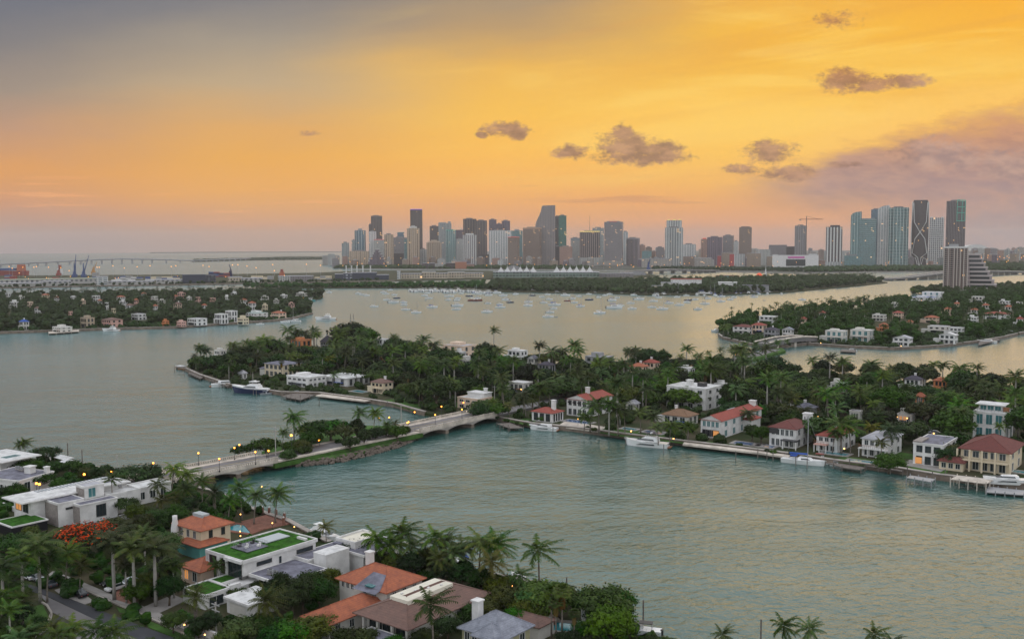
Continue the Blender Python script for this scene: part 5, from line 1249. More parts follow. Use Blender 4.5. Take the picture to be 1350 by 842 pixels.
def rw(H):
    w, d, h = H.w, H.d, H.h
    H.box('dark_lounge_slab', 1.2, w-1.2, .38, .49, .5, h*.45, BLACKP); H.box('porch_glow', w*.62, w-1.3, .30, .37, .5, h*.42, LIT)  # black slab stands in for the shaded lounge interior, glowing slab for its porch light
    H.rail(.5, w-.5, -.3, .45, h*.5, METAL, 'flr', name='balcony_rail'); H.blk(w-.5, w+3.2, d*.52, d*.74, 0, h*.72, WHITE, 'side_wing'); H.hip(w-.6, w+3.2, d*.52, d*.74, h*.72+.01, 1.0, .4, REDT)
    H.box('roof_patch', w*.35, w*.5, d*.45, d*.62, h+1.2, h+1.75, LGREYR); H.chim(w*.6, d*.95, h, h+3, 2.2); H.box('ground_lounge', .5, w-.5, -.6, .3, 0, .25, PAVE)
villa((921.6,552),(948,556.5),(993,538),8.2,WHITE,REDT,'long white two storey villa with red tiled gable roof and open lounge','the long red roofed white villa','gable',1.9,nf=4,nr=5,glass=TEALG,keep=.2,extra=rw)
villa((871,545.5),(898,551),(922,541),5.2,OFFW,OCHRE,'low house with ochre brown hip roof left of the long red roofed villa','the ochre roofed house','hip',2.2,1)
def twr(H):
    w, d, h = H.w, H.d, H.h
    H.blk(w-3.2, w-.4, d-3.4, d-.6, h, h+3.6, WHITE, 'tower'); H.flat(w-3.2, w-.4, d-3.4, d-.6, h+3.6, .25, .2, WHITE, WHITER, .1, name='tower_roof'); H.wins('f', d-3.4, w-3, w-.6, 2, h+1.6, h+2.7, .4)
    H.box('awning', w*.55, w+1, -2.6, .4, h*.42, h*.46, BLACKP); H.blk(w*.6, w*.62+.3, -2.5, -2.2, 0, h*.42, WHITE, 'post'); H.blk(w+.6, w+.9, -2.5, -2.2, 0, h*.42, WHITE, 'post'); H.box('dark_balcony', .6, w*.35, .2, .49, h*.68, h*.95, DMETAL)
villa((1012,562),(1038,571),(1057,561),8.4,WHITE,MAROON,'white villa with dark red roof and small square white tower','the white villa with square tower','hip',2.0,nf=5,nr=3,keep=.25,extra=twr)
def pk(H):
    w, d, h = H.w, H.d, H.h; H.box('balcony', .5, w*.6, -2.4, .4, h*.46, h*.52, PINK); H.rail(.6, w*.6, -2.3, .3, h*.52, WARMWOOD, 'flr', name='balcony_rail')
    for x in (.7, w*.3, w*.58): H.box('post', x-.15, x+.15, -2.3, -2.0, 0, h*.46, WHITE)
    H.chim(w*.45, d*.5, h, h+2.4, .9)
villa((1074,573),(1096,580.5),(1120,569),7.0,WHITE,REDT,'pale villa with red roof and pink balcony on posts','the pink balconied villa','hip',1.7,nf=3,nr=3,extra=pk)
def bal(H):
    w, d, h = H.w, H.d, H.h; H.box('balcony', -.2, w*.98, -1.6, .45, h*.45, h*.5, WHITE); H.rail(-.1, w*.95, -1.5, .3, h*.5, WARMWOOD, 'flr', name='balcony_rail', st=.7)
    for i in range(4): H.box('post', w*.3*i, w*.3*i+.25, -1.5, -1.25, 0, h*.45, WHITE)
villa((1134,577),(1168,583.5),(1190,574),7.6,WHITE,LGREYR,'white two storey villa with wooden railed balcony and pale hip roof','the wooden balconied white villa','hip',1.5,nf=4,nr=2,extra=bal)
def modn(H):
    w, d, h = H.w, H.d, H.h; H.box('lit_room', w*.12, w*.32, .36, .49, .4, h*.36, LIT); H.box('roof_edge', .4, w*.3, .3, d*.5, h+.5, h+.9, TAUPE)
villa((1201.5,584),(1237,594),(1251.5,581.5),8.4,WHITE,GREYR,'white modern cube villa with violet grey flat roof and glowing room','the white cube villa',nf=3,nr=2,fr=DFRAME,extra=modn,keep=.2)
def mar(H):
    w, d, h = H.w, H.d, H.h
    for x in (0, .23, .46, .7, .97): H.box('column', w*x, w*x+.5, -1.2, -.7, 0, h-.05, CREAM)
    H.box('balcony', .3, w*.95, -1.1, .45, h*.48, h*.54, CREAM); H.blk(-4.6, 2.6, -3.4, 1.6, 0, 2.9, CREAM, 'porch_wall'); H.hip(-4.6, 2.6, -3.4, 1.6, 2.92, 1.7, .6, MAROON); H.wins('f', -3.4, -4.2, 2.2, 3, .8, 2.4, 1.3)
    H.rail(.3, w*.95, -1.1, .4, h*.54, CREAM, 'f', name='balcony_rail')
villa((1262,590),(1328,603),(1362,590),8.4,CREAM,MAROON,'large cream villa under a big maroon hip roof at the right edge','the maroon roofed villa','hip',3.6,nf=5,nr=2,extra=mar,keep=.12,over=.9)
def tw(H):
    w, d, h = H.w, H.d, H.h
    H.blk(w*.12, w*.8, d*.3, d*.7, h, h+2.6, WHITE, 'penthouse'); H.flat(w*.06, w*.86, d*.22, d*.75, h+2.6, .3, .25, WHITE, WHITER, 0, name='penthouse_roof'); H.wins('f', d*.3, w*.15, w*.78, 3, h+.6, h+2.2, w*.17, g=TEALG)
    H.box('brick_screen', w*.82, w*.99, d*.3, d*.36, h+.3, h+2.0, WARMWOOD); H.rail(w*.05, w*.95, .7, d*.28, h+.5, DMETAL, 'f', name='terrace_rail')
villa((1281,542.5),(1322,550),(1337,543),11.6,WHITE,WHITER,'tall white modern villa with teal glass and a rooftop pavilion','the tall teal windowed villa',nf=3,nr=2,glass=TEALG,extra=tw,keep=.25)
def sp(H):
    w, d, h = H.w, H.d, H.h
    for i in range(4): H.box('awning', w*(.14+.21*i), w*(.14+.21*i)+1.2, -.5, .4, h*.78, h*.86, BLACKP)
    H.chim(w*.5, d*.42, h+.6, h+4.2, 1.5)
villa((745,525),(771,529.5),(797,521),8.6,WHITE,REDT,'white Spanish style villa with red gable roof and black awnings','the Spanish style villa','gable',2.0,nf=4,nr=3,extra=sp,keep=.2)
def spw(H): H.chim(H.w*.75, H.d*.55, H.h, H.h+4.6, 1.5)
villa((699,541.5),(724,544.5),(745,533),5.4,WHITE,REDT,'low white pool wing with red tiled roof and arched openings','the red roofed pool wing','hip',1.6,1,nf=3,nr=4,fr=DFRAME,extra=spw,keep=.2)
def l10(H):
    w, d, h = H.w, H.d, H.h; H.blk(w*.25, w-.6, d*.4, d-.6, h, h+2.3, WHITE, 'upper_floor'); H.flat(w*.25, w-.6, d*.4, d-.6, h+2.3, .3, .2, WHITE, WHITER, .1, name='upper_roof'); H.chim(w*.75, d*.85, h+2.4, h+4.0, 1.3)
villa((601,524),(627,529),(651,516),6.0,PEACH,WHITER,'white and peach villa beside the end of the causeway bridge','the peach villa by the bridge',nf=3,nr=3,extra=l10,keep=.2)
villa((823,531),(834,533.5),(845,529),4.8,OFFW,LGREYR,'small pale shed with grey gable roof among palms','the small pale shed','gable',1.4,1,nf=1,nr=1)
def m12(H):
    w, d, h = H.w, H.d, H.h; H.chim(w*.4, d*.5, h, h+2.6, 2.4); H.box('roof_box', w*.62, w*.78, d*.4, d*.6, h+.3, h+2, DMETAL)
villa((877,509),(920,517),(934,510.5),10.6,WHITE,WHITER,'tall white flat roofed villa rising from trees, three storeys','the three storey white villa',fl=3,nf=4,nr=2,extra=m12,keep=.5)
V = [((890,485),(908,489),(922,482.5),8,WHITE,WHITER,'white stacked modern house near the far shore behind the three storey villa','the white far shore house','flat'),
 ((940,506),(957,508.8),(968,505),7,WHITE,WHITER,'white flat roofed pavilion between trees right of the three storey villa','the white flat pavilion','flat'),
 ((846,477),(862,479.8),(875,475),8,PEACH,REDT,'red roofed peach house on the far shore','the red roofed far shore house','hip'),
 ((829,482),(846,485),(861,479),8,PEACH,TERRA,'terracotta roofed peach house left of the red far shore house','the terracotta far shore house','hip'),
 ((669,504),(688,506.5),(704,502.5),6,OFFW,WHITER,'low house with bright white membrane roof in the tree canopy','the white membrane roof','flat'),
 ((598,464),(610,466),(619,463.5),9,WHITE,WHITER,'small white cube house near far shore above the bridge','the small white cube house','flat'),
 ((604,474),(620,476.5),(634,472),6,OFFW,LGREYR,'low pale house with a pale grey roof below the white cube','the pale grey roofed house','flat'),
 ((582,455),(612,458),(637,452),9.5,PEACH,LGREYR,'long pinkish flat house on far shore','the long pinkish house','flat'),
 ((668,462),(686,464.5),(702,461),8,WHITE,WHITER,'flat white roofed house with glass walls beside the lone tall palm','the flat white house by lone palm','flat'),
 ((770,470),(795,473),(817,468.5),8,GREYW,LGREYR,'grey glassy flat roofed house on far shore centre','the grey glassy house','flat'),
 ((1229,501),(1243,503.5),(1256,500),8,ORANGE,TERRA,'orange walled house with terracotta roof near the far channel','the orange walled house','hip'),
 ((1191,499),(1208,501.5),(1221,498),8,WHITE,PURPT,'white house with dark violet gable roof near the far channel','the violet roofed channel house','hip'),
 ((1205,522),(1214,524),(1221,521),6.5,ORANGE,TERRA,'small terracotta roof peeking out between dense palms','the small terracotta roof','hip'),
 ((1181,546),(1199,549.5),(1207,546),5,OFFW,LGREYR,'low pale bungalow with warm lit windows among trees','the lit bungalow','flat'),
 ((1118,542),(1130,544.5),(1138,541),5,OFFW,GREYR,'low grey roofed bungalow glimpsed through palms','the grey roofed bungalow','flat'),
 ((1048,536),(1066,539),(1078,535),5,GREYW,GREYR,'grey bungalow behind the square towered villa','the grey bungalow','hip'),
 ((1093,505),(1108,507),(1118,504),5.5,OFFW,LGREYR,'pale house almost hidden by the palm grove','the hidden pale house','flat'),
 ((736,498),(750,500.5),(760,497),6,ORANGE,TERRA,'orange roofed house peeping out above the bright round tree','the orange peeping roof','hip'),
 ((708,480),(722,482.5),(738,478),6.5,GREYW,PURPT,'dark roofed grey house in the middle of the island','the dark roofed grey house','hip'),
 ((694,472),(704,474),(714,471),7.5,OFFW,GREYR,'narrow pale house with steep gable near far shore','the narrow pale gable','gable'),
 ((382,448),(400,451),(416,446.5),10.5,ORANGE,WARMWOOD,'orange two storey house with open timber balconies near far shore','the orange balconied house','flat'),
 ((421,450),(433,452),(446,449),7,GREYW,PURPT,'house with steep dark violet roof left of centre','the steep violet roof','hip'),
 ((492,447),(505,449),(517,446),8.5,WHITE,WHITER,'slim white house glimpsed through far shore trees','the slim white house','flat'),
 ((498,472),(504,473.5),(511,471),7,ORANGE,TERRA,'little orange pavilion deep among the western trees','the little orange pavilion','flat'),
 ((281,462),(292,463.5),(302,461),7,OFFW,WHITER,'white roof showing over the western palms','the white roof in western palms','flat'),
 ((487,503),(503,506),(525,500),6.8,CREAM,BROWNT,'cream house with brown roof beside a small pool','the brown roofed cream house','hip'),
 ((313,491.5),(322,493),(329,490.5),4.6,WHITE,LGREYR,'white garden pavilion with arches by western docks','the white garden pavilion','hip')]
for A, B, C, z, wl, rf, lb, sh, rt in V:
    lit = (0, 1) if 'lit' in sh else ()
    villa(A, B, C, z, wl, rf, lb, sh, rt, 4.2 if 'steep' in sh else 1.7, 1 if z < 6.6 else 2, 2 if z < 6.6 and C[1] > 500 else 1, nf=3, nr=2, lits=lit, keep=.72)
def west(H):
    w, d, h = H.w, H.d, H.h; H.blk(-4.6, .2, 1, d*.6, 0, h*.55, OFFW, 'wing'); H.hip(-4.6, .3, 1, d*.6, h*.55, 1.0, .4, GREYR)
villa((347,478.5),(371,481.5),(397,478),8.6,CREAM,GREYR,'cream two storey house with grey hip roof on the western tip','the cream western house','hip',1.4,nf=4,nr=4,extra=west,keep=.3)
villa((376,495.5),(400,498.5),(431,486.5),6.2,WHITE,WHITER,'white two storey terrace house behind silver palms, west shore','the white terrace house',nf=4,nr=4,keep=.35)
villa((421,495),(446,498.5),(488,486.5),5.6,WHITE,WHITER,'long white house with pale low roof on the western cove','the long pale western house','hip',.9,1,nf=3,nr=4,keep=.35)
for k, (x, y) in enumerate(((400,466),(416,467.5))):
    p = P(x, y, 4); o = thing('awning', ('left' if k == 0 else 'right') + ' blue fabric canopy under the orange balconied house', 'awning', (p.x, p.y, 1.4), RZN)
    MB().box(-4.5, 4.5, -2, 2, 2.6, 3.4).build('canopy', BLUEC, o)
    for sx in (-4.2, 4.2): MB().cyl(sx, -1.8, 0, 2.6, .1, n=5).build('post', METAL, o)
# pools and lawns on the waterfront
def lawn(px, z=1.45): return strip('lawn', px, GRASS, z)
lawn([(662,553.5),(690,559),(700,561),(708,553),(680,549)]); lawn([(790,570),(818,574.5),(850,578.5),(905,584.5),(905,577),(850,569),(800,562)])
lawn([(905,583),(925,587),(960,591.5),(1000,595.5),(1000,591),(960,585),(925,580)]); lawn([(1100,608),(1180,618),(1200,620),(1200,611),(1110,601)]); lawn([(1200,619),(1245,628),(1250,620),(1205,612)])
lawn([(1140,597),(1180,603),(1210,606),(1214,600),(1190,596),(1150,592)]); lawn([(502,528),(545,541),(560,535),(530,524)]); lawn([(590,535),(622,541),(640,534),(600,530)]); lawn([(1290,588),(1320,592),(1345,585),(1310,580)])
for x, y, w, d, m_, lb, an in ((762,556,12,4.2,POOLB,'blue pool in front of the Spanish style villa',0),(830,565.5,6,3,POOL,'small turquoise pool on the lawn right of Spanish style villa',0),(862,570,8,4,POOLB,'dark blue pool behind the moored white yacht',0),
        (986,585,10,4,POOLB,'blue corner pool beside the long red roofed white villa',4),(1008,588,7,4,POOLB,'dark blue pool in front of the square towered villa',0),(1102,598,8,4,POOL,'green pool beside the pink balconied villa',0),(1143,609.5,12,3.2,POOL,'long bright pool in front of the wooden balconied villa',3),
        (474,516,8,4,POOL,'blue pool by the brown roofed cream house',2),(1343,622,8,3,POOL,'turquoise pool at the right edge below the maroon roofed villa',0)):
    q = P(x, y, 1.4); pool(q.x, q.y, w, d, RZN + R(an), lb, 1.4, m_)
slab_on_ground('terrace', 'pale concrete terrace in front of the Spanish style villa pool', 'terrace', [(735,562),(790,569),(800,563),(745,555)], CONCW, 1.4)
slab_on_ground('terrace', 'stone patio in front of the white cube villa', 'terrace', [(1185,612),(1240,622),(1250,617),(1200,606)], PAVE, 1.4)
slab_on_ground('terrace', 'pale quay deck of the western cove', 'terrace', [(416,521.5),(480,529),(492,527.5),(430,517.5)], CONCW, 1.4)
slab_on_ground('terrace', 'long pale seawall walk below the long red roofed villa', 'walkway', [(900,586),(960,593),(1000,597.5),(1040,603),(1042,600.5),(960,590),(902,583.5)], CONCW, 1.4, .3)
# right island
VR = [((965,430),(985,432.5),(1000,429),7.5,WHITE,MAROON,'white house with maroon roof at the left tip of the right island','the maroon roofed tip house','hip'),
 ((990,428),(1002,430),(1015,427),9,PEACH,REDT,'peach house with red hip roof near the tip','the red roofed tip house','hip'),
 ((1006,434),(1020,436.5),(1032,433),8,GREYW,PURPT,'grey house with violet roof on the right island shore','the violet roofed shore house','hip'),
 ((1030,434),(1040,435.8),(1050,433.5),8,WHITE,SLATE,'white gabled house with slate roof beside the violet roofed one','the slate gabled house','gable'),
 ((1000,417),(1014,419),(1030,416.5),8,WHITE,WHITER,'long white glassy house on the far side of the tip','the long glassy tip house','flat'),
 ((1087,436),(1106,437),(1117,436),10,OFFW,WHITER,'white cubic mansion, left of the pair facing the channel','the left cubic mansion','flat'),
 ((1120,435),(1142,436),(1152,435),10,OFFW,WHITER,'white cubic mansion, right of the pair with deep window bays','the right cubic mansion','flat'),
 ((1176,445),(1193,448),(1207,444.5),7,WHITE,LGREYR,'white house with pale gable near the channel on the right island','the pale gabled channel house','gable'),
 ((1237,441),(1252,444),(1266,440),8,WHITE,WHITER,'white blocky house near the right end of shore','the blocky shore house','gable'),
 ((1222,430),(1243,432.5),(1256,429),7,OFFW,LGREYR,'low house with wide pale roof behind the blocky house','the wide pale roof','flat'),
 ((1250,432),(1262,434),(1274,431),7,WHITE,LGREYR,'white house with grey roof among shore trees','the grey roofed shore house','flat'),
 ((1296,413),(1318,415.5),(1335,412),7,WHITE,REDT,'long white house with red roof at right','the long red roofed right house','hip'),
 ((1149,415),(1162,417),(1172,414),7,OFFW,LGREYR,'pale house in the middle of the right island','the pale middle house','flat'),
 ((1176,412),(1186,413.5),(1194,411),7,PEACH,REDT,'peach red roofed house beside the pale middle house','the peach middle house','hip'),
 ((1200,392),(1220,394.5),(1240,391),8,WHITE,BLUEC,'white building with blue awnings on far side','the blue awning building','flat'),
 ((1215,385),(1232,387),(1243,384.5),14,WHITE,WHITER,'tall white apartment house in front of the brown balconied tower','the tall white apartment house','flat'),
 ((1316,397),(1326,398.2),(1334,396.5),7,WHITE,LGREYR,'small white house far right among trees','the small far right house','flat'),
 ((1280,391),(1290,392),(1300,390.5),9,OFFW,WHITER,'pale flat building right of the brown balconied tower','the pale flat building','flat'),
 ((1275,418),(1284,419.5),(1292,417.5),7,WHITE,WHITER,'white cube in trees left of the long red roofed right house','the white cube in trees','flat'),
 ((1218,418),(1232,420),(1241,417),6.5,PEACH,TERRA,'terracotta roof amid the trees of the right island','the terracotta middle roof','hip'),
 ((1158,428),(1166,429.5),(1174,428),6.5,ORANGE,TERRA,'little orange roofed house behind the right cubic mansion','the little orange roof','hip')]
for A, B, C, z, wl, rf, lb, sh, rt in VR: villa(A, B, C, z, wl, rf, lb, sh, rt, 1.8, 3 if z > 10 else 2, 2 if z >= 10 else 1, nf=3, nr=2, keep=.4, glass=TEALG if z >= 10 else None)
# left island: waterfront then canopy houses
VL = [((12,398),(20,399.3),(27,398),9,WHITE,WHITER,'white flat house standing tall at the far left','the tall white far left house','flat'),
 ((24,423.5),(33,425),(40,423),9,OFFW,BLUEC,'blue roofed waterfront house at far left','the blue roofed house','hip'),
 ((68,431),(86,432.5),(98,431),5.5,OFFW,WHITER,'long low white waterfront house with wide roof','the long low white waterfront house','flat'),
 ((105,419),(119,420.5),(127,418.5),10,BEIGE,GREYR,'beige stone waterfront mansion with arches','the beige stone mansion','flat'),
 ((133,421),(153,423),(165,420),8,PINK,BROWNT,'wide brown roofed pink mansion on the left island','the brown roofed pink mansion','hip'),
 ((172,414),(187,416),(196,413.5),7,WHITE,LGREYR,'white house with pale roof right of the pink mansion','the pale roofed white house','flat'),
 ((213,423),(220,424.3),(225,422.5),6,ORANGE,TERRA,'small orange waterfront house','the small orange house','flat'),
 ((232,424),(240,425.5),(248,423.5),6,PINK,WHITER,'pink porch house by the left island water','the pink porch house','flat'),
 ((246,420),(262,422),(277,419.5),7.5,WHITE,LGREYR,'white two storey colonnaded house on the left island','the colonnaded house','flat'),
 ((282,414),(297,416),(304,413),10.5,WHITE,WHITER,'white stepped modern house with arched gable','the white stepped modern house','flat'),
 ((296,410),(309,411.5),(316,409.5),12,WHITE,WHITER,'tallest white modern cube at the middle of left island shore','the tallest white cube','flat'),
 ((312,419.5),(323,421),(331,419),7,CREAM,LGREYR,'cream rectangular house right of the white modern cube','the cream rectangular house','flat'),
 ((323,412.5),(343,415),(358,412),6.5,WHITE,TEALP,'long house with pale teal roof','the pale teal roof','flat'),
 ((357,412),(370,413.5),(381,411.5),7,PEACH,TERRA,'terracotta roofed house near the right end of left island','the terracotta end house','hip'),
 ((390,386.5),(400,387.8),(408,386.3),8,OFFW,LGREYR,'pale grey house at the tip behind the far turquoise boat','the pale tip house','flat')]
for A, B, C, z, wl, rf, lb, sh, rt in VL: villa(A, B, C, z, wl, rf, lb, sh, rt, 1.8, 2, 1, nf=4, nr=2, keep=.25)
rr = random.Random(5)
for i, (x, y) in enumerate([(40,398),(60,388.5),(75,392),(97,391),(110,396),(127,390),(132,396),(141,399),(160,391),(163,397),(180,395),(172,402),(205,391),(214,396),(232,390),(250,392),(262,392),(281,393),(300,391),(322,395),(333,399),(350,391),(375,389),(350,402),(12,386.8),(28,391),(93,411),(190,386.8),(240,386.3),(310,386),(365,396),(385,400),(50,406),(150,407),(205,403),(235,400),(270,402)]):
    wl = rr.choice([WHITE, WHITE, OFFW, WHITE, PEACH, PINK, CREAM]); k = rr.random(); rf, rt = (WHITER, 'flat') if k < .45 else ((LGREYR, 'flat') if k < .6 else ((TERRA, 'hip') if k < .85 else (BROWNT, 'hip')))
    q = rr.uniform(.8, 1.5); villa((x - 4.6*q, y), (x + 1, y + 1.0*q), (x + 4.6*q, y - .2), rr.uniform(8, 10), wl, rf, None, None, rt, 1.8, 2, 1, nf=2, nr=2, keep=.5, lm=False, group='houses in the trees of the far left island')
for i, (x, y) in enumerate([(1060,420),(1085,412),(1130,406),(1200,424),(1250,407),(1262,400),(1180,400),(1300,402),(1330,404),(1345,398),(1345,420),(1285,408)]):
    wl = rr.choice([WHITE, WHITE, OFFW, PEACH, CREAM]); rf, rt = rr.choice([(WHITER, 'flat'), (LGREYR, 'flat'), (TERRA, 'hip'), (REDT, 'hip')])
    villa((x - 6, y), (x + 1, y + 1.2), (x + 6, y), rr.uniform(7.5, 9), wl, rf, None, None, rt, 1.8, 2, 1, nf=2, nr=2, keep=.78, lm=False, group='houses in the trees of the far right island')
# ------------------------------------------------------------------ causeway
CP = [P(222,625,4), P(338,603,4), P(545,562,4), P(628,544.5,4)]
def offs(a, b_, c, k):
    d = (c - a).normalized(); return b_ + Vector((-d.y, d.x, 0)) * k
zs = [3.9, 3.2, 3.2, 3.9]
def ribbon(i0, i1, k0, k1, z0, z1, ext0=0, ext1=0):
    a, b_ = CP[i0].copy(), CP[i1].copy(); d = (b_ - a).normalized(); a -= d * ext0; b_ += d * ext1; n_ = Vector((-d.y, d.x, 0))
    return [tuple(a + n_*k0)[:2], tuple(b_ + n_*k0)[:2], tuple(b_ + n_*k1)[:2], tuple(a + n_*k1)[:2]]
def bridge(i0, i1, label, e0, e1, npier):
    o = thing('road_bridge', label, 'bridge', (0, 0, 0)); W2 = 6.6
    MB().prism(ribbon(i0, i1, -W2, W2, 0, 0, e0, e1), 2.6, 3.4).build('deck', CONCW, o)
    MB().prism(ribbon(i0, i1, -3.9, 3.9, 0, 0, e0, e1), 3.404, 3.42).build('carriageway', ASPHL, o)
    MB().prism(ribbon(i0, i1, -.08, .08, 0, 0, e0, e1), 3.424, 3.43).build('centre_line', mat('yellow road paint', (.6,.42,.06)), o)
    for s_ in (-1, 1):
        k = sorted((s_*3.9, s_*6.1)); MB().prism(ribbon(i0, i1, k[0], k[1], 0, 0, e0, e1), 3.404, 3.6).build('sidewalk', CONCW, o)
        mb = MB(); k = sorted((s_*6.25, s_*6.6)); mb.prism(ribbon(i0, i1, k[0], k[1], 0, 0, e0, e1), 4.35, 4.6); mb.prism(ribbon(i0, i1, k[0], k[1], 0, 0, e0, e1), 3.41, 3.75)
        a, b_ = CP[i0].copy(), CP[i1].copy(); d = (b_ - a).normalized(); a -= d*e0; b_ += d*e1; n_ = Vector((-d.y, d.x, 0)); L = (b_-a).length; n = int(L / .8)
        for i in range(n + 1):
            c = a + d * (L * i / n) + n_ * s_ * 6.42; w_ = .35 if i % 8 == 0 else .17
            mb.prism([tuple(c + d*x + n_*y)[:2] for x, y in ((-w_,-.14),(w_,-.14),(w_,.14),(-w_,.14))], 3.75, 4.7 if i % 8 == 0 else 4.35)
        mb.build('balustrade', CONCW, o)
        # shallow arched fascia girder
        fb = MB(); n = 16
        nsp = npier + 1
        for sp_ in range(nsp):
            A_ = a + d * (L * sp_ / nsp); Ls = L / nsp
            for i in range(n):
                t0, t1 = i/n, (i+1)/n; z0, z1 = (2.6 - 1.1*(2*t-1)**2 - .25 for t in (t0, t1)); q0 = A_ + d*Ls*t0 + n_*s_*6.35; q1 = A_ + d*Ls*t1 + n_*s_*6.35; e = n_*s_*.3
                fb.add([(q0.x,q0.y,z0),(q1.x,q1.y,z1),(q1.x,q1.y,2.7),(q0.x,q0.y,2.7),((q0-e).x,(q0-e).y,z0),((q1-e).x,(q1-e).y,z1),((q1-e).x,(q1-e).y,2.7),((q0-e).x,(q0-e).y,2.7)], [(0,1,2,3),(7,6,5,4),(0,4,5,1)])
        fb.build('arched_girder', CONC, o)
    for i in range(1, npier + 1):
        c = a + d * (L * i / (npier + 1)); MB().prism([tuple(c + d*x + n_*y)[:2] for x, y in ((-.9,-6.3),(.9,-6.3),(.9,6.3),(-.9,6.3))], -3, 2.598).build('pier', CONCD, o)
    landmark('the ' + ('near' if i0 == 0 else 'far') + ' causeway bridge', 200 if i0 == 0 else 540, 595 if i0 == 0 else 540, 360 if i0 == 0 else 630, 640 if i0 == 0 else 580, 330)
    return o
bridge(0, 1, 'pale balustraded causeway bridge from the foreground island to the wooded islet', 24, 4, 3)
bridge(2, 3, 'pale balustraded causeway bridge from the wooded islet to the middle island', 3, 6, 2)
tag(MB().prism(ribbon(1, 2, -4.2, 4.2, 0, 0, -4, -3), 2.6, 3.0).build('road', ASPHL), kind='structure')
tag(MB().prism(ribbon(1, 2, 4.4, 6.6, 0, 0, -4, -3), 2.6, 3.1).build('pavement', CONCW), kind='structure')
tag(MB().prism(ribbon(1, 2, -6.6, -4.4, 0, 0, -4, -3), 2.6, 3.08).build('pavement', CONCW), kind='structure')
tag(MB().prism(ribbon(1, 2, -7.4, 7.4, 0, 0, -2, -2), 1.0, 2.4).build('embankment', GRASS), kind='structure')
d_ = (CP[3] - CP[2]).normalized(); q = CP[3] + d_ * 5; n_ = Vector((-d_.y, d_.x, 0))
tag(MB().prism([tuple(q + n_*4)[:2], tuple(q - n_*4)[:2], tuple(q - n_*4 + d_*60)[:2], tuple(q + n_*4 + d_*60)[:2]], 1.2, 2.4).build('road', ASPHL), kind='structure')
for t_ in range(0, 14): FOOT.append((q.x + d_.x*t_*5, q.y + d_.y*t_*5, 5))
for t_ in range(0, 30): c = CP[1].lerp(CP[2], t_/29); FOOT.append((c.x, c.y, 6.5))
for t_ in range(0, 10): c = CP[0].lerp(CP[1], t_/9); FOOT.append((c.x, c.y, 7)); c = CP[2].lerp(CP[3], t_/9); FOOT.append((c.x, c.y, 7))
# riprap: loose stones too many to count
rr = random.Random(3); rp = MB(); pts = [P(x, y, 0) for x, y in [(352,611),(366,614),(400,613.5),(440,609.5),(480,600.5),(520,589.5),(545,578),(549,571)]]
for a, b_ in zip(pts, pts[1:]):
    L = (b_-a).length; d = (b_-a).normalized(); n2 = Vector((-d.y, d.x, 0))
    for i in range(int(L * 7)):
        c = a + d * rr.uniform(0, L) + n2 * rr.uniform(-1.8, 1.2); k = (c - a).dot(n2); r = rr.uniform(.35, .85); rp.ball((c.x, c.y, .05 + max(0, k + 1.8)*.5), r, 6, 4, .7, .5, rr.random())
tag(rp.build('riprap', STONE), 'brown boulder bank along the islet shore', kind='stuff')
# ------------------------------------------------------------------ lamps
def lamp_post(px, py, h=4.2, z=3.4, label=None, m_=LAMPG, r=.27, group='globe street lamps on the causeway'):
    p = P(px, py, z + h); o = thing('street_lamp', label, 'street lamp', (p.x, p.y, z), 0, group)
    MB().cyl(0, 0, 0, h - .2, .09, .06, 6).box(-.18, .18, -.18, .18, 0, .5).build('post', DMETAL, o); g = MB().ball((0, 0, h), r, 8, 6).build('globe', m_, o, True); MB().cyl(0, 0, h - .42, h - .26, .2, .24, 8).build('collar', DMETAL, o)
    if not label: AUTO.append((o, 'glowing amber globe lamp', px, py, 'lamp'))
    return o
for x, y in ((202,610),(229,617),(261.5,597),(289,604.5),(309,590),(315.5,586),(336.6,595.5),(354,594),(499.5,551),(513,550),(538.6,556),(537,557),(546.6,543),(573.7,546.6),(582,535.7),(609,539.5),(611,530.5)):
    lamp_post(x, y, z=2.9 if 345 < x < 540 else 3.4)
lamp_post(384, 573.6, 6.5, 2.9, 'brightest orange lamp between the tall palms on the islet', LAMPG, .4)
for x, y, h in ((48,637,4),(52,638,4),(111,625,4),(147,622,4),(421,580,3.5),(641.7,522.6,5)): lamp_post(x, y, h, 1.6, None, LAMPG, .36)
# garden and street lights on land
def glow(px, py, h=1.0, z=1.45, m_=LAMPW, r=.2, D=None, group='small garden and house lights'):
    p = P(px, py, z + h); o = thing('garden_lamp', None, 'lamp', (p.x, p.y, z), 0, group); MB().cyl(0, 0, 0, h, .05, n=5).build('post', DMETAL, o); MB().ball((0, 0, h), r, 6, 5).build('bulb', m_, o)
    AUTO.append((o, 'tiny warm light', px, py, 'light')); return o
for x, y in ((36,667),(27,664),(80,699),(204.5,763),(317,677.5),(316.5,700),(359,689),(388,694),(243,823),(263,829),(270,836),(304,839),(675,772),(317,706),(222,745),(345,641)): glow(x, y, 1.6, r=.15 if y > 650 else .2)
for x, y in ((710,531),(687,513),(671,473),(648,481),(781,507),(762,510),(782,496),(850,481),(866,479),(969,467),(849,481),(888,578),(762,552),(832,568),(1183,549),(1196,551),(1231,571),(1322,565),(1113,591),(1078,549),(402,466),(1188,456),(1173,404),(1082,452),(1215,396)): glow(x, y, 3.2, r=.24)
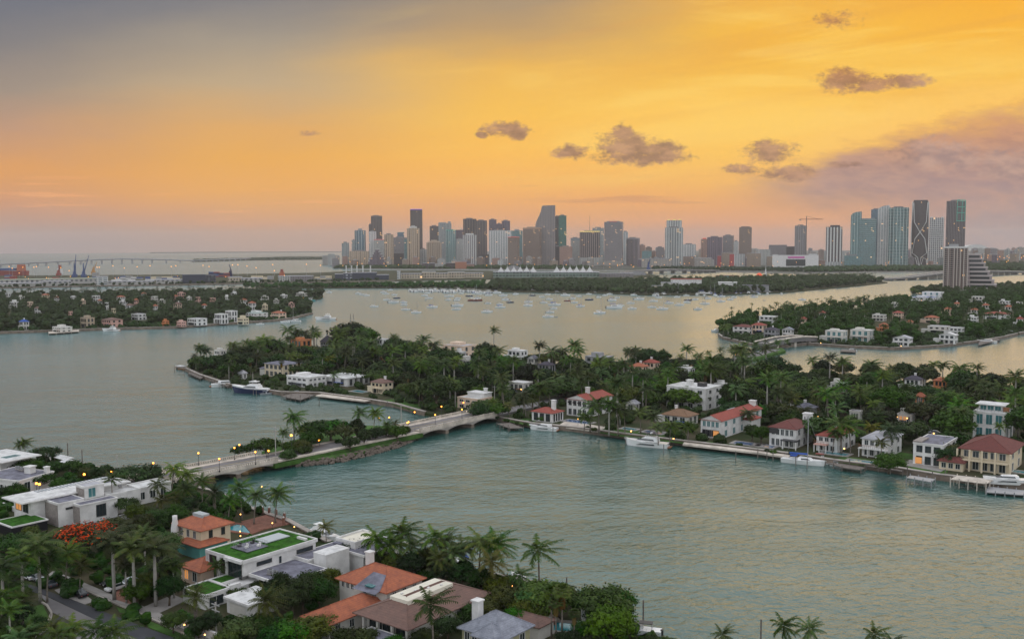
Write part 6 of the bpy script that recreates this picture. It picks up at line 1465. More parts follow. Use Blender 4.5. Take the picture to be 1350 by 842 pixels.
# utility poles
def upole(px, pyt, pyb, label, arms=1, z=1.6):
    b_ = P(px, pyb, z); h = (pyb - pyt) * b_.y / F; o = thing('utility_pole', label, 'utility pole', (b_.x, b_.y, z), RZN); MB().cyl(0, 0, 0, h, .2, .13, 7).build('pole', mat('pale concrete pole', (.4,.38,.35)), o)
    for i in range(arms): MB().box(-1.2, 1.2, -.08, .08, h - .6 - i*1.1, h - .45 - i*1.1).build('crossarm', METAL, o)
    return o
upole(363.5, 561, 605, 'tall pale concrete utility pole at the near end of the islet', 2); upole(529, 531, 562, 'plain concrete utility pole by the islet end of the far bridge', 1)
upole(285, 791, 836, 'wooden utility pole with a crossarm at bottom left by the garage', 2); upole(155, 598, 628, 'slim pole standing at the waterside behind the long roofed villa', 0); upole(652, 508, 530, 'utility pole by the peach villa at the bridge end', 1)
upole(1042, 531, 556, 'pale light pole behind the square towered villa', 1)
upole(998, 529, 545, 'left one of two thin poles behind the long red roofed villa', 0); upole(1001.5, 530, 546, 'right one of two thin poles behind the long red roofed villa', 0)
# ------------------------------------------------------------------ cars
def car(x, y, rz, paint, label, z=1.57, lights=False, group=None):
    o = thing('parked_car' if not lights else 'car', label, 'car', (x, y, z), rz, group)
    prof = [(-2.2,.35),(-2.25,.75),(-1.5,.92),(1.9,.95),(2.2,.8),(2.25,.35)]; cab = [(-1.35,.9),(-.75,1.42),(.95,1.45),(1.75,.93)]
    def ext(pr, hw, hw2=None):
        n = len(pr); mb = MB(); hw2 = hw2 or hw; mb.add([(a, -(hw if i in (0, n-1) or hw == hw2 else hw2), b_) for i, (a, b_) in enumerate(pr)] + [(a, (hw if i in (0, n-1) or hw == hw2 else hw2), b_) for i, (a, b_) in enumerate(pr)], [tuple(range(n)), tuple(range(2*n-1, n-1, -1))] + [((i+1) % n, i, i+n, (i+1) % n + n) for i in range(n)]); return mb
    ext(prof, .88).build('body', paint, o); ext(cab, .78, .64).build('cabin_glass', GLASS, o); MB().box(-.7, .9, -.62, .62, 1.43, 1.49).build('roof', paint, o)
    for sx in (-1.4, 1.4):
        for sy in (-.86, .86):
            mb = MB(); mb.tube([(sx, sy - .1, .33), (sx, sy + .1, .33)], .33, 10); w_ = mb.build('wheel', TYRE, o)
    for sy in (-.65, .65):
        MB().box(2.2, 2.28, sy-.15, sy+.15, .55, .72).build('tail_light', TLIGHT if lights else REDP, o); MB().box(-2.28, -2.2, sy-.15, sy+.15, .55, .7).build('headlight', HLIGHT if lights else WHITE, o)
    return o
SILV = mat('silver car paint', (.4,.41,.43), .3, metal=.6); BLK = mat('black car paint', (.015,.015,.02), .25); WHC = mat('white car paint', (.7,.7,.7), .3); DGR = mat('dark grey car paint', (.06,.065,.08), .3)
for x, y, pt, lb, an in ((64.5,772,DGR,'dark hatchback parked by the kerb, the leftmost car on the street',-38),(98,779,SILV,'silver car on the pale driveway behind the black car',-38),(104.5,785,BLK,'black car parked at the kerb in front of the silver car',-38),
      (147,770,BLK,'black car on brick drive under the royal palms',52),(153,777,WHC,'white fronted car on brick drive beside the black one',52),(171,770,SILV,'silver car furthest right on the shaded brick drive',52),(38,762,WHC,'white van half hidden by palm crowns at the left of the street',-38),(47,764,SILV,'pale car just behind the white van',-38)):
    p = P(x, y, 1.6); car(p.x, p.y, R(an), pt, lb)
p = P(621.5,543,3.5); car(p.x, p.y, R(52), BLK, 'black car with red tail lights entering the island off the far bridge', 3.43, True)
for x, y in ((1225,570),(1232,572)): p = P(x, y, 1.5); car(p.x, p.y, RZN, DGR if x < 1230 else SILV, ('left' if x < 1230 else 'right') + ' car on the small driveway behind the white cube villa', 1.5)
KEEP.append((1208, 566, 1240, 578, 390)); strip('driveway', [(1206,571),(1228,566),(1250,573),(1228,580)], ASPHL, 1.45); FOOT.append((*tuple(P(1228,573,1.4))[:2], 5))
# ------------------------------------------------------------------ boats
def hull(mb, L, B, fb, n=9, draft=.3, sheer=.25, fine=1.0):
    rows = []
    for i in range(n):
        t_ = i / (n - 1); x = -L/2 + L * t_; w = B/2 * (1 - max(0, (t_ - .45) / .55) ** (2.0*fine)) * (0.88 + .12*min(1, t_*3)); zt = fb + sheer * max(0, t_ - .3)**1.5 * fb * 2
        rows.append([(x, -w, zt), (x - (.0 if i < n-1 else .06*L), -w*.72, -draft), (x - (.0 if i < n-1 else .06*L), w*.72, -draft), (x, w, zt)])
    vs = [p for r in rows for p in r]; fs = []
    for i in range(n - 1):
        a = i*4; b_ = a + 4
        fs += [(a, b_, b_+1, a+1), (a+1, b_+1, b_+2, a+2), (a+2, b_+2, b_+3, a+3), (a+3, b_+3, b_, a)]
    fs += [(0, 1, 2, 3), tuple((n-1)*4 + k for k in (3, 2, 1, 0))]
    return mb.add(vs, fs)
def taper_box(mb, x0, x1, w0, w1, z0, z1, rake0=.2, rake1=.8, top=.85):
    a, b_ = x0 + rake0, x1 - rake1
    mb.add([(x0,-w0,z0),(x1,-w1,z0),(x1,w1,z0),(x0,w0,z0),(a,-w0*top,z1),(b_,-w1*top,z1),(b_,w1*top,z1),(a,w0*top,z1)], [(3,2,1,0),(4,5,6,7),(0,1,5,4),(1,2,6,5),(2,3,7,6),(3,0,4,7)]); return mb
def sailboat(loc, rz, L, label=None, hm_=GEL, cov=BLUEC, group='boats anchored in the bay', mast=True):
    o = thing('sailboat', label, 'sailboat', loc, rz, group); B = L * .3; hull(MB(), L, B, L*.09).build('hull', hm_, o); taper_box(MB(), -L*.12, L*.22, B*.3, B*.2, L*.09, L*.145, .1, L*.08).build('cabin', GEL, o)
    taper_box(MB(), -L*.05, L*.15, B*.31, B*.24, L*.105, L*.13, .1, L*.05, .98).build('cabin_windows', GLASS, o)
    MB().cyl(L*.08, 0, L*.1, L*1.1, L*.013, L*.010, 5).build('mast', METAL, o)
    MB().tube([(L*.08, 0, L*.22), (-L*.33, 0, L*.21)], L*.022, 5).build('sail_cover', cov, o)
    st = MB(); st.tube([(L*.47, 0, L*.12), (L*.08, 0, L*1.03)], L*.0028, 3).tube([(-L*.48, 0, L*.1), (L*.08, 0, L*1.03)], L*.0028, 3); st.build('rigging', METAL, o)
    taper_box(MB(), -L*.3, -L*.16, B*.3, B*.3, L*.16, L*.185, .02, .02, .9).build('bimini', cov, o); return o
def motorboat(loc, rz, L, label=None, hm_=GEL, top=GREYC, group='boats anchored in the bay', cabin=True, name='motorboat'):
    o = thing(name, label, 'motorboat', loc, rz, group); B = L * .32; hull(MB(), L, B, L*.11).build('hull', hm_, o)
    if cabin: taper_box(MB(), -L*.2, L*.25, B*.36, B*.22, L*.11, L*.2, .1, L*.14).build('cabin', GEL, o); taper_box(MB(), -L*.17, L*.2, B*.375, B*.26, L*.14, L*.175, .1, L*.1, .97).build('cabin_windows', GLASS, o)
    else: MB().box(-L*.05, L*.05, -B*.18, B*.18, L*.1, L*.2).build('console', GEL, o)
    MB().box(-L*.28, L*.06, -B*.34, B*.34, L*.27, L*.285).build('canopy', top, o)
    mb = MB(); [mb.cyl(sx, sy, L*.11, L*.27, L*.006, n=4) for sx in (-L*.26, L*.04) for sy in (-B*.3, B*.3)]; mb.build('canopy_frame', METAL, o)
    MB().box(-L*.55, -L*.48, -B*.12, B*.12, 0, L*.13).build('outboard_motor', DMETAL, o); return o
def yacht(loc, rz, L, label, hm_=GEL, fly=True, stripe=GLASS, group=None, cat='yacht', hard=None):
    o = thing('motor_yacht', label, cat, loc, rz, group); B = L * .27; hull(MB(), L, B, L*.10, 11, sheer=.5).build('hull', hm_, o)
    if hm_ is not GEL:
        h2 = MB(); hull(h2, L*1.004, B*1.03, L*.125, 11, draft=-L*.075, sheer=.5); h2.build('upper_hull', GEL, o)
    else: taper_box(MB(), -L*.22, L*.2, B*.505, B*.44, L*.045, L*.075, .3, L*.1, 1.0).build('hull_windows', GLASS, o)
    z = L*.115
    taper_box(MB(), -L*.28, L*.22, B*.40, B*.24, z, z+L*.075, .2, L*.16, .86).build('superstructure', GEL, o)
    taper_box(MB(), -L*.2, L*.205, B*.395, B*.26, z+L*.025, z+L*.058, .3, L*.10, .92).build('window_band', stripe, o)
    if fly:
        taper_box(MB(), -L*.24, L*.06, B*.34, B*.26, z+L*.077, z+L*.115, .1, L*.08, .9).build('flybridge', GEL, o)
        MB().box(-L*.22, -L*.01, -B*.3, B*.3, z+L*.165, z+L*.175).build('hard_top', hard or GEL, o); mb = MB(); [mb.cyl(sx, sy, z+L*.1, z+L*.165, L*.006, n=4) for sx in (-L*.2, -L*.03) for sy in (-B*.26, B*.26)]; mb.build('top_frame', METAL, o)
        MB().box(-L*.14, -L*.1, -B*.2, B*.2, z+L*.175, z+L*.195).build('radar', GEL, o)
    rb = MB(); rb.tube([(L*.1, -B*.42, z+L*.03), (L*.38, -B*.2, z+L*.05), (L*.49, 0, z+L*.06), (L*.38, B*.2, z+L*.05), (L*.1, B*.42, z+L*.03)], .03, 4); rb.build('bow_rail', METAL, o)
    MB().box(-L*.56, -L*.49, -B*.36, B*.36, L*.01, L*.03).build('swim_platform', WARMWOOD, o)
    landmark('the ' + ' '.join(label.split()[:4]), *[PX(loc)[0]-15, PX(loc)[1]-15, PX(loc)[0]+15, PX(loc)[1]+3], loc[1]); return o
def bz(x, y): p = P(x, y, 0); return (p.x, p.y, .1)
# anchored fleet: photo column, row of waterline, kind (s sailboat, m motorboat, S large sailboat, M large motor), colour
BO = []
for X, Y, k in [(420,290,'s'),(535,265,'M'),(515,192,'m'),(475,205,'m'),(555,240,'n'),(495,250,'m'),(540,220,'m'),(595,265,'m'),(597,279,'m'),(608,308,'s'),(640,311,'d'),(670,325,'s'),(695,198,'M'),(735,210,'m'),(720,225,'m'),(745,240,'s'),(765,293,'S'),(725,252,'d'),(785,200,'m'),(830,202,'m'),(865,228,'S'),(860,250,'m'),(915,240,'m'),(910,252,'m'),(915,285,'M'),(908,305,'s'),(935,212,'m'),(985,228,'n'),(1020,255,'R'),(1015,212,'s'),(1037,240,'m'),(1040,215,'m'),(1100,222,'M'),(1095,270,'m'),(1085,322,'s'),(1166,278,'m'),(1170,294,'s'),(1185,225,'M'),(1200,250,'m'),(1228,265,'n'),(1330,282,'s'),(1335,262,'s'),(1145,207,'M'),(1260,215,'m'),(325,212,'m'),(345,218,'m'),(375,224,'m'),(155,205,'m'),(490,213,'s')]: BO.append((400 + X/4.5, 340 + Y/4.5, k))
for X, Y, k in [(15,300,'s'),(110,232,'m'),(65,195,'M'),(165,204,'m'),(260,210,'n'),(240,246,'s'),(238,266,'s'),(315,218,'m'),(325,250,'m'),(355,232,'m'),(345,205,'m'),(385,262,'S'),(380,283,'m'),(360,303,'m'),(350,328,'s'),(393,330,'d'),(400,193,'m'),(445,210,'M'),(457,240,'r'),(485,228,'m'),(495,249,'m'),(520,215,'m'),(530,270,'s'),(575,202,'m'),(578,234,'n'),(612,197,'m'),(630,220,'m'),(638,308,'S'),(665,210,'m'),(690,202,'m'),(705,238,'M'),(718,279,'B'),(745,266,'s'),(732,222,'m'),(818,284,'s'),(808,252,'s'),(825,207,'m'),(855,231,'M'),(760,202,'m'),(925,275,'s'),(935,241,'s'),(965,222,'m'),(985,286,'S'),(1022,252,'s'),(1065,219,'m'),(1080,263,'s'),(1118,210,'m'),(1120,248,'m'),(1128,237,'n'),(1166,232,'m'),(1183,287,'m'),(1220,256,'s'),(1238,226,'m'),(1310,242,'s'),(1313,217,'s'),(1210,203,'B')]: BO.append((640 + X/4.219, 340 + Y/4.219, k))
for X, Y, k in [(30,190,'s'),(95,181,'m'),(100,161,'s'),(40,168,'m'),(135,173,'m'),(150,164,'m'),(233,163,'s'),(275,176,'d'),(432,174,'m')]: BO.append((920 + X/3.14, 340 + Y/3.14, k))
rr = random.Random(21); PROTO = {}
for x, y, k in BO:
    L = {'s': 11.5, 'S': 15, 'm': 9.5, 'M': 14, 'n': 10.5, 'r': 10, 'R': 19, 'B': 20, 'd': 3.8}[k] * rr.uniform(.92, 1.1); cov = rr.randrange(3); key = (k, cov)
    if key not in PROTO:
        cv = [BLUEC, GREYC, WHITER][cov]
        if k in 'sS': PROTO[key] = (sailboat((0,-900,0), 0, 10, None, GEL, cv), 10)
        elif k == 'R': PROTO[key] = (sailboat((0,-900,0), 0, 10, None, mat('varnished mahogany hull', (.22,.06,.04)), cv), 10)
        elif k in 'mM': PROTO[key] = (motorboat((0,-900,0), 0, 10, None, GEL, cv), 10)
        elif k == 'n': PROTO[key] = (motorboat((0,-900,0), 0, 10, None, NAVY, cv), 10)
        elif k == 'r': PROTO[key] = (motorboat((0,-900,0), 0, 10, None, REDP, cv, cabin=False), 10)
        elif k == 'B': PROTO[key] = (motorboat((0,-900,0), 0, 10, None, GEL, cv), 10)
        else: PROTO[key] = (motorboat((0,-900,0), 0, 10, None, GREYC, cv, cabin=False, name='dinghy'), 10)
    b0, bl = PROTO[key]; o = dup(b0, bz(x, y), R(rr.uniform(-16, 26) + (180 if rr.random() < .12 else 0)), L / bl)
    w_ = {'s': ['blue covered', 'grey covered', 'white covered'][cov] + ' sailboat', 'S': 'large ' + ['blue covered', 'grey covered', 'white covered'][cov] + ' sailboat', 'm': 'small white motorboat', 'M': 'large white motorboat', 'n': 'navy hulled motorboat', 'r': 'small red hulled boat', 'R': 'long mahogany hulled sailboat', 'B': 'broad white houseboat like motorboat', 'd': 'tiny tender'}[k]
    if k == 'd': o['category'] = 'dinghy'
    AUTO.append((o, w_, x, y, 'boat'))
for o, _ in PROTO.values():
    for c in list(o.children): bpy.data.objects.remove(c)
    bpy.data.objects.remove(o)
# moored boats, each its own
yacht(bz(330,518), R(165), 21, 'large navy hulled motor yacht with white flybridge moored at the western cove', NAVY)
yacht(bz(299,509), R(20), 16, 'white sport boat with a pale blue stripe beside the navy hulled yacht', GEL, False)
motorboat(bz(351,520), R(20), 6, 'small grey tender behind the navy hulled yacht', GREYC, group=None, cabin=False)
motorboat(bz(392,521), RZN, 8, 'white powerboat lying by the timber dock of the western cove', group=None)
yacht(bz(716,566.5), R(155), 12.5, 'white express cruiser moored before the Spanish style villa', GEL, False)
motorboat(bz(693,561), R(150), 7, 'low grey inflatable left of the white express cruiser', GREYC, group=None, cabin=False)
yacht(bz(852,588), R(155), 17, 'long white motor yacht with black glass roof off the seawall', GEL, True, hard=BLACKP)
o = sailboat(bz(1060,611), R(-32), 15, 'white sailing yacht with bare mast and blue sail cover at the seawall', GEL, BLUEC, None)
motorboat(bz(1084,607), R(-35), 8, 'open white boat right of the white sailing yacht', GEL, REDP, None, False); motorboat(bz(1096,612), R(-25), 5.5, 'small orange and white tender at the dock', GEL, ORANGE, None, False); motorboat(bz(1104,614), R(-20), 5, 'rightmost small white tender at the dock by the pink balconied villa', GEL, GREYC, None, False)
yacht((*bz(1325,643)[:2], 1.6), R(170), 13, 'white cruiser raised on a boat lift below the maroon roofed villa', GEL, False)
yacht(bz(427,711), R(-40), 13, 'white sport fishing yacht with tall flybridge behind the green roofed villa', GEL, True, group=None)
o = motorboat(bz(761,800), R(118), 9, 'boat with green canvas canopy by the white boathouse', GEL, GREENC, None); MB().box(-4.6,-.4,-1.6,1.6,1.2,2.0).build('green_cover', GREENC, o)
motorboat(bz(846,834), R(165), 7.5, 'white centre console boat with black canopy at the bottom shore', GEL, DMETAL, None, False); motorboat(bz(812,842), R(170), 6, 'white dinghy at the bottom shore left of the console boat', GEL, GREYC, None, False)
yacht(bz(684,766), R(115), 8, 'white boat glimpsed through the foreground palms', GEL, False); motorboat(bz(610,744), R(110), 8, 'boat with blue canopy hidden behind palms', GEL, BLUEC, None)
yacht(bz(146,436.5), R(175), 16, 'white motor yacht moored at the far left island', GEL); yacht(bz(429,421.5), R(185), 21, 'large white yacht moored off the end of the far left island', GEL)
motorboat(bz(408,397), R(180), 17, 'turquoise hulled boat beside the far left island tip', TEALH, WHITER, None); motorboat(bz(343,428), R(190), 8, 'small white boat by the cream rectangular house', group=None)
sailboat(bz(388,424), R(175), 13, 'sailboat with a tall mast moored at the left island end', GEL, WHITER, None); motorboat(bz(376,425), R(180), 10, 'white boat beside the tall masted sailboat of left island', group=None)
motorboat(bz(945,437), R(200), 12, 'dark topped boat off the left tip of the right island', GEL, DMETAL, None); yacht(bz(1300,452), R(160), 15, 'white yacht on a lift at the right island shore', GEL, False); motorboat(bz(1314,444), R(165), 12, 'white boat behind the yacht on the lift', group=None); motorboat(bz(1330,441), R(165), 11, 'white boat moored farthest right on the right island', group=None)
motorboat(bz(1122,463), R(180), 8, 'small boat on the dock below the left cubic mansion', group=None)
rr = random.Random(9)
for i in range(26):
    x = 541 + 4.2 * i; o = motorboat(bz(x, rr.uniform(382.2, 385) + (x - 541) * .02), R(rr.uniform(60, 120)), rr.uniform(14, 22), None, GEL, WHITER, 'white boats packed in the marina'); AUTO.append((o, 'white marina boat', x, 383, 'mboat'))
for i in range(26):
    x = 858 + rr.uniform(0, 175); y = rr.uniform(385, 390); o = (sailboat if i % 3 == 0 else motorboat)(bz(x, y), R(rr.uniform(60, 120)), rr.uniform(11, 17), None, group='white boats moored along the park island'); AUTO.append((o, 'white park marina ' + ('sailboat' if i % 3 == 0 else 'boat'), x, y, 'mboat'))
# docks
dock([(371,522),(396,527),(414,520.5),(392,517)], label='timber dock with white powerboat, western cove'); dock([(352,514),(376,518.5),(384,515.5),(360,512)], label='dark dock left of the timber powerboat dock')
dock([(232,484),(253,487),(254,484),(234,481)], label='small roofed pier at the western tip of the island'); dock([(248,492),(264,499),(268,497),(253,490)], label='low pier with blue boat cover at the western tip'); dock([(276,501),(300,509),(305,507),(284,499)], label='timber finger pier by the white sport boat')
dock([(655,558),(672,564),(690,563.5),(672,557)], label='small grey dock beside the bridge end trees'); dock([(1088,609),(1110,615.5),(1135,619),(1140,616),(1110,611)], label='dark dock with tenders by the sailing yacht')
dock([(1195,629),(1228,635),(1233,631),(1200,626)], 1.9, 'empty boat lift with pale beams at the seawall', METAL, 2.5); dock([(1253,631),(1300,637),(1310,632),(1262,626.5)], 2.6, 'raised pale deck on piles below the maroon roofed villa', CONCW, 2.4)
dock([(1300,648),(1350,652),(1352,646),(1304,641)], .9, 'boat lift cradle under the white cruiser', METAL, 2.2); dock([(1142,613.5),(1190,621),(1192,619),(1145,611)], 1.5, 'timber walkway along the seawall below the bright pool')
dock([(1108,463),(1128,464),(1128,461),(1110,460)], label='small floating dock under the left cubic mansion'); dock([(64,439.5),(104,436.5),(104,434.5),(64,437)], 1.6, 'long white dock of the low waterfront house', CONCW, 6)
dock([(1290,455),(1318,448),(1316,445),(1290,451)], 1.4, 'dock with boat lifts at right island shore')
for k, (x, y) in enumerate(((238,482),)):
    p = P(x, y, 4); o = thing('dock_shelter', 'small pale shelter roof over the western tip pier', 'shelter', (p.x, p.y, 1.35), RZN); MB().box(-3, 3, -1.6, 1.6, 2.5, 2.75).build('roof', WHITER, o); [MB().cyl(a, b_, 0, 2.5, .09, n=5).build('post', WOOD, o) for a in (-2.7, 2.7) for b_ in (-1.3, 1.3)]
piles([(230,490),(243,495),(249,499),(307,514),(334,521),(362,520),(338,523)], 3.4); piles([(268,500),(279,507),(289,511),(352,517),(372,523),(384,525),(396,528),(405,525),(440,525),(455,527),(468,529),(236,484),(240,487)], 2.8, .14); piles([(421,534),(511,537),(519,533),(659,569),(670,570),(729,573),(825,586),(875,597)], 3.2)
piles([(970,607),(999,604),(1011,606),(1019,608),(1049,614),(1064,617),(1120,618),(1154,623)], 3.4); piles([(848,819),(747,787),(1003,846),(411,728)], 4.4, .17); piles([(1196,628),(1229,636),(1246,633)], 3.6); piles([(462,420),(466,420)], 5, .3)
# ------------------------------------------------------------------ port, park island, far bridge
def D0(py, px=675): return P(px, py, 0).y / KD         # nominal distance of a ground row
def low(x0, x1, yt, yb, m_, label, name='warehouse', cat='warehouse', dep=30, roofm=LGREYR, extra=None):
    return block(x0, x1, yt, D0(yb, (x0+x1)/2), m_, label, cat, name, roofm, dep, 0, extra)
CYG = mat('pale green sheet roof', (.33,.36,.27)); NAVYW = mat('dark navy cladding', (.035,.045,.07)); f_ware = facade('warehouse bays', (.42,.41,.39), (.12,.13,.14), fl=9, bay=9, vf=.5, hf=.5, lit=.03); f_cream = facade('cream terminal', (.52,.45,.34), (.12,.11,.1), fl=6, bay=6, vf=.4, hf=.4, lit=.12)
low(-30,128,368.5,376,f_ware,'very long pale warehouse with greenish roof at the left of the port',roofm=CYG,dep=40)
low(55,90,371,378,f_ware,'low white shed in front of the very long warehouse'); low(126,140.5,365,377,f_white,'tall white cubic building at the end of the long warehouse')
low(0,54,373.5,378.5,f_ware,'low grey shed at the left edge of the port'); low(142,200,371,376.5,f_ware,'low grey shed right of the tall white cubic building'); low(205,238,369,375,f_ware,'pale shed left of the navy warehouse')
low(240,269,362.5,374,NAVYW,'large dark navy warehouse with steel frame',roofm=NAVYW); low(269,283,363,373,facade('steel frame',(.03,.035,.05),(.1,.11,.13),bay=7,vf=.3,hf=.3),'open dark steel shed beside the navy warehouse',roofm=NAVYW)
low(300,318,365.5,372,f_cream,'yellow lit pale terminal building right of the port cranes'); low(318,345,367,373,f_ware,'pale low shed in the middle of the port'); low(366,382,364.5,372,f_pale,'grey shed with rounded corner, right part of the port'); low(380,412,364,371.5,f_grey,'long mauve shed with three openings, right part of the port')
low(441,452,361.5,370,NAVYW,'first dark navy cruise terminal block at left'); low(452,464,360.5,370,facade('navy screen',(.06,.07,.1),(.3,.32,.36),fl=6,bay=9,vf=.5,hf=.6),'navy terminal with white lattice panel'); low(464,496,359.5,369.5,NAVYW,'long dark navy cruise terminal block'); low(496,512,362.5,369.5,NAVYW,'lower navy terminal block at the right end')
low(523,527.5,358,369,f_white,'slim white terminal tower left of the long white roofed terminal'); low(528,556,361,368.5,f_cream,'long white roofed cruise terminal'); low(556,574,358.5,368,f_cream,'cream terminal pavilion with lit windows'); low(574,590,360.5,368,f_cream,'low cream terminal hall right of the lit pavilion'); low(590,612,359,367.5,f_cream,'broad cream terminal building before the tents'); low(612,637,360,367,f_cream,'cream terminal with amber lights beside the white tents')
low(650,700,358.6,367,facade('green glazed terminal',(.20,.26,.22),(.05,.08,.07),fl=7,bay=8,vf=.2,hf=.4),'long green glazed terminal under the left tents',roofm=LGREYR,dep=40); low(700,790,359.2,366.5,facade('green glazed terminal',(.20,.26,.22),(.05,.08,.07)),'long green glazed terminal under the right tents',dep=40); low(790,835,360.6,366,f_grey,'low grey waterside terminal right of the tents',dep=30)
def tents(x0, x1, n, yt, label):
    D = D0(362); g = AD(x0, D); w = (x1-x0)*D/1700; o = thing('tent_roof', label, 'tent roof', (g.x, g.y - 3, ZT(x0, 358.2, D))); hh = ZT((x0+x1)/2, yt, D) - ZT((x0+x1)/2, 358.2, D); mb = MB(); c = w / n
    for i in range(n):
        cx = c * (i + .5)
        for k in range(10):
            for j in range(4):
                r0, r1 = 1 - j/4, 1 - (j+1)/4; a0, a1 = 2*math.pi*k/10, 2*math.pi*(k+1)/10; z0, z1 = hh*(1-r0)**1.35, hh*(1-r1)**1.35
                mb.add([(cx+c*.56*r0*math.cos(a0), 12+12*r0*math.sin(a0), z0), (cx+c*.56*r0*math.cos(a1), 12+12*r0*math.sin(a1), z0), (cx+c*.56*r1*math.cos(a1), 12+12*r1*math.sin(a1), z1), (cx+c*.56*r1*math.cos(a0), 12+12*r1*math.sin(a0), z1)], [(0,1,2,3)])
        mb.cyl(cx, 12, hh*.9, hh*1.25, .5, n=5)
    mb.build('membrane', mat('tent fabric', (.5, .5, .49)), o); MB().box(0, w, 0, 24, -2.5, -.02).build('rim', CONC, o); landmark(label, x0, yt, x1, 360, D); return o
tents(656,707,6,351.5,'left row of six white peaked tents by the port'); tents(730,782,6,351,'right row of six white peaked tents by the port')
# white arched hall behind left tents
for x0, x1, yt, D, lb in ((668,686,349.5,4100,'white domed hall behind the left row of tents'),(829,853,356.5,D0(364),'white tensile canopy at the bridge foot')):
    g = AD((x0+x1)/2, D); w = (x1-x0)*D/1700; h = ZT(x0, yt, D) - 1.6; o = thing('domed_hall', lb, 'hall', (g.x, g.y, 1.6)); pr = [(w/2*math.cos(math.pi*i/10), h*math.sin(math.pi*i/10)) for i in range(11)]
    MB().add([(x, 0, z) for x, z in pr] + [(x*.9, 30, z*.8) for x, z in pr], [(i, i+1, i+12, i+11) for i in range(10)]).build('roof', WHITER, o); MB().add([(x*.96, .6, z*.94) for x, z in pr], [tuple(range(11))]).build('end_wall', GREYW, o)
def pcrane(x, yt, yb, lean, m_, label):
    D = D0(yb, x); g = AD(x, D); h = ZT(x, yt, D); o = thing('harbour_crane', label, 'crane', (g.x, g.y, 1.4)); mb = MB()
    MB().box(-5, 5, -5, 5, 0, 7).build('chassis', m_, o); MB().box(-3, 3, -3, 3, 7.01, 14).build('machine_house', m_, o); MB().cyl(0, 0, 14, h*.62, 2.0, 1.2, 6).build('tower', m_, o); MB().tube([(2, 0, 15), (2 + lean, 0, h)], [1.5, .7], 4).build('boom', m_, o); MB().tube([(0, 0, h*.62), (2 + lean*.8, 0, h*.83)], .4, 4).build('cable', DMETAL, o); return o
CB = mat('crane blue', (.03,.07,.2)); CO = mat('crane orange', (.42,.2,.05))
pcrane(97,336,366,3,CB,'left tall blue harbour crane of the port'); pcrane(109,337,366,13,CB,'right blue harbour crane with leaning boom'); pcrane(122,346,362,9,CO,'slender orange harbour crane behind the container stacks'); pcrane(303,349,365,-5,NAVY,'dark harbour crane beside the navy container stacks'); pcrane(76,351,364,3,REDP,'small red and white harbour crane at left'); pcrane(855,339,356,4,CB,'bright blue crane standing by the downtown bridge')
def conts(x0, x1, yt, yb, ms, label):
    D = D0(yb, (x0+x1)/2); g = AD(x0, D); w = (x1-x0)*D/1700; o = thing('container_stack', label, 'containers', (g.x, g.y, 1.4)); rr = random.Random(int(x0)); H_ = max(5.2, ZT(x0, yt, D) - 1.4); n = max(1, int(w/12.4)); k = max(2, int(H_/2.6))
    for i in range(n):
        for j in range(max(1, k - rr.randrange(2))): MB().box(i*12.4, i*12.4+12.1, 0, 12, j*2.6, j*2.6+2.55).build('container', rr.choice(ms), o)
MG = mat('container grey', (.3,.3,.3)); 
conts(120,133,358.5,367,[CB,CB,MG],'blue container stack behind the tall white cubic building'); conts(274,302,357.5,366,[NAVY,CB,REDP,NAVY],'long navy and red container stack by the dark crane'); conts(4,18,361.5,369,[REDP,CB,MG],'container stack at the left edge beside the red ship'); conts(60,92,364,369,[MG,REDP,CREAM,CB],'low mixed container row below the cranes'); conts(150,186,362.5,369,[MG,CB,MG,WHITE],'grey container row in the middle left of the port'); conts(190,236,363.5,370,[MG,WHITE,CB,CREAM],'pale container row left of the navy warehouse'); conts(330,362,362.5,369,[MG,WHITE,CREAM],'pale container row near the orange funnel'); conts(414,438,363.5,369,[WHITE,MG,CREAM],'pale container row left of the cruise terminal'); conts(145,180,366,371,[WHITE,MG,CREAM,MG],'front row of white containers left of the pale shed')
o = thing('cargo_ship', 'red hulled cargo ship berthed at the left edge of the port', 'ship', (*tuple(AD(6, D0(361)))[:2], 0), R(180)); hull(MB(), 120, 20, 13, 11, 2).build('hull', REDP, o); taper_box(MB(), -52, -34, 8, 8, 13, 30, 1, 1).build('bridge_house', mat('orange ship paint',(.36,.10,.05)), o); MB().box(-30, 30, -8, 8, 14.5, 20).build('cargo', CB, o)
for k, (x, yt, yb) in enumerate(((371,355.5,364),(78,350,362))):
    D = D0(yb, x); g = AD(x, D); h = ZT(x, yt, D); o = thing('ship_funnel', 'orange red ship funnel standing over the right part of the port' if k == 0 else 'red and white lattice tower at the left of the port', 'funnel' if k == 0 else 'tower', (g.x, g.y, 1.4)); mb = MB(); taper_box(mb, -6, 6, 5, 5, 0, h*.6, 1, 1); mb.build('base', mat('orange ship paint',(.36,.10,.05)) if k == 0 else WHITER, o); MB().box(-3, 3, -3, 3, h*.6+.01, h).build('stack', REDP, o)
for k, x in enumerate((456,463,470,478,488)):   # pale columns behind the navy terminal
    D = D0(362, x); g = AD(x, D); o = tag(MB().cyl(0, 0, 0, ZT(x, 351.5, D), 2.0, 1.6, 8).cyl(0, 0, ZT(x, 351.5, D), ZT(x, 351.5, D)+2, 2.4, 2.4, 8).build('pale_mast', WHITER, loc=(g.x, g.y, 1.4)), None, 'mast', 'pale columns behind the navy terminal'); AUTO.append((o, 'pale column behind the navy cruise terminal', x, 352, 'col'))
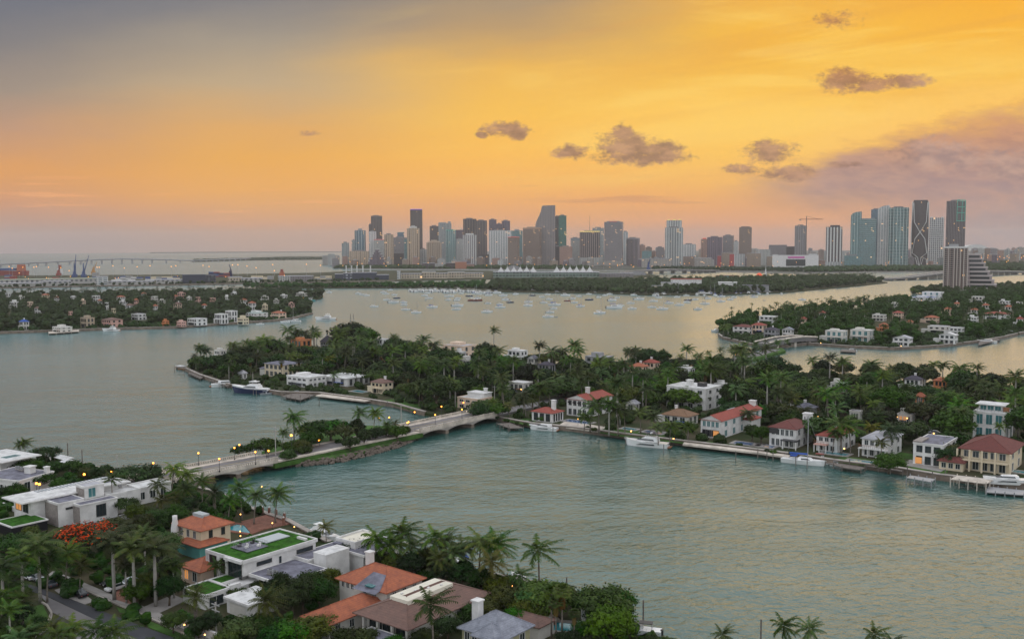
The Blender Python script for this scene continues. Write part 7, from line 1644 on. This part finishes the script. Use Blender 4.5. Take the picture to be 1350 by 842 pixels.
# flood light masts
for x, y in ((11,351.5),(15,354),(29,352.5),(43.5,352.5),(47,351.5),(63,352.5),(79,353),(127,352.5),(130,352.5),(148,350.5),(163,353.5),(180,352),(197,350.5),(225,351.5),(231,350.5),(267,350),(275,351.5),(306,349.5),(313,349),(325,351),(337,353),(359,349),(361,357),(403.5,348.5),(422,350),(461,345),(477,347.5),(506,347.5),(551,348),(648,347.5),(796,347.3),(24,360),(90,357)):
    D = 3250 if x < 440 else 4000; g = AD(x, D); h = ZT(x, y, D); o = thing('floodlight_mast', None, 'floodlight', (g.x, g.y, 1.4), 0, 'floodlight masts of the port and waterfront'); MB().cyl(0, 0, 0, h-1, .35, .2, 5).build('mast', METAL, o); MB().ball((0, 0, h-1), 1.35, 7, 5, .6).build('lamp_head', LAMPF, o); AUTO.append((o, 'lit amber floodlight mast', x, y, 'flood'))
rr = random.Random(31)
def lights(n, f, word, grp, D, r=1.0, ms=(LAMPF,)):
    for i in range(n):
        x, y = f(i); d = D() if callable(D) else D; g = AD(x, d); h = max(3, ZT(x, y, d)); o = thing('street_lamp', None, 'street lamp', (g.x, g.y, 1.4), 0, grp); MB().cyl(0, 0, 0, h, .18, n=4).build('post', METAL, o); MB().ball((0, -.3, h), r, 6, 4).build('lamp_head', rr.choice(ms), o); AUTO.append((o, word, x, y, 'slamp'))
lights(34, lambda i: (1278 + 72*rr.random(), rr.uniform(337, 352)), 'lit amber lamp of the northern city streets', 'amber street lamps of the distant city', lambda: rr.uniform(4300, 5200), 1.4)
lights(48, lambda i: (850 + 420*rr.random(), rr.uniform(345, 353)), 'small amber waterfront lamp', 'amber street lamps of the distant city', lambda: rr.uniform(4150, 4500), 1.0)
lights(26, lambda i: (445 + 400*rr.random(), rr.uniform(346.5, 354)), 'small downtown street lamp', 'amber street lamps of the distant city', lambda: rr.uniform(4050, 4450), 1.1)
lights(30, lambda i: (20 + 620*rr.random(), rr.uniform(366, 375)), 'small yellow lamp among the port sheds', 'amber lamps of the port', lambda: rr.uniform(2950, 3250), .8)
lights(24, lambda i: (555 + 105*(i+rr.random())/24, rr.uniform(373.5, 379.5)), 'small bright lamp over the marina boats', 'lamps over the marina', 2380, .7, (LAMPW, LAMPW, LAMPF))
lights(16, lambda i: (660 + 220*(i+rr.random())/16, rr.uniform(372, 380)), 'small lamp on the park island shore', 'lamps of the park island', 2350, .6, (LAMPW, LAMPF))
lights(14, lambda i: (1255 + 95*(i+rr.random())/14, rr.uniform(380, 398)), 'amber lamp beyond the trees of the right island', 'amber lamps of the far right island', 2000, .6)
lights(10, lambda i: (20 + 380*(i+rr.random())/10, rr.uniform(388, 412)), 'amber lamp in the trees of the left island', 'amber lamps of the far left island', 1780, .55)
# far bridge on the horizon
fbp = [(-40,350.5,4700,3),(0,348.3,5100,5),(60,345.6,5600,8),(120,342.6,6000,None),(160,341.2,6150,None),(200,341.8,6300,None),(255,343.5,6500,7),(330,340.5,7400,6)]
pts = [(AD(x, D), ZT(x, y, D)) for x, y, D, _ in fbp]; o = thing('long_bridge', 'long low viaduct arching gently across the horizon water at left', 'bridge', (0, 0, 0)); dk = MB(); pr = MB(); 
for (a, za), (b_, zb) in zip(pts, pts[1:]):
    za, zb = max(4, za), max(4, zb); n = max(3, int((b_-a).length / 68)); dk.tube([(a.x, a.y, za), (b_.x, b_.y, zb)], 3.2, 4)
    for i in range(n):
        t_ = i / n; q = a.lerp(b_, t_); z = za + (zb-za)*t_; MB().box(q.x-2.2, q.x+2.2, q.y-5, q.y+5, -2, z-1).build('pier', GREYW, o)
dk.build('deck', GREYW, o)
# downtown causeway bridge at right (rises towards the brown tower)
def far_bridge(pts, w, label, m_=CONCW, pier=30):
    o = thing('causeway_bridge', label, 'bridge', (0, 0, 0)); mb = MB(); pr = MB(); pa = MB(); W_ = [(P(x, yb, 0), z) for x, yb, z in pts]
    for (a, za), (b_, zb) in zip(W_, W_[1:]):
        d = (b_-a).normalized(); n_ = Vector((-d.y, d.x, 0))*w/2; vs = []
        for q, z in ((a, za), (b_, zb)):
            for s_ in (-1, 1):
                for zz in (z-2.5, z): vs.append((q.x+n_.x*s_, q.y+n_.y*s_, zz))
        mb.add(vs, [(0,2,3,1),(4,5,7,6),(0,4,6,2),(1,3,7,5),(0,1,5,4),(2,6,7,3)]); pa.tube([(a.x-n_.x, a.y-n_.y, za+.9), (b_.x-n_.x, b_.y-n_.y, zb+.9)], .7, 4); pa.tube([(a.x+n_.x, a.y+n_.y, za+.9), (b_.x+n_.x, b_.y+n_.y, zb+.9)], .7, 4)
        n = max(1, int((b_-a).length / pier))
        for i in range(n):
            q = a.lerp(b_, (i+.5)/n); z = za + (zb-za)*(i+.5)/n
            if z > 4: MB().prism([tuple(q + n_*.85 + d*x)[:2] for x in (-1.3, 1.3)] + [tuple(q - n_*.85 + d*x)[:2] for x in (1.3, -1.3)], -2, z-2.4).build('pier', m_, o)
    mb.build('deck', ASPHL, o); pa.build('parapet', m_, o)
    return o
far_bridge([(1165,370,4),(1195,369,6),(1225,368,11),(1255,366,15),(1290,364,13),(1330,362,8),(1360,361.5,5)],26,'wide causeway bridge rising behind the right islands towards the brown tower')
far_bridge([(820,361.5,5),(850,361,9),(880,360.5,11),(910,360,9),(945,359,5)],24,'low wide highway bridge crossing to the downtown waterfront',CONC,26)
far_bridge([(1004,461,4.5),(1030,457.5,6),(1052,455,6),(1068,453,4.5)],12,'small pale bridge joining the right island to the palm lined causeway',CONCW,22)
CAUS = [(900,489),(960,478),(1000,467),(1030,461),(1036,465),(1000,475),(960,487),(915,497)]
tag(MB().prism(wpts(CAUS), -2, 1.6).build('ground', GRASS), kind='structure'); cp = [P(930,487,0), P(985,473.5,0), P(1020,463.5,0)]
for a, b_ in zip(cp, cp[1:]):
    d = (b_-a).normalized(); n_ = Vector((-d.y, d.x, 0))*5; tag(MB().prism([tuple(a+n_)[:2], tuple(b_+n_)[:2], tuple(b_-n_)[:2], tuple(a-n_)[:2]], 1.2, 1.66).build('road', ASPHL), kind='structure')
    for i in range(8): q = a.lerp(b_, i/8); FOOT.append((q.x, q.y, 6))
# park island landmarks
o = low(885,925,368.3,384,WHITE,'large white park hall with red tiled roof','park_hall','hall',26,REDT); low(872,892,373,385,OFFW,'low pale wing left of the red roofed park hall','park_hall','hall',20); low(948,972,372.5,385,WHITE,'white tent roofed market hall on the park island','market_hall','hall',24,WHITER); low(980,1014,376.5,386,GREYW,'low dark shed by the park marina','boat_shed','shed',16,GREYR); low(1098,1109,371,376,WHITE,'small white canopied building in the park trees','park_pavilion','pavilion',14,WHITER); low(860,872,377,386,CREAM,'little cream kiosk by the park beach','kiosk','kiosk',10); low(700,712,377,384,WHITE,'little white boathouse at the park beach','boathouse','boathouse',10)
for x0, x1, m_, lb in ((944,955,CO,'left orange block of the colourful playground'),(955,963,TEALP,'teal block in the middle of the colourful playground'),(963,975,CO,'right orange block of the colourful playground')): low(x0, x1, 363.5, 370, m_, lb, 'play_structure', 'play structure', 10, REDP)
D = D0(369); g = AD(1001.5, D); o = thing('sculpture', 'glowing red orange egg shaped pavilion in the park', 'sculpture', (g.x, g.y, 1.4)); MB().ball((0, 0, 6), 6.5, 12, 8, 1.0).build('shell', mat('orange red glow', (.75,.1,.03), emit=(1,.12,.03), es=.2), o, True); MB().cyl(0, 0, 0, 1.2, 4, n=10).build('plinth', WHITE, o)
g = AD(1010, D); o = thing('spire', 'slender white spire with flared base beside the red egg pavilion', 'spire', (g.x, g.y, 1.4)); MB().lathe(0, 0, [(8,0),(4,5),(1.8,12),(.9,20),(.15,ZT(1010,350.5,D)-1.4)], 10).build('cone', WHITE, o)
rr = random.Random(41)
for i in range(34):      # palm row of the park
    x = 1012 + 132 * (i + rr.uniform(.2,.8)) / 34; D = D0(370); g = AD(x, D); o = plant('royal' if i % 2 else 'coconut', g.x, g.y, rr.uniform(10, 13), 1.4, rr=rr)
    AUTO.pop(); AUTO.append((o, 'small palm in the long row along the park shore', x, 364, 'prow')); o['group'] = 'palm row along the park shore'
# ------------------------------------------------------------------ woods
WM = lambda px: wpts(px)
RW_ = wpts(RIGHT); LW_ = wpts(LEFT)
def kp(x, y, h, r): return foot_ok(x, y, r*.4) and clear_of(x, y, h, r, slack=1)
canopy('woodland', WM([(300,379.6),(340,379),(520,377.4),(640,375.3),(640,382),(600,380.8),(520,380),(340,380.2)]), 11, (6, 10), 5.5, 'low dark mangrove belt along the narrow causeway', 20, 1.0, 3)
canopy('woodland', WM([(640,375.3),(800,373.8),(900,372.3),(1030,369.3),(1140,368.6),(1168,372.6),(1140,376),(1085,381),(1040,385.3),(960,388.3),(850,388.8),(800,386.8),(700,385.3),(640,384.3)]), 13, (8, 13), 6.5, 'dark woods covering the park island', 24, 1.1, 4, keep=lambda x, y, h, r: kp(x, y, h, r) and abs(PX((x,y,0))[1] - 372) > -1, palms=.12)
canopy('woodland', WM(LEFT), 10.5, (8, 12.5), 5.4, 'dense tree canopy of the far left island', 24, .95, 5, keep=kp, palms=.35)
canopy('woodland', WM(RIGHT), 9.5, (8, 12), 5.0, 'dense tree canopy of the far right island', 26, .85, 6, keep=kp, palms=.45)
canopy('woodland', WM([(1060,359.8),(1150,358.5),(1250,358),(1250,354.5),(1150,354.8),(1060,356)]), 15, (9, 14), 8, 'dark bayfront park trees below the right towers', 20, 1.4, 7)
canopy('woodland', WM([(860,356.3),(1060,358.5),(1060,356),(860,354)]), 17, (6, 10), 7, 'dark trees lining the downtown waterfront', 20, 1.4, 8)
canopy('woodland', WM([(1250,357.5),(1400,358),(1400,348),(1290,346),(1250,350)]), 24, (7, 12), 9, 'dark tree patches of the northern city', 20, 1.6, 9)
canopy('woodland', WM([(440,354.2),(500,355),(600,355),(780,355.5),(780,353),(600,352.3),(440,352)]), 17, (6, 11), 8, 'dark trees at the foot of the left skyline', 18, 1.6, 10)
canopy('woodland', WM([(255,345),(330,343.2),(430,342),(430,341.2),(330,341.9),(255,343.9)]), 24, (6, 10), 10, 'dark low trees of the distant key', 16, 2.2, 11, z=3)
canopy('woodland', WM([(1400,388),(1262,389.5),(1185,389),(1240,382.5),(1400,378.5)]), 14, (8, 12), 7, 'dark trees round the brown balconied tower', 20, 1.1, 12)
canopy('woodland', WM([(0,380.2),(230,376),(430,372.6),(500,371),(500,370.2),(430,371.6),(230,375),(0,379.2)]), 16, (4, 7), 4, 'thin dark line of trees on the port seawall', 14, 1.0, 13)
lowk = lambda x, y, h, r: foot_ok(x, y, r * .6)
canopy('undergrowth', WM(RIGHT), 6.0, (1.6, 3.4), 2.6, 'garden shrubs between the houses of the far right island', 22, .5, 41, BUSHF, lambda x, y, h, r: lowk(x, y, h, r) and edge_dist(x, y, RW_) < 60)
canopy('undergrowth', WM(LEFT), 7.0, (1.8, 3.6), 3.0, 'garden shrubs between the houses of the far left island', 20, .6, 42, BUSHF, lambda x, y, h, r: lowk(x, y, h, r) and edge_dist(x, y, LW_) < 60)
# undergrowth of the near islands: low shrubs nobody could count
def undergrowth(px, sp_, hh, rad, label, seed, keep): canopy('undergrowth', px, sp_, hh, rad, label, 28, .34, seed, BUSHF, keep)
MIDW = wpts(MID); NEARW = wpts(NEAR); ISW = wpts(ISLET)
fk = lambda x, y, h, r: foot_ok(x, y, r*.8) and clear_of(x, y, h, r) and 20 < PX((x, y, 0))[0] < 1400
undergrowth(MIDW, 7.5, (2.2, 4.2), 3.0, 'green undergrowth between the houses of the middle island', 14, fk)
ROADS = [wpts(p, 1.6) for p in ([(6,760),(27,765.5),(114,797),(180,822),(300,866),(215,905),(112,905),(40,850),(-20,820),(0,790),(50,781)], [(60,757),(178,803),(300,858),(306,848),(250,790),(228,780),(190,795),(70,750)])]
def nk(x, y, h, r): return foot_ok(x, y, r*.9) and clear_of(x, y, h, r) and not any(inside(x, y, q) for q in ROADS) and -60 < PX((x, y, 0))[0] < 900 and PX((x, y, 0))[1] < 900
canopy('undergrowth', NEARW, 4.6, (1.6, 3.2), 2.1, 'green undergrowth between the foreground houses', 34, .2, 15, BUSHF, nk, 1.5, ymax=330)
# ------------------------------------------------------------------ individual trees: foreground island, crown tops read from the photograph
for x, y, h, k, *w_ in [(147,628,10.5,'royal'),(50,712,14,'royal',1.35),(28,728,12,'royal',1.3),(2,742,13,'royal',1.3),(148,706,14.5,'royal',1.35),(175,716,14,'royal',1.3),(203,716,14,'royal',1.4),(190,700,10,'royal'),(104,742,7,'yellow'),
   (362,646,9.5,'coconut'),(318,640,10,'coconut'),(334,650,9,'coconut'),(300,655,8,'coconut'),(226,614,9,'coconut'),(246,620,9,'coconut'),(266,632,8.5,'coconut'),(282,640,9,'date'),(240,640,8,'coconut'),(206,636,8,'coconut'),(215,655,8,'yellow'),(232,650,7,'date'),
   (494,702,10,'coconut'),(525,696,10.5,'coconut'),(510,712,9,'coconut'),(545,716,8.5,'coconut'),(571,702,11,'coconut'),(592,711,10,'coconut'),(580,725,9,'date'),(631,706,11.5,'coconut'),(646,712,11,'coconut'),(653,736,9.5,'yellow'),(600,724,9,'coconut'),(612,715,9,'coconut'),(684,752,7.5,'coconut'),(711,720,11.5,'coconut'),
   (727,778,10,'fan'),(741,776,11,'fan'),(733,790,9,'fan'),(757,806,7,'fan'),(571,790,11,'coconut'),(350,778,10,'date'),(257,776,8,'date'),(430,692,6,'yellow'),(384,706,4,'date'),(955,832,7,'coconut',.9),(1030,818,8.5,'coconut',.9),(1062,823,8,'coconut',.9),(1155,832,8,'coconut',.9),(1174,842,7,'coconut',.9),
   (77,832,9,'royal'),(100,820,8,'coconut'),(128,826,9,'coconut'),(150,830,9,'coconut'),(70,818,7,'date'),(40,826,8,'coconut'),(12,800,9,'royal'),(20,834,8,'coconut'),(27,583,7,'coconut'),(33,581,7.5,'coconut'),(205,742,8,'coconut'),(228,742,8,'royal'),(165,742,9,'royal'),(60,735,10,'coconut'),(85,722,9,'coconut'),
   (10,762,9,'coconut'),(0,780,9,'coconut'),(28,780,7,'date'),(288,742,6,'coconut'),(300,736,6,'date')]:
    plant_px(k, x, y, h, wide=w_[0] if w_ else 1.12)
for x, y, h, k, w_ in [(60,587,7,'spread',1.1),(36,604,6,'spread',1),(70,606,6,'mid',1),(20,612,5,'mid',1),(112,612,6,'round',.9),(137,612,6.5,'spread',1),(182,612,8.5,'spread',1.3),(196,620,7,'mid',1),(95,605,6,'mid',1),(55,622,6,'spread',1),(20,636,6,'mid',1),(5,640,5,'mid',1),(75,628,5,'round',1),
   (112,690,9,'flame',1.3),(218,698,8,'round',1),(205,706,7,'mid',1),(170,690,7.5,'spread',1.1),(150,680,6.5,'mid',1.1),(190,676,7,'tall',1),(180,662,6.5,'mid',1),(205,668,7,'round',1),(165,655,5.5,'spread',1),(230,664,6.5,'mid',1),(250,655,6,'tall',1),(60,700,7,'mid',1.1),(30,700,6.5,'mid',1),(8,704,7,'spread',1),(40,690,5,'round',1),
   (215,736,7.5,'tall',1.1),(196,752,6,'tall',1.1),(180,766,5.5,'mid',1),(222,760,6.5,'tall',1.1),(372,756,7.5,'tall',1.05),(398,762,7.5,'tall',1.05),(410,748,7,'round',.9),(385,768,7,'mid',1),(420,762,7,'mid',1),(436,748,6,'tall',1),(360,768,6,'mid',1),(404,808,7,'round',1.35),(380,816,7,'round',1.2),(430,806,5,'mid',1),(340,806,6,'mid',1.1),(318,812,6,'mid',1.1),
   (360,826,6,'tall',1.1),(470,708,7,'mid',1),(560,722,7,'tall',1.2),(540,728,7,'tall',1.1),(520,728,6.5,'tall',1),(500,724,6,'mid',1),(585,738,6.5,'tall',1.1),(610,740,6.5,'tall',1.2),(635,748,6.5,'tall',1.1),(655,756,6,'mid',1),(665,770,7,'mid',1.1),(640,786,6,'round',1),(620,792,5.5,'round',1),(690,784,6,'mid',1),(718,761,8.5,'round',1.35),(700,768,7.5,'round',1.1),(736,768,7.5,'mid',1.1),
   (706,796,5,'mid',1.1),(680,798,5,'round',1),(798,772,8,'spread',1.15),(810,778,7,'spread',1),(784,782,6.5,'spread',1),(806,794,8.5,'round',1.15),(790,806,6,'round',1),(820,812,5,'round',.9),(768,818,4.5,'mid',1),(748,830,4.5,'mid',1),(780,834,4,'mid',1),(600,790,5,'mid',1),(590,812,5,'mid',1),(560,826,5,'mid',1),(480,826,5,'mid',1),(520,836,4,'mid',1),(452,826,5,'mid',1),
   (20,790,6,'mid',1.1),(0,812,6,'mid',1.1),(48,812,4,'mid',1.1),(12,826,5,'mid',1),(228,806,4.5,'mid',1),(278,806,5,'tall',1),(262,812,4.5,'mid',1),(300,826,5,'mid',1),(240,836,4,'mid',1),(196,840,4,'mid',1),(880,838,4,'mid',1.1),(860,836,3.5,'mid',1),(320,774,4,'mid',1),(300,770,3.6,'mid',1),(340,765,3.5,'mid',1),(255,770,4,'mid',1)]:
    plant_px(k, x, y, h, wide=w_)
# islet
for x, y, h, k, w_ in [(387,545,12.5,'coconut',1),(372,568,7.5,'coconut',1),(393,567,6.5,'coconut',1),(475,541,11,'coconut',1),(492,542,10,'coconut',1),(521,556,6.5,'yellow',1),(508,558,7,'coconut',1)]: plant_px(k, x, y, h, 1.6)
for x, y, h, k, w_ in [(350,576,7.5,'spread',1),(318,586,5.5,'spread',.9),(333,583,5.5,'spread',.8),(400,585,5,'mid',1),(418,553,9.5,'spread',1.1),(436,552,9.5,'spread',1.2),(452,558,8.5,'spread',1),(410,566,8,'mid',1),(470,553,9,'tall',.9),(398,578,6.5,'mid',1),(385,580,6,'mid',1),(380,590,5.5,'round',1),(462,574,6,'mid',1),(480,566,7,'tall',.9),(495,562,6.5,'mid',1),(512,562,5.5,'mid',1),(524,560,6.5,'mid',1),(533,560,5.0,'mid',.9),(446,578,3,'mid',.9)]:
    plant_px(k, x, y, h, 1.6, wide=w_)
undergrowth(wpts([(372,610),(400,610),(412,605),(404,600),(384,602)]), 3.4, (1.4, 2.6), 1.6, 'low shrubs at the near end of the islet', 16, lambda x, y, h, r: foot_ok(x, y, 1))
# middle island: named individuals first
for x, y, h, k, w_ in [(651,434,17,'royal',1),(462,426,20,'tall',1.7),(480,432,17,'tall',1.4),(447,434,17,'coconut',1.2),(640,524,9,'round',1.5),(655,528,8,'round',1.3),(633,530,8,'round',1.1),(738,493,13,'round',2.0),(755,496,11,'round',1.6),(722,500,11,'round',1.5),(905,508,11,'round',1.7),(893,512,9,'round',1.4),(1081,545,12,'round',1.35),(1070,556,8,'round',1.1),(1004,562,7,'tall',1.2),(992,560,7,'tall',1.1),(1243,578,9,'round',1.4),(1250,586,8,'round',1.2),(1172,594,8,'round',1.2),(985,541,9,'coconut',1.2),(1058,538,10,'yellow',1),(1045,522,9,'yellow',1.2),
   (907,556,8,'date',1.3),(883,556,9,'coconut',1.2),(868,560,8,'coconut',1.2),(778,532,12,'coconut',1.3),(790,528,14,'coconut',1.2),(770,545,9,'coconut',1.3),(803,530,14,'royal',1.1),(815,536,12,'coconut',1.2),(824,541,10,'coconut',1.2),(845,540,10,'coconut',1.3),(858,546,9,'coconut',1.2),(1110,553,13,'coconut',1.4),(1122,560,11,'coconut',1.3),(1098,566,9,'coconut',1.2),(1175,562,11,'coconut',1.1),(1163,580,8,'yellow',1.1),(1306,550,9,'royal',1),(1330,533,13,'coconut',1.2),(1343,538,12,'coconut',1.3),(1268,540,14,'royal',1.2),(1255,548,12,'royal',1.2),(1318,560,9,'royal',1),
   (371,476,11,'silver',1.1),(394,475,11.5,'silver',1.2),(405,476,11,'silver',1.1),(383,482,9,'silver',1),(457,485,9,'coconut',1.2),(440,492,8,'coconut',1),(470,488,9,'coconut',1.1),(350,445,15,'coconut',1.3),(377,432,17,'coconut',1.3),(392,436,16,'royal',1.2),(325,450,13,'coconut',1.3),(650,528,8,'coconut',1),(690,528,7.5,'yellow',1.2),(672,532,7,'yellow',1.2),(702,520,9,'date',1.2),(600,505,12,'royal',1),(593,500,13,'royal',1)]:
    plant_px(k, x, y, h, 1.4, wide=w_)
rr = random.Random(17)
npalm = sum('palm' in o.name for o, _, _ in PLANTS); ntree = len(PLANTS) - npalm
cands = []
for i in range(30000):
    x = rr.uniform(-260, 330); y = rr.uniform(300, 800)
    if not inside(x, y, MIDW): continue
    cands.append((x, y))
placed = []
def far_enough(x, y, r): return all((x-a)**2 + (y-b_)**2 > (r + c)**2 * .8 for a, b_, c in placed)
for x, y in cands:
    if npalm + ntree > 800: break
    ispalm = rr.random() < (.6 if npalm < 440 else 0)
    if ispalm: k = rr.choices(['coconut', 'royal', 'yellow', 'date', 'fan', 'silver'], [9, 7, 1.4, 1, 1.2, .4])[0]; h = {'coconut': 12.5, 'royal': 15.5, 'yellow': 9, 'date': 8, 'fan': 12, 'silver': 10}[k] * rr.uniform(.75, 1.2); r = 2.1
    else: k = rr.choices(['spread', 'round', 'tall', 'mid'], [3, 2.2, 4, 3])[0]; h = {'spread': 9, 'round': 9, 'tall': 12.5, 'mid': 9}[k] * rr.uniform(.8, 1.25); r = 3.9
    ed = edge_dist(x, y, MIDW)
    if ed < (3 if ispalm else 4.5): continue
    px, py = PX((x, y, 1.4))
    if not (225 < px < 1385): continue
    if ed < 16 and px > 640 and rr.random() < .35: continue
    if not foot_ok(x, y, r*.7) or not far_enough(x, y, r) or not clear_of(x, y, h, r * (.9 if ispalm else 1.15), slack=2): continue
    if h > 12 and ed < 14 and y > 480: h *= .8
    placed.append((x, y, r)); plant(k, x, y, h, 1.4, wide=1.25 if not ispalm else 1.1, rr=rr)
    if ispalm: npalm += 1
    else: ntree += 1
print('palms', npalm, 'trees', ntree)
# causeway palms behind the middle island
for i in range(16):
    t_ = (i + .5) / 16; a = P(905,492,0).lerp(P(1030,463,0), t_); n_ = Vector((.6, -.8, 0)) * (7 if i % 2 else -7)
    plant('coconut', a.x + n_.x, a.y + n_.y, rr.uniform(7, 9), 1.6, rr=rr)
# right island tall palms along the crown line
for x, y in ((1035,402),(1058,408),(1066,404),(1075,410),(1095,396),(1108,398),(1120,396),(1131,393),(1140,394),(1150,397),(1162,393),(1172,391),(1183,389),(1190,392),(1202,381),(1210,383),(1030,410),(1040,414),(1022,420),(953,430),(960,428),(1050,420),(1076,424),(1100,414),(1125,412),(1140,410)):
    plant_px('coconut' if x % 2 else 'royal', x, y, 14 if y < 412 else 11, 1.4, wide=1.2)
# waterfront shrubs on the middle island
for x, y in ((655,552),(668,556),(681,559),(693,560),(700,557),(775,565),(783,568),(880,576),(975,588),(1012,596),(1020,598),(1045,600),(1062,604),(1127,606),(1150,602),(1180,612),(1192,616),(1168,604),(1290,618),(1305,620),(1322,622),(1010,575),(1000,578),(990,575),(1022,590)):
    p = P(x, y, 1.4)
    if foot_ok(p.x, p.y, .5): bush(p.x, p.y, rr.uniform(.9, 1.6), group='shrubs along the waterfront gardens')
for pts_, w_, h_, lb in ((([(935,531),(958,524)]),2.4,3.6,'tall clipped hedge right of the three storey white villa'), ([(1205,566),(1235,572)],1.6,1.6,'low bright hedge by the small driveway'), ([(700,551),(716,556)],2.5,2.4,'rounded hedge below the red roofed pool wing')):
    hedge([tuple(P(x, y, 1.4))[:2] for x, y in pts_], w_, h_, lb, 1.4)
for pts_, w_, h_, lb in (([(236,811),(262,824)],1.6,1.5,'dark hedge behind the white gate walls'), ([(262,790),(296,775)],1.8,1.6,'green hedge along the lawn pavilion wall'), ([(0,795),(40,783)],2.0,1.8,'long hedge at left of the roundabout'), ([(176,796),(214,777)],1.6,2.6,'tall dark hedge beside the brick drive')):
    hedge([tuple(P(x, y, 1.5))[:2] for x, y in pts_], w_, h_, lb, 1.5)
# a walker by the first bridge
o = thing('person', 'person in dark clothes walking on the near sidewalk of the near causeway bridge', 'person', (*tuple(P(352,604.5,3.4))[:2], 3.2), R(50)); mb = MB()
mb.tube([(-.1,.15,0),(-.09,.02,.45),(-.09,0,.88)], [.06,.07,.1], 6); mb.tube([(.1,-.15,0),(.09,.05,.45),(.09,0,.88)], [.06,.07,.1], 6); mb.tube([(0,0,.82),(0,0,1.1),(0,0,1.38),(0,0,1.5)], [.15,.15,.2,.07], 8); mb.tube([(.2,0,1.38),(.26,.06,1.1),(.24,.16,.88)], [.06,.045,.035], 5); mb.tube([(-.2,0,1.38),(-.26,-.06,1.1),(-.24,-.1,.86)], [.06,.045,.035], 5); mb.ball((0,0,1.62), .115, 8, 6, 1.2); mb.build('body', DMETAL, o, True); MB().ball((0,.01,1.64), .12, 8, 5, 1.1).build('hair', BARK, o, True)
# ------------------------------------------------------------------ what other things hide completely is left out
from bpy_extras.object_utils import world_to_camera_view as _w2c
bpy.context.view_layer.update()
dg = bpy.context.evaluated_depsgraph_get()
haze.hide_viewport = True; bpy.context.view_layer.update(); dg.update()
def root_of(o):
    while o.parent: o = o.parent
    return o
def seen(o, pts):
    org = Vector((0, 0, CAM_H)); name = o.name
    for p in pts:
        px, py = PX(p)
        if not (-4 < px < 1354 and -4 < py < 846): continue
        d = (p - org); L = d.length; ok, loc, nr, idx, ob, mx = S.ray_cast(dg, org, d.normalized(), distance=L + 3)
        if not ok or root_of(ob).name == name or (loc - org).length > L - .3: return True
    return False
gone = 0
rr = random.Random(2)
def drop(o):
    for c in list(o.children_recursive): bpy.data.objects.remove(c)
    bpy.data.objects.remove(o)
dead = set()
for o, kind, h in PLANTS:
    M_ = o.matrix_world; r = (2.6 if 'palm' in o.name else 3.6) * o.scale[0]; c = Vector(o.location) + Vector((0, 0, h * .8)); pts = []
    for i in range(26):
        a = rr.uniform(0, 6.283); q = r * math.sqrt(rr.random()); pts.append(c + Vector((q*math.cos(a), -abs(q*math.sin(a))*.7, rr.uniform(-.22, .17) * h)))
    if not seen(o, pts): dead.add(o.name)
for o, w_, px, py, k in AUTO:
    if k in ('tree', 'prow') or o.name in dead: continue
    pts = []
    for c in [o] + list(o.children):
        if c.type != 'MESH': continue
        me = c.data; vs = me.vertices; mw = c.matrix_world
        for i in range(0, len(vs), max(1, len(vs)//14)): pts.append(mw @ vs[i].co)
    if pts and not seen(o, pts): dead.add(o.name)
AUTO = [t_ for t_ in AUTO if t_[0].name not in dead]
for n_ in dead: drop(bpy.data.objects[n_])
haze.hide_viewport = False
print('left out unseen', len(dead))
# ------------------------------------------------------------------ labels for the repeats: each by its look and the nearest landmark
ORD = ['', 'second ', 'third ', 'fourth ', 'fifth ', 'sixth ', 'seventh ', 'eighth ', 'ninth ', 'tenth ', 'eleventh ', 'twelfth ', 'thirteenth ', 'fourteenth ', 'fifteenth ', 'sixteenth ', 'seventeenth ', 'eighteenth ', 'nineteenth ', 'twentieth ']
used = {}
for x, y, nm in ((0,0,0),): pass
groups = {}
for o, w_, px, py, k in AUTO:
    best = None
    for ph, x0, y0, x1, y1, D in LM:
        cx = min(max(px, x0), x1); cy = min(max(py, y0), y1); d = abs(px - cx) + 1.6 * abs(py - cy)
        dd = math.hypot(o.location.x, o.location.y); d += 8 * abs(math.log(max(30, dd) / max(30, D))) * 10
        if best is None or d < best[0]:
            if px < x0: rel = 'left of'
            elif px > x1: rel = 'right of'
            elif py < y0: rel = 'above'
            elif py > y1: rel = 'below'
            else: rel = 'overlapping'
            best = (d, ph, rel, px, (x0 + x1) / 2)
    groups.setdefault((w_, best[2], best[1]), []).append((abs(px - best[4]) + .3 * abs(py), o))
for (w_, rel, ph), L in groups.items():
    L.sort(key=lambda q: q[0])
    if not ph.startswith('the '): ph = 'the ' + ph
    for i, (_, o) in enumerate(L):
        orr = ORD[i] if i < len(ORD) else ''
        lab = f"{orr}{'nearest ' if len(L) > 1 else ''}{w_} {rel} {ph}"
        ws = lab.split()
        if len(ws) > 16: ws = ws[:16]
        while ws[-1] in ('with', 'and', 'of', 'the', 'a', 'in', 'by', 'white', 'behind', 'beside', 'left', 'right', 'at', 'on', 'between', 'under', 'from', 'to', 'far', 'big', 'fine'): ws.pop()
        o['label'] = ' '.join(ws)
        if 'group' not in o.keys():
            o['group'] = {'palm tree': 'palms across the islands', 'tree': 'broadleaf trees across the islands', 'shrub': 'shrubs'}.get(o.get('category', ''), 'repeated ' + o.get('category', 'things'))
